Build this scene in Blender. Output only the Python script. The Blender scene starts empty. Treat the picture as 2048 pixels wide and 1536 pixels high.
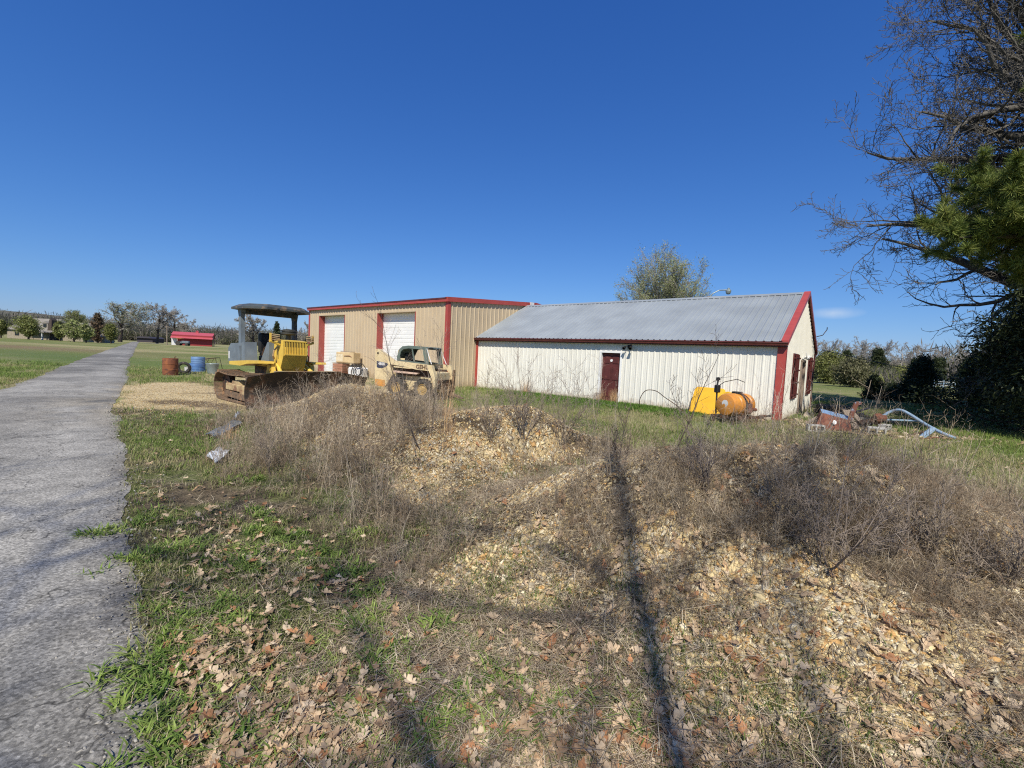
import bpy, math, random
import numpy as np
from mathutils import Matrix, Vector

# ------------------------------------------------------------------ camera
SC = bpy.context.scene
COL = SC.collection
F_PX, PITCH, ROLL, CAM_H = 880.18, .0621, -.0484, 1.6637
cr, sr, cp, sp = math.cos(ROLL), math.sin(ROLL), math.cos(PITCH), math.sin(PITCH)
camd = bpy.data.cameras.new('camera')
cam = bpy.data.objects.new('camera', camd)
COL.objects.link(cam)
R_, U_, B_ = (cr, -sp * sr, -cp * sr), (sr, sp * cr, cp * cr), (0, -cp, sp)
cam.matrix_world = Matrix(((R_[0], U_[0], B_[0], 0), (R_[1], U_[1], B_[1], 0), (R_[2], U_[2], B_[2], CAM_H), (0, 0, 0, 1)))
camd.sensor_width = 36
camd.lens = F_PX / 2048 * 36
camd.clip_start = .05
camd.clip_end = 6000
SC.camera = cam

# ------------------------------------------------------------------ sky and sun
SUN_EL = math.radians(47)
sh = np.array([-.10, -.995]); sh /= np.linalg.norm(sh)
SUN_DIR = Vector((sh[0] * math.cos(SUN_EL), sh[1] * math.cos(SUN_EL), math.sin(SUN_EL)))
w = bpy.data.worlds.new('World'); SC.world = w; w.use_nodes = True
nt = w.node_tree; N = nt.nodes; L = nt.links
bg = N['Background']
sky = N.new('ShaderNodeTexSky'); sky.sky_type = 'NISHITA'; sky.sun_disc = False
sky.sun_elevation = SUN_EL
sky.sun_rotation = math.atan2(SUN_DIR.x, SUN_DIR.y)
sky.air_density = 1.0; sky.dust_density = .3; sky.ozone_density = 2.0; sky.altitude = 0
# deepen the zenith blue and keep the horizon from yellowing, channel by channel
sepc = N.new('ShaderNodeSeparateColor'); hs = N.new('ShaderNodeCombineColor'); L.new(sky.outputs[0], sepc.inputs[0])
for ch, (p_, k_, top_) in enumerate(((1.22, .44, .43), (.93, .565, .62), (.68, .88, .86))):
    a1 = N.new('ShaderNodeMath'); a1.operation = 'MULTIPLY'; L.new(sepc.outputs[ch], a1.inputs[0]); a1.inputs[1].default_value = .12
    a2 = N.new('ShaderNodeMath'); a2.operation = 'POWER'; L.new(a1.outputs[0], a2.inputs[0]); a2.inputs[1].default_value = p_
    a3 = N.new('ShaderNodeMath'); a3.operation = 'MULTIPLY'; L.new(a2.outputs[0], a3.inputs[0]); a3.inputs[1].default_value = k_ / .12
    a4 = N.new('ShaderNodeMath'); a4.operation = 'SMOOTH_MIN'; L.new(a3.outputs[0], a4.inputs[0]); a4.inputs[1].default_value = top_ / .12; a4.inputs[2].default_value = .8
    L.new(a4.outputs[0], hs.inputs[ch])
# one faint wisp of cloud low over the right-hand fields
tc = N.new('ShaderNodeTexCoord')
def vmath(op, a, b=None):
    n = N.new('ShaderNodeVectorMath'); n.operation = op
    L.new(a, n.inputs[0])
    if b is not None:
        if isinstance(b, tuple): n.inputs[1].default_value = b
        else: L.new(b, n.inputs[1])
    return n
def cam_ray(px, py):
    x = (px - 1024) / F_PX; y = (768 - py) / F_PX
    X = x * cr + y * sr; u = -x * sr + y * cr
    return np.array([X, cp + u * sp, u * cp - sp])
wd = cam_ray(1672, 626); wd /= np.linalg.norm(wd)
sub = vmath('SUBTRACT', tc.outputs['Generated'], tuple(wd))
scl = vmath('MULTIPLY', sub.outputs[0], (22, 22, 85))
nz = N.new('ShaderNodeTexNoise'); nz.inputs['Scale'].default_value = 30; nz.inputs['Detail'].default_value = 6
L.new(tc.outputs['Generated'], nz.inputs['Vector'])
ln = vmath('LENGTH', scl.outputs[0])
mr = N.new('ShaderNodeMapRange'); mr.inputs[1].default_value = 1; mr.inputs[2].default_value = .1; mr.inputs[3].default_value = 0; mr.inputs[4].default_value = 1
L.new(ln.outputs['Value'], mr.inputs[0])
mm = N.new('ShaderNodeMath'); mm.operation = 'MULTIPLY'; L.new(mr.outputs[0], mm.inputs[0]); L.new(nz.outputs[0], mm.inputs[1])
mm2 = N.new('ShaderNodeMath'); mm2.operation = 'MULTIPLY'; L.new(mm.outputs[0], mm2.inputs[0]); mm2.inputs[1].default_value = .8
mix = N.new('ShaderNodeMixRGB'); mix.inputs[2].default_value = (6, 6.6, 7.4, 1)
L.new(mm2.outputs[0], mix.inputs[0]); L.new(hs.outputs[0], mix.inputs[1]); L.new(mix.outputs[0], bg.inputs[0])
bg.inputs[1].default_value = .106
sd = bpy.data.lights.new('sun', 'SUN'); sd.energy = 5.0; sd.angle = math.radians(.5); sd.color = (1, .93, .79)
so = bpy.data.objects.new('sun', sd); COL.objects.link(so)
so.rotation_euler = SUN_DIR.to_track_quat('Z', 'Y').to_euler()
SC.view_settings.view_transform = 'Standard'
SC.view_settings.look = 'None'
SC.view_settings.exposure = 0.18
SC.view_settings.gamma = 1
SC.cycles.use_denoising = False
SC.cycles.pixel_filter_type = 'BLACKMAN_HARRIS'; SC.cycles.filter_width = 1.15
try:
    SC.cycles.max_bounces = 5; SC.cycles.diffuse_bounces = 3; SC.cycles.glossy_bounces = 2
    SC.cycles.transparent_max_bounces = 6; SC.cycles.transmission_bounces = 3
except Exception: pass

# ------------------------------------------------------------------ helpers
rng = np.random.default_rng(11)
random.seed(5)
pi = math.pi
def smooth(e0, e1, x):
    t = np.clip((x - e0) / (e1 - e0), 0, 1); return t * t * (3 - 2 * t)
_T = np.random.default_rng(3).random((256, 256))
def vnoise(x, y):
    x = np.asarray(x, float); y = np.asarray(y, float)
    xi = np.floor(x).astype(int); yi = np.floor(y).astype(int); fx = x - xi; fy = y - yi
    fx = fx * fx * (3 - 2 * fx); fy = fy * fy * (3 - 2 * fy)
    g = lambda a, b: _T[a % 256, b % 256]
    return (g(xi, yi) * (1 - fx) + g(xi + 1, yi) * fx) * (1 - fy) + (g(xi, yi + 1) * (1 - fx) + g(xi + 1, yi + 1) * fx) * fy
def fbm(x, y, s, o=4):
    v = 0; a = .5; t = 0
    for i in range(o):
        v = v + a * vnoise(x / s + 17.3 * i, y / s + 5.1 * i); t += a; a *= .5; s *= .5
    return v / t
# gravel heaps and berm: x, y, sx, sy, angle, height
MOUNDS = [(1.80, 4.05, 1.35, .85, -.16, .74), (2.4, 2.6, 1.2, .9, -.3, .40), (-.15, 6.75, .75, .60, 0, .56), (.95, 7.05, .9, .55, 0, .42), (-.95, 5.8, .55, .6, .6, .20), (-4.7, 9.9, .9, .9, .6, .30),
          (-2.0, 7.6, 1.1, 1.4, .5, .50), (-3.0, 9.2, 1.1, 1.3, .5, .42), (-4.0, 11.3, .70, .8, 0, .52), (4.3, 3.4, 1.3, 1.0, -.3, .38),
          (-.6, 10.5, 2.2, 1.4, 0, .22)]
def road_edge(y):
    return np.interp(y, RY, RX)
RPTS = [(2.6, -3.0), (.1, -.02), (-1.33, 1.61), (-2.30, 2.7), (-3.36, 3.85), (-5.6, 6.4), (-8.2, 9.0), (-11.4, 12.7), (-15.25, 17.4), (-20.05, 22.88), (-32.9, 37.9), (-54, 62.8), (-96, 112.5), (-139.4, 163.8), (-190, 224), (-215, 262)]
RX = [p[0] for p in RPTS]; RY = [p[1] for p in RPTS]
ROAD_W = 3.42
def H(x, y):
    x = np.asarray(x, float); y = np.asarray(y, float)
    h = np.zeros(np.broadcast(x, y).shape)
    for mx, my, sx, sy, an, hh in MOUNDS:
        c, s = math.cos(an), math.sin(an)
        dx = x - mx; dy = y - my
        u = (dx * c + dy * s) / sx; v = (-dx * s + dy * c) / sy
        r2 = u * u + v * v
        h = h + hh * np.exp(-(r2 ** 1.35) * .42)
    h = np.minimum(h, .2 + h * .80)
    near = smooth(22, 8, np.hypot(x, y))
    re = np.interp(y, RY, RX)
    off = smooth(0, .8, x - re)           # nothing bumpy on the road
    bump = (fbm(x, y, 1.1, 4) - .5) * .10 * near
    mnd = smooth(.05, .3, h)
    bump = bump + mnd * (fbm(x + 9, y, .35, 3) - .5) * .07
    far = (fbm(x, y, 30, 2) - .5) * .5 * smooth(35, 90, np.hypot(x, y)) * smooth(30, 60, np.abs(x + y * .85))
    left = smooth(0, -.5, x - re + ROAD_W)
    return (h + bump) * np.maximum(off, left) + far - .03 * np.maximum(off, left)*0
def on(px, py):
    "design-time: where the sight line of a photo pixel meets the terrain"
    r = cam_ray(px, py); t = 1.0
    last = t
    while t < 900:
        p = r * t
        if CAM_H + p[2] <= float(H(p[0], p[1])):
            lo, hi = last, t
            for _ in range(20):
                m = (lo + hi) / 2; q = r * m
                if CAM_H + q[2] <= float(H(q[0], q[1])): hi = m
                else: lo = m
            return (r[0] * hi, r[1] * hi, float(H(r[0] * hi, r[1] * hi)))
        last = t; t *= 1.02; t += .01
    return (p[0], p[1], 0)
def at(px, py, Y):
    r = cam_ray(px, py); r = r / r[1] * Y
    return Vector((r[0], Y, r[2] + CAM_H))

def link_mesh(name, me, mats, parent=None, smooth_=False):
    for m in (mats if isinstance(mats, (list, tuple)) else [mats]): me.materials.append(m)
    if smooth_: me.polygons.foreach_set('use_smooth', np.ones(len(me.polygons), bool))
    o = bpy.data.objects.new(name, me); COL.objects.link(o)
    if parent is not None: o.parent = parent
    return o
def np_mesh(name, V, Fc, mats, parent=None, col=None, smooth_=False):
    V = np.asarray(V, np.float32); Fc = np.asarray(Fc, np.int32)
    me = bpy.data.meshes.new(name)
    n, k = Fc.shape
    me.vertices.add(len(V)); me.vertices.foreach_set('co', V.ravel())
    me.loops.add(n * k); me.loops.foreach_set('vertex_index', Fc.ravel())
    me.polygons.add(n); me.polygons.foreach_set('loop_start', np.arange(0, n * k, k, dtype=np.int32))
    me.polygons.foreach_set('loop_total', np.full(n, k, np.int32))
    me.update(calc_edges=True)
    if col is not None:
        a = me.attributes.new('col', 'FLOAT_COLOR', 'POINT')
        c = np.ones((len(V), 4), np.float32); c[:, :3] = col
        a.data.foreach_set('color', c.ravel())
    return link_mesh(name, me, mats, parent, smooth_)
class MB:
    def __init__(s): s.v = []; s.f = []; s.m = []
    def add(s, vs, fs, mi=0):
        b = len(s.v); s.v += [tuple(v) for v in vs]
        for f in fs: s.f.append([i + b for i in f]); s.m.append(mi)
        return s
    def quad(s, a, b, c, d, mi=0): return s.add([a, b, c, d], [(0, 1, 2, 3)], mi)
    def box(s, x0, x1, y0, y1, z0, z1, mi=0, M=None):
        vs = [Vector((x, y, z)) for x in (x0, x1) for y in (y0, y1) for z in (z0, z1)]
        if M is not None: vs = [M @ v for v in vs]
        return s.add(vs, [(0, 1, 3, 2), (4, 6, 7, 5), (0, 4, 5, 1), (2, 3, 7, 6), (0, 2, 6, 4), (1, 5, 7, 3)], mi)
    def bbox(s, x0, x1, y0, y1, z0, z1, b=.01, mi=0, M=None):
        "box with chamfered edges"
        X = (x0, x1); Y = (y0, y1); Z = (z0, z1); vs = []; idx = {}
        for i in (0, 1):
            for j in (0, 1):
                for k in (0, 1):
                    sx = (1, -1)[i] * b; sy = (1, -1)[j] * b; sz = (1, -1)[k] * b
                    for t, d in enumerate(((0, sy, sz), (sx, 0, sz), (sx, sy, 0))):
                        idx[i, j, k, t] = len(vs); vs.append(Vector((X[i] + d[0], Y[j] + d[1], Z[k] + d[2])))
        fs = []
        for i in (0, 1): fs.append([idx[i, j, k, 0] for j, k in ((0, 0), (1, 0), (1, 1), (0, 1))])
        for j in (0, 1): fs.append([idx[i, j, k, 1] for i, k in ((0, 0), (1, 0), (1, 1), (0, 1))])
        for k in (0, 1): fs.append([idx[i, j, k, 2] for i, j in ((0, 0), (1, 0), (1, 1), (0, 1))])
        for j in (0, 1):
            for k in (0, 1): fs.append([idx[0, j, k, 1], idx[1, j, k, 1], idx[1, j, k, 2], idx[0, j, k, 2]])
        for i in (0, 1):
            for k in (0, 1): fs.append([idx[i, 0, k, 0], idx[i, 1, k, 0], idx[i, 1, k, 2], idx[i, 0, k, 2]])
        for i in (0, 1):
            for j in (0, 1): fs.append([idx[i, j, 0, 0], idx[i, j, 1, 0], idx[i, j, 1, 1], idx[i, j, 0, 1]])
        for i in (0, 1):
            for j in (0, 1):
                for k in (0, 1): fs.append([idx[i, j, k, t] for t in range(3)])
        if M is not None: vs = [M @ v for v in vs]
        return s.add(vs, fs, mi)
    def cyl(s, p0, p1, r0, r1=None, n=14, caps=True, mi=0):
        r1 = r0 if r1 is None else r1
        p0 = Vector(p0); p1 = Vector(p1); d = (p1 - p0).normalized()
        a = d.orthogonal().normalized(); b = d.cross(a)
        vs = []
        for p, r in ((p0, r0), (p1, r1)):
            vs += [p + (a * math.cos(2 * pi * i / n) + b * math.sin(2 * pi * i / n)) * r for i in range(n)]
        fs = [(i, (i + 1) % n, n + (i + 1) % n, n + i) for i in range(n)]
        if caps: fs += [tuple(range(n - 1, -1, -1)), tuple(range(n, 2 * n))]
        return s.add(vs, fs, mi)
    def tube(s, pts, r, n=8, mi=0, caps=True):
        pts = [Vector(p) for p in pts]; rs = r if isinstance(r, (list, tuple)) else [r] * len(pts)
        vs = []; a = None
        for i, p in enumerate(pts):
            d = (pts[min(i + 1, len(pts) - 1)] - pts[max(i - 1, 0)]).normalized()
            a = d.orthogonal().normalized() if a is None else (a - d * a.dot(d)).normalized()
            b = d.cross(a)
            vs += [p + (a * math.cos(2 * pi * k / n) + b * math.sin(2 * pi * k / n)) * rs[i] for k in range(n)]
        fs = [(i * n + k, i * n + (k + 1) % n, (i + 1) * n + (k + 1) % n, (i + 1) * n + k) for i in range(len(pts) - 1) for k in range(n)]
        if caps: fs += [tuple(range(n - 1, -1, -1)), tuple(range((len(pts) - 1) * n, len(pts) * n))]
        return s.add(vs, fs, mi)
    def lathe(s, c, axis, prof, n=24, mi=0):
        "prof: (t along axis, radius)"
        c = Vector(c); d = Vector(axis).normalized(); a = d.orthogonal().normalized(); b = d.cross(a)
        vs = []
        for t, r in prof: vs += [c + d * t + (a * math.cos(2 * pi * i / n) + b * math.sin(2 * pi * i / n)) * max(r, 1e-4) for i in range(n)]
        fs = [(j * n + i, j * n + (i + 1) % n, (j + 1) * n + (i + 1) % n, (j + 1) * n + i) for j in range(len(prof) - 1) for i in range(n)]
        return s.add(vs, fs, mi)
    def prism(s, poly, y0, y1, mi=0, put=None, inner=1.0):
        "polygon in (x,z) extruded along y"
        put = put or (lambda u, w_, z: (u, w_, z))
        n = len(poly)
        vs = [put(u, y0, z) for u, z in poly] + [put(u, y1, z) for u, z in poly]
        fs = [tuple(range(n)), tuple(range(2 * n - 1, n - 1, -1))] + [(i, (i + 1) % n, n + (i + 1) % n, n + i) for i in range(n)]
        return s.add(vs, fs, mi)
    def build(s, name, mats, parent=None, smooth_=False):
        me = bpy.data.meshes.new(name); me.from_pydata([tuple(v) for v in s.v], [], s.f)
        me.polygons.foreach_set('material_index', s.m); me.update()
        o = link_mesh(name, me, mats, parent, False)
        if smooth_:
            me.polygons.foreach_set('use_smooth', np.ones(len(me.polygons), bool))
            try: me.set_sharp_from_angle(angle=math.radians(38))
            except Exception: pass
        return o
def tag(o, label=None, cat=None, group=None, kind=None):
    if label: o['label'] = label
    if cat: o['category'] = cat
    if group: o['group'] = group
    if kind: o['kind'] = kind
    return o
def empty(name, loc, rz, label, cat, group=None, rot=None):
    o = bpy.data.objects.new(name, None); COL.objects.link(o); o.location = loc
    o.rotation_euler = rot or (0, 0, rz); o.empty_display_size = .2
    return tag(o, label, cat, group)
def kids(o): return [c for c in bpy.data.objects if c.parent == o]
def copy_tree(o, parent=None):
    c = o.copy(); COL.objects.link(c); c.parent = parent
    for ch in kids(o): copy_tree(ch, c)
    return c

# ------------------------------------------------------------------ materials
MATS = {}
def mat(name, c1, c2=None, rough=.6, metal=0., scale=6., bump=0., bscale=40., rust=None, rust_amt=.5, rust_scale=3., spec=.4, detail=5, stretch=None, streak=None):
    m = bpy.data.materials.new(name); m.use_nodes = True
    n = m.node_tree.nodes; l = m.node_tree.links; b = n['Principled BSDF']
    b.inputs['Roughness'].default_value = rough; b.inputs['Metallic'].default_value = metal
    b.inputs['Specular IOR Level'].default_value = spec
    t = n.new('ShaderNodeTexCoord'); vec = t.outputs['Object']
    if stretch:
        mp = n.new('ShaderNodeMapping'); mp.inputs['Scale'].default_value = stretch; l.new(vec, mp.inputs[0]); vec = mp.outputs[0]
    c2 = c2 or tuple(x * .8 for x in c1)
    nz = n.new('ShaderNodeTexNoise'); nz.inputs['Scale'].default_value = scale; nz.inputs['Detail'].default_value = detail; l.new(vec, nz.inputs['Vector'])
    rp = n.new('ShaderNodeValToRGB'); rp.color_ramp.elements[0].position = .35; rp.color_ramp.elements[1].position = .65
    rp.color_ramp.elements[0].color = (*c2, 1); rp.color_ramp.elements[1].color = (*c1, 1)
    l.new(nz.outputs[0], rp.inputs[0]); out = rp.outputs[0]
    if rust:
        n2 = n.new('ShaderNodeTexNoise'); n2.inputs['Scale'].default_value = rust_scale; n2.inputs['Detail'].default_value = 8; n2.inputs['Roughness'].default_value = .65
        l.new(t.outputs['Object'] if not streak else vec, n2.inputs['Vector'])
        if streak:
            mp = n.new('ShaderNodeMapping'); mp.inputs['Scale'].default_value = streak; l.new(t.outputs['Object'], mp.inputs[0]); l.new(mp.outputs[0], n2.inputs['Vector'])
        r2 = n.new('ShaderNodeValToRGB'); th = 1 - rust_amt
        r2.color_ramp.elements[0].position = max(th - .06, 0); r2.color_ramp.elements[1].position = min(th + .06, 1)
        r2.color_ramp.elements[0].color = (0, 0, 0, 1); r2.color_ramp.elements[1].color = (1, 1, 1, 1)
        l.new(n2.outputs[0], r2.inputs[0])
        mx = n.new('ShaderNodeMixRGB'); l.new(r2.outputs[0], mx.inputs[0]); l.new(out, mx.inputs[1]); mx.inputs[2].default_value = (*rust, 1); out = mx.outputs[0]
    l.new(out, b.inputs['Base Color'])
    if bump:
        nb = n.new('ShaderNodeTexNoise'); nb.inputs['Scale'].default_value = bscale; nb.inputs['Detail'].default_value = 4; l.new(vec, nb.inputs['Vector'])
        bp = n.new('ShaderNodeBump'); bp.inputs['Strength'].default_value = bump; bp.inputs['Distance'].default_value = .02
        l.new(nb.outputs[0], bp.inputs['Height']); l.new(bp.outputs[0], b.inputs['Normal'])
    MATS[name] = m
    return m
def colmat(name, rough=.8, trans=0., var=.25, scale=40., spec=.2, bump=0):
    "material whose colour is each piece's own (attribute), with a little mottling"
    m = bpy.data.materials.new(name); m.use_nodes = True
    n = m.node_tree.nodes; l = m.node_tree.links; b = n['Principled BSDF']
    b.inputs['Roughness'].default_value = rough; b.inputs['Specular IOR Level'].default_value = spec
    a = n.new('ShaderNodeAttribute'); a.attribute_name = 'col'
    t = n.new('ShaderNodeTexCoord')
    nz = n.new('ShaderNodeTexNoise'); nz.inputs['Scale'].default_value = scale; nz.inputs['Detail'].default_value = 4; l.new(t.outputs['Object'], nz.inputs['Vector'])
    mr = n.new('ShaderNodeMapRange'); mr.inputs[1].default_value = .3; mr.inputs[2].default_value = .7; mr.inputs[3].default_value = 1 - var; mr.inputs[4].default_value = 1 + var
    l.new(nz.outputs[0], mr.inputs[0])
    mx = n.new('ShaderNodeVectorMath'); mx.operation = 'SCALE'; l.new(a.outputs['Color'], mx.inputs[0]); l.new(mr.outputs[0], mx.inputs['Scale'])
    l.new(mx.outputs[0], b.inputs['Base Color'])
    if trans:
        tr = n.new('ShaderNodeBsdfTranslucent'); l.new(mx.outputs[0], tr.inputs[0])
        ms = n.new('ShaderNodeMixShader'); ms.inputs[0].default_value = trans
        l.new(b.outputs[0], ms.inputs[1]); l.new(tr.outputs[0], ms.inputs[2]); l.new(ms.outputs[0], n['Material Output'].inputs[0])
    return m
M = {}
M['white_wall'] = mat('white_siding', (.74, .725, .66), (.69, .675, .61), rough=.45, scale=1.2, rust=(.58, .53, .43), rust_amt=.26, rust_scale=1.5, streak=(6, 6, .35))
M['beige_wall'] = mat('beige_siding', (.50, .405, .28), (.465, .37, .25), rough=.45, scale=1.0, rust=(.48, .35, .2), rust_amt=.28, rust_scale=1.4, streak=(5, 5, .3))
M['red_trim'] = mat('red_trim', (.40, .07, .058), (.33, .058, .048), rough=.4, scale=3, rust=(.30, .07, .05), rust_amt=.36)
M['dark_trim'] = mat('maroon_gutter', (.115, .032, .028), (.08, .022, .02), rough=.4, scale=4)
M['galv'] = mat('galvalume_roof', (.33, .365, .385), (.275, .305, .325), rough=.42, metal=.2, scale=.9, rust=(.33, .13, .06), rust_amt=.235, rust_scale=1.1, streak=(5, .8, .8))
M['white_door'] = mat('white_door', (.78, .79, .78), (.72, .73, .73), rough=.4, scale=1.5)
M['maroon_door'] = mat('maroon_door', (.105, .026, .024), (.07, .018, .017), rough=.55, scale=3, rust=(.20, .07, .05), rust_amt=.34, rust_scale=4)
M['wood_grey'] = mat('weathered_wood', (.30, .24, .19), (.20, .155, .12), rough=.85, scale=5, stretch=(8, 8, 1), bump=.3)
M['rust'] = mat('rust', (.20, .075, .045), (.10, .038, .028), rough=.85, scale=7, bump=.3)
M['black'] = mat('black_paint', (.02, .02, .02), (.012, .012, .012), rough=.5)
M['darkmetal'] = mat('dark_steel', (.07, .06, .05), (.035, .03, .027), rough=.6, metal=.3, rust=(.12, .06, .035), rust_amt=.5, rust_scale=6)
M['rubber'] = mat('rubber', (.045, .043, .04), (.03, .028, .026), rough=.85, scale=12, rust=(.16, .13, .1), rust_amt=.4, rust_scale=9, bump=.2)
M['yellow'] = mat('machine_yellow', (.72, .50, .085), (.62, .41, .07), rough=.45, scale=3, rust=(.34, .20, .07), rust_amt=.33, rust_scale=4)
M['slate'] = mat('slate_paint', (.17, .205, .235), (.125, .15, .175), rough=.5, scale=3, rust=(.30, .27, .22), rust_amt=.33, rust_scale=4)
M['ropsgrey'] = mat('canopy_grey', (.065, .078, .082), (.045, .053, .057), rough=.55, scale=4, rust=(.17, .13, .09), rust_amt=.42, rust_scale=5)
M['trackbrown'] = mat('track_rust', (.20, .135, .085), (.11, .075, .05), rough=.8, scale=8, bump=.4, rust=(.30, .17, .09), rust_amt=.42, rust_scale=5)
M['paletrack'] = mat('faded_yellow_frame', (.50, .40, .22), (.36, .24, .13), rough=.7, scale=5, rust=(.22, .12, .07), rust_amt=.45)
M['blade'] = mat('blade_steel', (.05, .04, .033), (.03, .024, .02), rough=.6, metal=.2, scale=3, rust=(.14, .075, .045), rust_amt=.45, rust_scale=3)
M['tanpaint'] = mat('loader_tan', (.66, .55, .34), (.58, .47, .28), rough=.5, scale=3, rust=(.42, .24, .10), rust_amt=.36, rust_scale=4)
M['orange'] = mat('loader_orange', (.60, .27, .06), (.55, .33, .12), rough=.5, scale=4)
M['cabgreen'] = mat('cab_grey_green', (.13, .17, .145), (.10, .13, .115), rough=.5, scale=5)
M['rimyel'] = mat('rim_yellow', (.52, .36, .13), (.38, .26, .11), rough=.6, scale=9)
M['poly_yellow'] = mat('yellow_plastic', (.80, .46, .03), (.74, .40, .025), rough=.4, scale=3, rust=(.62, .36, .06), rust_amt=.35)
M['poly_orange'] = mat('orange_plastic', (.62, .27, .05), (.52, .21, .04), rough=.4, scale=3, rust=(.42, .20, .07), rust_amt=.4, streak=(2, 2, 6))
M['blue_plastic'] = mat('blue_plastic', (.09, .19, .40), (.07, .14, .31), rough=.5, scale=4, rust=(.35, .42, .5), rust_amt=.34)
M['bluepaint'] = mat('light_blue_paint', (.22, .34, .52), (.17, .27, .43), rough=.5, scale=3, rust=(.17, .075, .05), rust_amt=.40, rust_scale=3)
M['rustblue'] = mat('rusty_blue', (.30, .42, .58), (.24, .34, .5), rough=.6, scale=4, rust=(.15, .055, .035), rust_amt=.60, rust_scale=7)
M['bluepipe'] = mat('pale_blue_pipe', (.27, .38, .50), (.21, .30, .42), rough=.45, scale=4, rust=(.2, .12, .09), rust_amt=.33, rust_scale=7)
M['greycan'] = mat('grey_can', (.27, .32, .32), (.2, .24, .24), rough=.45, metal=.3, scale=4)
M['rustbarrel'] = mat('rust_barrel', (.27, .095, .035), (.16, .055, .03), rough=.8, scale=5, stretch=(1, 1, .5), rust=(.09, .035, .025), rust_amt=.45, rust_scale=3)
M['jamb_red'] = mat('jamb_red', (.33, .075, .06), (.28, .06, .05), rough=.5)
M['concrete'] = mat('concrete_block', (.46, .45, .42), (.36, .35, .33), rough=.9, scale=12, bump=.4)
M['cardboard'] = mat('tan_cabinet', (.58, .44, .25), (.48, .36, .2), rough=.7, scale=4)
M['redcrate'] = mat('red_brown_crate', (.38, .19, .12), (.3, .14, .09), rough=.8, scale=7)
M['whiteplastic'] = mat('white_plastic', (.74, .75, .76), (.6, .6, .6), rough=.45, scale=4)
M['brick'] = mat('house_stone', (.33, .285, .215), (.24, .205, .16), rough=.9, scale=3)
M['shingle'] = mat('house_shingle', (.235, .215, .185), (.19, .175, .155), rough=.9, scale=2.5)
M['barn_red'] = mat('barn_red', (.30, .035, .04), (.25, .03, .035), rough=.6, scale=2, stretch=(6, 6, 1))
M['barn_roof'] = mat('barn_roof_red', (.47, .09, .105), (.42, .08, .09), rough=.45, scale=2)
M['window'] = mat('dark_window', (.015, .018, .02), (.01, .012, .014), rough=.15, spec=.6)
M['bark'] = mat('bark', (.13, .122, .108), (.075, .07, .062), rough=.9, scale=6, bump=.5, bscale=18, stretch=(3, 3, .6))
M['bark_grey'] = mat('grey_bark', (.34, .315, .28), (.25, .23, .205), rough=.9, scale=4)
M['bark_dark'] = mat('dark_bark', (.085, .065, .055), (.05, .04, .034), rough=.9, scale=6, bump=.4)
M['twig'] = mat('grey_twigs', (.135, .125, .11), (.085, .079, .07), rough=.9, scale=2)
M['col_leaf'] = colmat('leaf_matter', trans=.3, rough=.75)
M['col_needle'] = colmat('needles', trans=.15, rough=.6, spec=.3)
M['col_dry'] = colmat('dry_stems', trans=.12, rough=.85, var=.3, scale=9)
M['col_stone'] = colmat('stones', rough=.85, var=.22, scale=60)
M['logwood'] = mat('cut_wood', (.36, .26, .16), (.22, .15, .09), rough=.9, scale=9, bump=.4)
M['paper'] = mat('paper_scrap', (.62, .66, .70), (.5, .55, .6), rough=.6, scale=6)
M['plasticgrey'] = mat('grey_sheet', (.16, .19, .21), (.11, .13, .15), rough=.4, scale=6)
M['darkblue'] = mat('decal_blue', (.05, .06, .10), (.04, .05, .09), rough=.4)
M['decalwhite'] = mat('decal_white', (.72, .72, .72), rough=.5)
M['brown_letter'] = mat('brown_letter', (.13, .075, .05), rough=.5)
M['barrel_lid'] = mat('worn_lid', (.30, .18, .15), rough=.8)

def splash(m, h=.45, colr=(.30, .22, .14)):
    "mud thrown up on the foot of the sheeting"
    n = m.node_tree.nodes; l = m.node_tree.links; b = n['Principled BSDF']; src = b.inputs['Base Color'].links[0].from_socket
    t = n.new('ShaderNodeTexCoord'); sp = n.new('ShaderNodeSeparateXYZ'); l.new(t.outputs['Object'], sp.inputs[0])
    nz = n.new('ShaderNodeTexNoise'); nz.inputs['Scale'].default_value = 7; nz.inputs['Detail'].default_value = 7; l.new(t.outputs['Object'], nz.inputs['Vector'])
    a = n.new('ShaderNodeMapRange'); a.inputs[1].default_value = h; a.inputs[2].default_value = 0; a.inputs[3].default_value = -.25; a.inputs[4].default_value = .55; l.new(sp.outputs[2], a.inputs[0])
    ad = n.new('ShaderNodeMath'); ad.operation = 'ADD'; l.new(a.outputs[0], ad.inputs[0]); l.new(nz.outputs[0], ad.inputs[1])
    r = n.new('ShaderNodeMapRange'); r.inputs[1].default_value = .55; r.inputs[2].default_value = 1.0; r.inputs[3].default_value = 0; r.inputs[4].default_value = .65; l.new(ad.outputs[0], r.inputs[0])
    mx = n.new('ShaderNodeMixRGB'); l.new(r.outputs[0], mx.inputs[0]); l.new(src, mx.inputs[1]); mx.inputs[2].default_value = (*colr, 1); l.new(mx.outputs[0], b.inputs['Base Color'])
splash(M['white_wall']); splash(M['beige_wall'], .6)

# ------------------------------------------------------------------ ground
def blobs(x, y, lst):
    m = np.zeros(np.shape(x))
    for bx, by, sx, sy, a in lst:
        c, s = math.cos(a), math.sin(a); dx = x - bx; dy = y - by
        u = (dx * c + dy * s) / sx; v = (-dx * s + dy * c) / sy
        m = np.maximum(m, np.exp(-(u * u + v * v) * .9))
    return m
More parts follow.
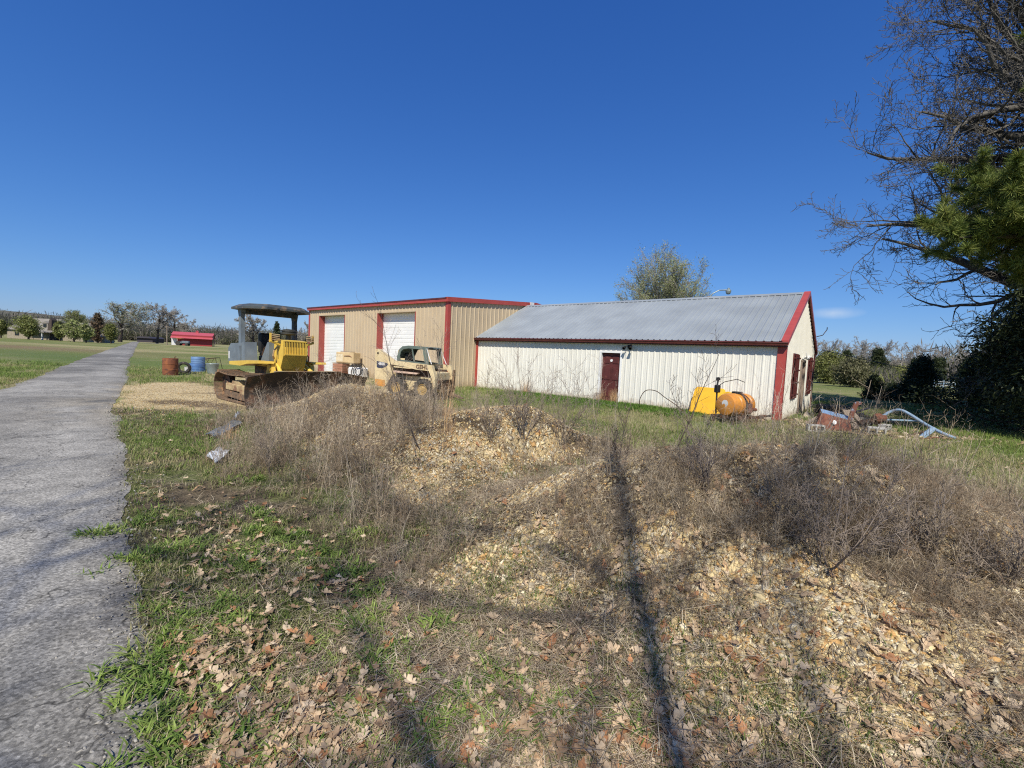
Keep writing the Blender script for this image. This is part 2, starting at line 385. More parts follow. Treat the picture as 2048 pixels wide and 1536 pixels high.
# bare gravel faces of the heaps, set by photo pixels on the terrain
def pb(px, py, sx, sy, a=0):
    p = on(px, py); return (p[0], p[1], sx, sy, a)
BARE = [(-.15, 6.95, .75, .45, 0), (.8, 7.1, .6, .4, 0), pb(930, 900, .95, .5, 0), pb(1060, 862, .6, .3, 0), pb(850, 965, .5, .6, .5), pb(1010, 1110, .42, .30, .2), pb(960, 1150, .3, .25, 0), pb(1150, 950, .5, .3, 0), pb(1080, 1200, .3, .2, 0),
        pb(1500, 1400, .55, .35, 0), pb(1700, 1300, .6, .35, 0), pb(1850, 1480, .5, .3, 0), pb(1620, 1180, .45, .2, -.4), pb(1380, 1330, .25, .3, 0), pb(720, 775, .6, .5, 0),
        pb(1450, 1180, .3, .2, 0), pb(1950, 1350, .5, .3, 0), pb(1300, 1130, .3, .2, 0), pb(640, 830, .4, .35, 0), pb(1440, 900, .4, .2, 0)]
def mix3(a, b, t): return a + (b - a) * t[..., None]
C_ = lambda *a: np.array(a, float)
def mound_h(x, y):
    h = np.zeros(np.shape(x))
    for mx, my, sx, sy, an, hh in MOUNDS:
        c, s = math.cos(an), math.sin(an); dx = x - mx; dy = y - my
        u = (dx * c + dy * s) / sx; v = (-dx * s + dy * c) / sy
        h = h + hh * np.exp(-((u * u + v * v) ** 1.35) * .42)
    return h
def apron_mask(x, y):
    # yellow gravel pull-in between the lane and the machines
    re = np.interp(y, RY, RX)
    n = (fbm(x, y, 1.6, 4) - .5)
    n3_ = fbm(x * .6 + 40, y + 8, 2.6, 3) - .5
    m = smooth(8.4, 10.8, y + n * 4 + n3_ * 4) * smooth(18.6, 16.2, y + n * 3 + n3_ * 5 - (x + 9) * .25) * smooth(-1.0, .6, x - re + n * 1.2) * smooth(-1.5, -4.0, x + n * 2)
    m2 = smooth(17, 19, y + n * 3) * smooth(30, 25, y + n * 3) * smooth(-15.5, -13.0, x + (y - 20) * .55 + n * 2) * smooth(1, -2.5, x + (y - 15) * .6)
    return np.clip(m + m2 * .7, 0, 1)
def dirt_mask(x, y):
    n = (fbm(x + 31, y, .9, 4) - .5)
    re = np.interp(y, RY, RX)
    m = blobs(x + n, y * 1.0 + n, [(-8.3, 11.6, 1.8, .45, -.25), (-6.2, 8.3, 1.5, .6, -.5), (-9.0, 14.4, 1.4, .3, .2), (-11.5, 18.4, 1.8, .6, .3)])
    return m
def zone(x, y):
    x = np.asarray(x, float); y = np.asarray(y, float)
    d = np.hypot(x, y)
    n1 = fbm(x, y, 3.2, 4); n2 = fbm(x + 50, y + 9, .55, 4); n3 = fbm(x * .35 + 11, y * 1.0 + 3, 6, 4); nf = fbm(x * .4 + 7, y + 70, 26, 3)
    green = mix3(C_(.135, .175, .045), C_(.19, .23, .062), n2)
    dry = mix3(C_(.25, .215, .115), C_(.33, .28, .16), n2)
    t = smooth(.42, .62, n1 * .35 + n3 * .4 + n2 * .25)
    c = mix3(green, dry, t * .8 + .08)
    fard = smooth(28, 70, d)
    cf = mix3(C_(.15, .175, .06), C_(.33, .29, .155), smooth(.38, .64, n3 * .5 + nf * .5))
    c = mix3(c, cf, fard * .85)
    # brown strip of old grass far left
    re = np.interp(y, RY, RX)
    strip = blobs(x, y, [(-58, 52, 16, 5.5, -.3)]); c = mix3(c, C_(.22, .15, .10), strip * .8)
    deep = blobs(x, y, [(-34, 33, 18, 4.5, -.5)]); c = mix3(c, C_(.085, .135, .045), deep * .7)
    # lush patch along the white wall
    lush = blobs(x, y, [(2.2, 16.3, 3.4, 1.3, -.6), (6.5, 12.0, 2.6, 1.2, -.4), (9.5, 9.2, 4.5, 1.6, -.2), (24, 24, 10, 5, -.3)]) * smooth(.35, .6, n2 + .15)
    c = mix3(c, C_(.075, .135, .028), lush * .7)
    # verge by the lane: thin grass over brown soil
    verge = smooth(4.6, 2.6, x - re - n1 * .8) * smooth(12.0, 10.0, y) * smooth(-.3, .1, x - re)
    vs = mix3(C_(.125, .10, .065), C_(.12, .135, .05), smooth(.4, .62, n2)); c = mix3(c, vs, verge)
    mh = mound_h(x, y)
    mm_ = smooth(.06, .22, mh + (n2 - .5) * .1)
    litter = mix3(C_(.115, .085, .055), C_(.20, .15, .095), n2)
    c = mix3(c, litter, mm_)
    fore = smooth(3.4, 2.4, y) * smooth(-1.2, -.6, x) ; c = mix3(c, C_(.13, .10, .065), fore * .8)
    bare = blobs(x + (n2 - .5) * .5, y + (n1 - .5) * .5, BARE); bare = smooth(.35, .75, bare + (n2 - .5) * .3)
    grav = mix3(C_(.44, .33, .18), C_(.60, .48, .29), fbm(x, y, .12, 3))
    c = mix3(c, grav, bare * .9)
    sand = blobs(x, y, [pb(868, 880, .55, .28, 0)]); c = mix3(c, C_(.50, .33, .16), smooth(.4, .8, sand) * .9)
    ap = apron_mask(x, y); apc = mix3(C_(.46, .35, .19), C_(.60, .49, .30), n2)
    c = mix3(c, apc, smooth(.25, .7, ap * .8 + (n2 - .5) * .55 + (n3 - .5) * .4) * .95)
    dm = dirt_mask(x, y); c = mix3(c, C_(.13, .092, .060), smooth(.3, .7, dm + (n2 - .5) * .4) * .9)
    # debris corner by the gable: chips and soil
    db = blobs(x, y, [(10.0, 13.6, 1.5, 1.0, -.5), (11.9, 12.2, 1.2, .35, -.3)]); c = mix3(c, C_(.36, .27, .17), smooth(.3, .7, db + (n2 - .5) * .5) * .8)
    leafy = blobs(x, y, [(26, 22, 14, 7, -.3), (19, 14, 5, 2.4, -.3)]) * smooth(.4, .62, n2); c = mix3(c, C_(.17, .13, .08), leafy * .5)
    return c
ang = np.radians(np.concatenate([np.arange(-72, 72, .3), np.arange(72, 288, 4.0)]))
rad = [.35]
while rad[-1] < 4200: rad.append(rad[-1] * (1.0125 if rad[-1] < 40 else 1.03))
rad = np.array(rad)
A, Rr = np.meshgrid(ang, rad)
gx, gy = np.sin(A) * Rr, np.cos(A) * Rr
gz = H(gx, gy)
gz = gz - .006
nr, na = A.shape
V = np.stack([gx, gy, gz], -1).reshape(-1, 3)
cc = zone(gx, gy).reshape(-1, 3)
V = np.vstack([V, [[0, 0, float(H(0, 0)) - .006]]]); cc = np.vstack([cc, cc[:1]])
ii, jj = np.meshgrid(np.arange(nr - 1), np.arange(na), indexing='ij')
j2 = (jj + 1) % na
Fq = np.stack([ii * na + jj, (ii + 1) * na + jj, (ii + 1) * na + j2, ii * na + j2], -1).reshape(-1, 4)
mg = colmat('ground_soil', rough=.95, var=.35, scale=9, spec=.1)
# finer speckle and relief for the soil
n = mg.node_tree.nodes; l = mg.node_tree.links; b = n['Principled BSDF']
t = n.new('ShaderNodeTexCoord')
n1 = n.new('ShaderNodeTexNoise'); n1.inputs['Scale'].default_value = 55; n1.inputs['Detail'].default_value = 6; n1.inputs['Roughness'].default_value = .7; l.new(t.outputs['Object'], n1.inputs['Vector'])
vr = n.new('ShaderNodeTexVoronoi'); vr.inputs['Scale'].default_value = 38; l.new(t.outputs['Object'], vr.inputs['Vector'])
m1 = n.new('ShaderNodeMath'); m1.operation = 'ADD'; l.new(n1.outputs[0], m1.inputs[0]); l.new(vr.outputs[0], m1.inputs[1])
bp = n.new('ShaderNodeBump'); bp.inputs['Strength'].default_value = .8; bp.inputs['Distance'].default_value = .02; l.new(m1.outputs[0], bp.inputs['Height']); l.new(bp.outputs[0], b.inputs['Normal'])
mr_ = n.new('ShaderNodeMapRange'); mr_.inputs[1].default_value = .3; mr_.inputs[2].default_value = .7; mr_.inputs[3].default_value = .55; mr_.inputs[4].default_value = 1.4; l.new(n1.outputs[0], mr_.inputs[0])
src = b.inputs['Base Color'].links[0].from_socket
vm = n.new('ShaderNodeVectorMath'); vm.operation = 'SCALE'; l.new(src, vm.inputs[0]); l.new(mr_.outputs[0], vm.inputs['Scale']); l.new(vm.outputs[0], b.inputs['Base Color'])
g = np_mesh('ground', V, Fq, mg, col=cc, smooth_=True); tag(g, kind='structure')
# close the middle
mb = MB(); mb.add([tuple(V[i]) for i in range(na)] + [tuple(V[-1])], [(i, (i + 1) % na, na) for i in range(na)])
go = mb.build('soil_underfoot', M['logwood']); tag(go, kind='structure')

# the lane
s_ = [0.]
RP = np.array(RPTS)
seg = np.hypot(*(RP[1:] - RP[:-1]).T); cum = np.concatenate([[0], np.cumsum(seg)])
ts = [0]
while ts[-1] < cum[-1]: ts.append(ts[-1] + max(.10, .012 * max(0, ts[-1] - 3)))
ts = np.array(ts[:-1])
cx_ = np.interp(ts, cum, RP[:, 0]); cy_ = np.interp(ts, cum, RP[:, 1])
k_ = np.ones(9) / 9
def sm(a): p = np.pad(a, 4, mode='edge'); return np.convolve(p, k_, 'valid')
cx_, cy_ = sm(cx_), sm(cy_)
tx = np.gradient(cx_); ty = np.gradient(cy_); tl = np.hypot(tx, ty); tx /= tl; ty /= tl
wr = (fbm(ts, ts * 0, .25, 3) - .5) * .10 + (fbm(ts, ts * 0 + 4, 2.2, 2) - .5) * .30
wl = (fbm(ts, ts * 0 + 9, 1.5, 3) - .5) * .25
RWID = 2.62
nc = 14; vs = []
for k in range(nc + 1):
    f_ = k / nc
    off = -f_ * RWID
    e = wr * max(0, 1 - f_ * 6) + wl * max(0, 1 - (1 - f_) * 6)
    px_ = cx_ + (ty) * (off + e); py_ = cy_ - tx * (off + e)
    vs.append(np.stack([px_, py_, np.full(len(px_), .001 + .03 * math.sin(pi * f_) ** .6) + H(px_, py_) * 0], -1))
vs = np.stack(vs, 1); nr2 = len(ts)
Vr = vs.reshape(-1, 3); i2, j2 = np.meshgrid(np.arange(nr2 - 1), np.arange(nc), indexing='ij'); w2 = nc + 1
Fr = np.stack([i2 * w2 + j2, i2 * w2 + j2 + 1, (i2 + 1) * w2 + j2 + 1, (i2 + 1) * w2 + j2], -1).reshape(-1, 4)
def road_col(x, y):
    n1 = fbm(x, y, 1.6, 4); n2 = fbm(x, y * .5, 5, 3)
    c = mix3(C_(.185, .178, .162), C_(.33, .317, .285), smooth(.36, .64, n1 * .5 + n2 * .5))
    re = np.interp(y, RY, RX); lat = (re - x) / ROAD_W
    trk = np.exp(-((lat - .27) / .10) ** 2) + np.exp(-((lat - .74) / .10) ** 2); c = c * (1 + .10 * trk * smooth(.3, .6, fbm(x, y, 3, 3)))[..., None]
    edge = smooth(.12, .0, lat) + smooth(.9, 1., lat); c = mix3(c, C_(.20, .175, .135), np.clip(edge, 0, 1) * .55 * smooth(.35, .6, fbm(x, y, .6, 3)))
    pt = smooth(.60, .66, fbm(x + 20, y + 44, 2.4, 2)); c = c * (1 - .22 * pt)[..., None]
    dust = blobs(x, y, [(-9.5, 10.5, 2.6, 1.2, -.8), (-12.5, 14.2, 2.2, 1.0, -.8)]) * smooth(.35, .6, fbm(x, y, .7, 4)); c = mix3(c, C_(.42, .37, .28), dust * .6)
    return c
mr2 = colmat('old_asphalt', rough=.9, var=.2, scale=3, spec=.25)
n = mr2.node_tree.nodes; l = mr2.node_tree.links; b = n['Principled BSDF']
t = n.new('ShaderNodeTexCoord')
vo = n.new('ShaderNodeTexVoronoi'); vo.inputs['Scale'].default_value = 75; l.new(t.outputs['Object'], vo.inputs['Vector'])
no = n.new('ShaderNodeTexNoise'); no.inputs['Scale'].default_value = 48; no.inputs['Detail'].default_value = 7; no.inputs['Roughness'].default_value = .75; l.new(t.outputs['Object'], no.inputs['Vector'])
rp = n.new('ShaderNodeValToRGB'); e = rp.color_ramp.elements; e[0].position = .30; e[0].color = (.38, .38, .38, 1); e[1].position = .62; e[1].color = (1.15, 1.15, 1.15, 1)
e3 = rp.color_ramp.elements.new(.75); e3.color = (2.2, 2.2, 2.1, 1)
l.new(no.outputs[0], rp.inputs[0])
sep = n.new('ShaderNodeSeparateColor'); l.new(vo.outputs['Color'], sep.inputs[0])
mrc = n.new('ShaderNodeMapRange'); mrc.inputs[1].default_value = 0; mrc.inputs[2].default_value = 1; mrc.inputs[3].default_value = .6; mrc.inputs[4].default_value = 1.35; l.new(sep.outputs[0], mrc.inputs[0])
crk = n.new('ShaderNodeTexVoronoi'); crk.feature = 'DISTANCE_TO_EDGE'; crk.inputs['Scale'].default_value = .8
nd = n.new('ShaderNodeTexNoise'); nd.inputs['Scale'].default_value = 3; nd.inputs['Detail'].default_value = 4; l.new(t.outputs['Object'], nd.inputs['Vector'])
va = n.new('ShaderNodeVectorMath'); va.operation = 'ADD'; l.new(t.outputs['Object'], va.inputs[0]); l.new(nd.outputs[1], va.inputs[1]); l.new(va.outputs[0], crk.inputs['Vector'])
cr2 = n.new('ShaderNodeMapRange'); cr2.inputs[1].default_value = .0; cr2.inputs[2].default_value = .012; cr2.inputs[3].default_value = .35; cr2.inputs[4].default_value = 1; l.new(crk.outputs[0], cr2.inputs[0])
ma = n.new('ShaderNodeMath'); ma.operation = 'MULTIPLY'; l.new(mrc.outputs[0], ma.inputs[0]); l.new(cr2.outputs[0], ma.inputs[1])
src = b.inputs['Base Color'].links[0].from_socket
v1 = n.new('ShaderNodeVectorMath'); v1.operation = 'MULTIPLY'; l.new(src, v1.inputs[0]); l.new(rp.outputs[0], v1.inputs[1])
v2 = n.new('ShaderNodeVectorMath'); v2.operation = 'SCALE'; l.new(v1.outputs[0], v2.inputs[0]); l.new(ma.outputs[0], v2.inputs['Scale']); l.new(v2.outputs[0], b.inputs['Base Color'])
bp = n.new('ShaderNodeBump'); bp.inputs['Strength'].default_value = .55; bp.inputs['Distance'].default_value = .012; l.new(no.outputs[0], bp.inputs['Height']); l.new(bp.outputs[0], b.inputs['Normal'])
rd = np_mesh('road', Vr, Fr, mr2, col=road_col(Vr[:, 0], Vr[:, 1]), smooth_=True); tag(rd, kind='structure')
# grey yard where the lane meets the barn
mb = MB(); a_, b_ = (-119, 166), (-150, 178)
mb.quad((-141, 166, .03), (-96, 166, .03), (-100, 170, .03), (-144, 170, .03)); o = mb.build('drive', M['concrete']); tag(o, kind='structure')

# ------------------------------------------------------------------ buildings
YAW = .6979
CB = Vector((8.6023, 14.0308, 0))
Xl = Vector((math.cos(YAW), -math.sin(YAW), 0)); Yl = Vector((math.sin(YAW), math.cos(YAW), 0))
def bld(x, y, z=0): return CB + Xl * x + Yl * y + Vector((0, 0, z))
LW, WW, HE, HR = 13.73, 7.7, 2.55, 4.62
def ribwall(mb, u0, u1, zb, zt, put, openings=(), pitch=.3048, rib=.034, phase=.1, minor=True):
    pts = {u0: 0., u1: 0.}
    k = math.floor(u0 / pitch) - 1
    while k * pitch < u1 + pitch:
        c = k * pitch + phase
        for du, w_ in ((-.042, 0), (-.016, rib), (.016, rib), (.042, 0)):
            if u0 < c + du < u1: pts[round(c + du, 4)] = w_
        if minor:
            for f_ in (.36, .64):
                for du, w_ in ((-.012, 0), (0, .005), (.012, 0)):
                    uu = c + pitch * f_ + du
                    if u0 < uu < u1: pts[round(uu, 4)] = w_
        k += 1
    us = sorted(pts)
    for a, b, za, zb_ in openings:
        for e in (a, b):
            if e not in pts and u0 < e < u1:
                lo = max(u for u in us if u < e); hi = min(u for u in us if u > e)
                pts[e] = pts[lo] + (pts[hi] - pts[lo]) * (e - lo) / (hi - lo)
    us = sorted(pts)
    for a, b in zip(us[:-1], us[1:]):
        ivs = [(zb, None)]
        mid = (a + b) / 2
        segs = []; z0 = zb
        for oa, ob, za, zc in sorted(openings, key=lambda q: q[2]):
            if oa - 1e-6 <= mid <= ob + 1e-6:
                if za > z0: segs.append((z0, za))
                z0 = zc
        segs.append((z0, None))
        for s0, s1 in segs:
            mb.quad(put(a, pts[a], s0), put(b, pts[b], s0), put(b, pts[b], zt(b) if s1 is None else s1), put(a, pts[a], zt(a) if s1 is None else s1))

# --- white shed
WB = empty('metal_shed', CB, -YAW, 'long low white metal shed with a grey ribbed roof and red trim', 'shed')
DX0, DX1, DZ = -6.50, -5.60, 2.04
G1 = (1.72, 2.66, .70, 2.20); GD = (3.70, 4.62, 0, 2.02); G2 = (5.72, 6.62, .72, 2.20)
TR_ = dict(pitch=.2286, rib=.020)
mb = MB(); ribwall(mb, -LW, 0, -.12, lambda u: HE - .06, lambda u, w_, z: (u, -w_, z), [(DX0, DX1, -.12, DZ)], **TR_); mb.build('front_wall', M['white_wall'], WB)
def gz_(u): return min(HE + (HR - HE) * min(u, WW - u) / (WW / 2), HR) - .05
mb = MB(); ribwall(mb, 0, WW, -.12, gz_, lambda u, w_, z: (w_, u, z), [G1, GD, G2], **TR_); 
mb.build('gable_wall', M['white_wall'], WB)
mb = MB(); ribwall(mb, -LW, 0, -.12, lambda u: HE - .06, lambda u, w_, z: (u, WW + w_, z)); ribwall(mb, 0, WW, -.12, gz_, lambda u, w_, z: (-LW, u, z)); mb.build('rear_wall', M['white_wall'], WB)
# roof: two ribbed slopes
sl = math.hypot(WW / 2 + .15, (HR - HE)); dz_ = (HR - HE) / (WW / 2 + .15)
mb = MB()
for side in (0, 1):
    def put(u, w_, z, side=side):
        yy = -.15 + z * (WW / 2 + .15) / sl; zz = HE + z * (HR - HE) / sl
        nx = -(HR - HE) / sl; nz_ = (WW / 2 + .15) / sl
        y_ = yy + nx * w_; z_ = zz + nz_ * w_
        if side: y_ = WW - y_
        return (u, y_, z_)
    ribwall(mb, -LW - .05, .08, 0, lambda u: sl, put, rib=.024, pitch=.2286)
roof = mb.build('roof', M['galv'], WB)
mb = MB(); mb.prism([(WW / 2 - .16, HR - .055), (WW / 2, HR + .045), (WW / 2 + .16, HR - .055), (WW / 2, HR + .02)], -LW, .05, put=lambda u, w_, z: (w_, u, z)); mb.build('ridge_cap', M['galv'], roof)
mb = MB(); mb.add([(0, -.152, HE - .0), (0, 0, 0)], []); mb = MB()
# rake trim: L-shaped strip on both slopes of the gable
for side in (0, 1):
    fy = (lambda y: WW - y) if side else (lambda y: y)
    for y0, z0, y1, z1 in ((-.17, HE - .02, WW / 2, HR + .01),):
        a0 = (.02, fy(y0), z0 + .05); a1 = (.02, fy(y1), z1 + .05)
        p = [(-.10, fy(y0), z0 + .055), (.105, fy(y0), z0 + .055), (.105, fy(y0), z0 - .10), (.055, fy(y0), z0 - .10)]
        q = [(-.10, fy(y1), z1 + .055), (.105, fy(y1), z1 + .055), (.105, fy(y1), z1 - .10), (.055, fy(y1), z1 - .10)]
        mb.add(p + q, [(0, 1, 5, 4), (1, 2, 6, 5), (2, 3, 7, 6), (3, 0, 4, 7), (0, 1, 2, 3)])
mb.build('rake_trim', M['red_trim'], WB)
# eave gutter along the front
mb = MB(); prof = [(-.155, HE - .015), (-.27, HE - .015), (-.285, HE - .045), (-.26, HE - .075), (-.25, HE - .13), (-.155, HE - .13)]
mb.prism(prof, -LW - .02, .10, put=lambda u, w_, z: (w_, u, z)); mb.build('gutter', M['dark_trim'], WB)
mb = MB(); mb.box(-LW - .02, .08, -.150, -.02, HE - .17, HE - .135); mb.box(-LW - .02, .1, WW + .02, WW + .15, HE - .17, HE - .02); mb.build('eave_trim', M['dark_trim'], WB)
mb = MB()
for x0, x1, y0, y1 in ((-.19, .05, -.05, .0), (.0, .05, -.05, .14)): mb.box(x0, x1, y0 - (.002 if x0 else 0), y1, -.12, HE - .14)
mb.build('corner_trim', M['red_trim'], WB)
mb = MB(); mb.box(-LW - .005, -LW + .14, -.05, 0, -.1, HE - .14); mb.build('corner_trim', M['red_trim'], WB)
mb = MB(); mb.box(0, .05, WW - .14, WW + .04, -.1, HE - .1); mb.build('corner_trim', M['dark_trim'], WB)
# front door
dr = MB(); dr.box(DX0 + .03, DX1 - .03, .09, .13, 0, DZ - .03)
for r_, (za, zb_) in enumerate(((.2, .78), (.9, 1.45), (1.57, 1.9))):
    for xa, xb in ((DX0 + .13, DX0 + .41), (DX0 + .49, DX0 + .77)):
        dr.bbox(xa, xb, .072, .1, za, zb_, .02)
dr = dr.build('door', M['maroon_door'], WB)
mb = MB(); mb.cyl((DX0 + .44, .088, 1.70), (DX0 + .44, .066, 1.70), .055, n=20); mb.build('round_plaque', M['whiteplastic'], dr)
mb = MB(); mb.lathe((DX0 + .10, .09, .98), (0, -1, 0), [(0, .025), (.03, .012), (.05, .028), (.07, .028), (.08, .0)], 12); mb.build('door_knob', M['darkmetal'], dr)
mb = MB(); mb.box(DX0 - .05, DX0 + .03, -.045, .14, 0, DZ + .002); mb.box(DX1 - .03, DX1 + .05, -.045, .14, 0, DZ + .002); mb.box(DX0 - .05, DX1 + .05, -.047, .14, DZ - .03, DZ + .05)
mb.build('door_frame', M['white_door'], WB)
mb = MB(); mb.box(DX0, DX1, -.12, .2, -.1, .0); mb.build('door_step', M['concrete'], WB)
# twin flood lamp beside the door
fl = MB(); fx = -5.24; fl.box(fx - .07, fx + .07, -.09, -.04, 2.20, 2.34)
fl.tube([(fx, -.08, 2.30), (fx - .06, -.16, 2.30), (fx - .10, -.2, 2.25)], .018); fl.tube([(fx, -.08, 2.28), (fx + .08, -.16, 2.27), (fx + .1, -.2, 2.24)], .018)
fl = fl.build('flood_light', M['black'], WB)
for sx in (-.12, .12):
    mb = MB(); mb.lathe((fx + sx, -.19, 2.28), (sx * .8, -.8, -.6), [(0, .03), (.04, .05), (.12, .062), (.15, .066), (.15, .05)], 14); mb.build('lamp_head', M['black'], fl)
# gable openings: barred windows and a plank door
for q, (a, b_, z0, z1) in enumerate((G1, G2)):
    wn = MB(); wn.box(-.06, -.04, a, b_, z0, z1); wn = wn.build('window', M['window'], WB)
    mb = MB()
    for (y0, y1, za, zb_) in ((a - .05, a + .03, z0 - .05, z1 + .05), (b_ - .03, b_ + .05, z0 - .05, z1 + .05), (a + .031, b_ - .031, z0 - .05, z0 + .03), (a + .031, b_ - .031, z1 - .03, z1 + .05), (a + .031, b_ - .031, (z0 + z1) / 2 - .025, (z0 + z1) / 2 + .025)):
        mb.box(-.05, .05, y0, y1, za, zb_)
    mb.build('window_frame', M['maroon_door'], wn)
    mb = MB()
    for k in range(6): mb.cyl((.085, a + .06 + k * (b_ - a - .12) / 5, z0 - .03), (.085, a + .06 + k * (b_ - a - .12) / 5, z1 + .03), .011, n=6)
    for k in range(4):
        zz = z0 + .1 + k * (z1 - z0 - .2) / 3; mb.box(.07, .1, a - .03, b_ + .03, zz - .015, zz + .015)
        for e in (a - .03, b_ + .01): mb.box(.03, .12, e, e + .02, zz - .03, zz + .03)
    mb.build('window_bars', M['maroon_door'], wn)
pd_ = MB()
for k in range(5): pd_.box(-.05, -.01, GD[0] + .03 + k * .172, GD[0] + .195 + k * .172, .0, GD[3] - .03)
pd_ = pd_.build('plank_door', mat('door_planks', (.36, .27, .23), (.27, .19, .16), rough=.85, scale=4, stretch=(4, 4, .6)), WB)
mb = MB(); mb.box(-.06, .06, GD[0] - .07, GD[0] + .03, 0, GD[3]); mb.box(-.06, .06, GD[1] - .03, GD[1] + .07, 0, GD[3]); mb.box(-.06, .062, GD[0] - .07, GD[1] + .07, GD[3] - .03, GD[3] + .06); mb.build('door_frame', M['wood_grey'], WB)
# antler-like rack of white fittings over that door
mb = MB(); yc = (GD[0] + GD[1]) / 2; mb.box(.04, .07, yc - .3, yc + .3, 2.12, 2.18)
for sgn in (-1, 1):
    mb.tube([(.08, yc, 2.2), (.14, yc + sgn * .14, 2.14), (.16, yc + sgn * .30, 2.22), (.14, yc + sgn * .34, 2.36)], [.03, .028, .02, .01], 8)
    mb.lathe((.10, yc + sgn * .15, 2.20), (1, 0, -.5), [(0, .02), (.05, .07), (.12, .08), (.12, .05)], 12)
mb.build('door_lamp', M['whiteplastic'], WB)
mb = MB(); mb.tube([(.1, WW - .7, HE + .62), (.3, WW - .55, HE + .7), (.42, WW - .4, HE + .95), (.42, WW - .38, HE + 1.05)], .018, 6); mb.build('service_mast', M['darkmetal'], WB)

# --- tan shop
BX1 = -LW; BX0 = -LW - 14.15; BY0 = -2.05; BH = 4.30; BYR = 4.75; BHR = 4.86; BY1 = BY0 + 2 * (BYR - BY0)
TB = empty('metal_workshop', bld(BX1, BY0), -YAW, 'tall tan metal workshop with two white roll-up doors and red trim', 'workshop')
tb = lambda x, y, z: (x - BX1, y - BY0, z)
D1 = (-26.42, -23.2, -.12, 3.74); D2 = (-19.6, -16.2, -.12, 3.74)
mb = MB(); ribwall(mb, BX0, BX1, -.12, lambda u: BH - .05, lambda u, w_, z: tb(u, BY0 - w_, z), [D1, D2], phase=.02); mb.build('front_wall', M['beige_wall'], TB)
def bz(u): return BH + (BHR - BH) * (1 - abs(u - BYR) / (BYR - BY0)) - .04
mb = MB(); ribwall(mb, BY0, BY1, -.12, bz, lambda u, w_, z: tb(BX1 + w_, u, z), phase=.05); mb.build('side_wall', M['beige_wall'], TB)
mb = MB(); ribwall(mb, BY0, BY1, -.12, bz, lambda u, w_, z: tb(BX0 - w_, u, z)); ribwall(mb, BX0, BX1, -.12, lambda u: BH - .05, lambda u, w_, z: tb(u, BY1 + w_, z)); mb.build('rear_wall', M['beige_wall'], TB)
mb = MB(); s2 = math.hypot(BYR - BY0 + .12, BHR - BH)
for side in (0, 1):
    def put(u, w_, z, side=side):
        y_ = BY0 - .12 + z * (BYR - BY0 + .12) / s2; z_ = BH + z * (BHR - BH) / s2 + w_
        if side: y_ = 2 * BYR - y_
        return tb(u, y_, z_)
    ribwall(mb, BX0 - .08, BX1 + .08, 0, lambda u: s2, put)
mb.build('roof', mat('dark_red_roof', (.16, .05, .055), (.13, .04, .045), rough=.4, metal=.2), TB)
mb = MB(); mb.prism([(-.14, -.04), (-.17, -.04), (-.17, -.17), (-.05, -.17), (-.05, -.15), (-.14, -.15)], BX0 - .06, BX1 + .03, put=lambda u, w_, z: tb(w_, BY0 + u, BH + z)); mb.build('eave_trim', M['red_trim'], TB)
mb = MB(); mb.box(BX0 - .09 - BX1, .04, -.19, -.12, BH - .038, BH + .03); mb.build('roof_edge', M['dark_trim'], TB)
for side in (0, 1):
    mb = MB(); f_ = (lambda y: 2 * BYR - y) if side else (lambda y: y)
    y0, z0, y1, z1 = BY0 - .16, BH - .01, BYR, BHR
    p = [tb(BX1 - .1, f_(y0), z0 + .06), tb(BX1 + .12, f_(y0), z0 + .06), tb(BX1 + .12, f_(y0), z0 - .16), tb(BX1 + .045, f_(y0), z0 - .16)]
    q = [tb(BX1 - .1, f_(y1), z1 + .06), tb(BX1 + .12, f_(y1), z1 + .06), tb(BX1 + .12, f_(y1), z1 - .16), tb(BX1 + .045, f_(y1), z1 - .16)]
    mb.add(p + q, [(0, 1, 5, 4), (1, 2, 6, 5), (2, 3, 7, 6), (3, 0, 4, 7), (0, 1, 2, 3)]); mb.build('rake_trim', M['red_trim'], TB)
mb = MB(); mb.box(*[v for v in (BX1 - .13 - BX1, .055, -.055, 0, -.12, BH - .17)]); mb.box(0, .057, 0, .13, -.12, BH - .17); mb.build('corner_trim', M['red_trim'], TB)
mb = MB(); mb.box(BX0 - BX1 - .05, BX0 - BX1 + .12, -.055, .05, -.12, BH - .17); mb.build('corner_trim', M['red_trim'], TB)
mb = MB(); mb.box(.05, .18, BYR - BY0 - .6, BYR - BY0 - .3, BHR - .13, BHR + .02); mb.build('vent_box', M['whiteplastic'], TB)
for (a, b_, z0, z1) in (D1, D2):
    a -= BX1; b_ -= BX1
    mb = MB(); zz = z0; k = 0
    while zz < z1:                                   # slatted curtain
        zt = min(zz + .205, z1); mb.quad((a, .34, zz), (b_, .34, zz), (b_, .325, zz + .02), (a, .325, zz + .02)); mb.quad((a, .325, zz + .02), (b_, .325, zz + .02), (b_, .325, zt - .02), (a, .325, zt - .02)); mb.quad((a, .325, zt - .02), (b_, .325, zt - .02), (b_, .34, zt), (a, .34, zt)); zz = zt
    ov = mb.build('rollup_door', M['white_door'], TB)
    for ja, jb in ((a - .05, a + .02), (b_ - .02, b_ + .05)): mb = MB(); mb.box(ja, jb, -.045, .36, z0, z1); mb.build('door_jamb', M['jamb_red'], ov)
    mb = MB(); mb.box(a - .05, b_ + .05, -.047, .36, z1 - .0, z1 + .06); mb.build('door_header', M['beige_wall'], ov)
    mb = MB(); mb.box(a + .02, b_ - .02, .28, .33, z0, z0 + .14); mb.build('bottom_bar', M['darkmetal'], ov)
for nm, x0, x1, y0, y1 in (('slab', 0, 1, 0, 1),):
    mb = MB(); mb.box(BX0 - BX1 + .05, -.05, .3, BY1 - BY0 - .05, -.1, .02); mb.build('floor_slab', M['concrete'], TB)

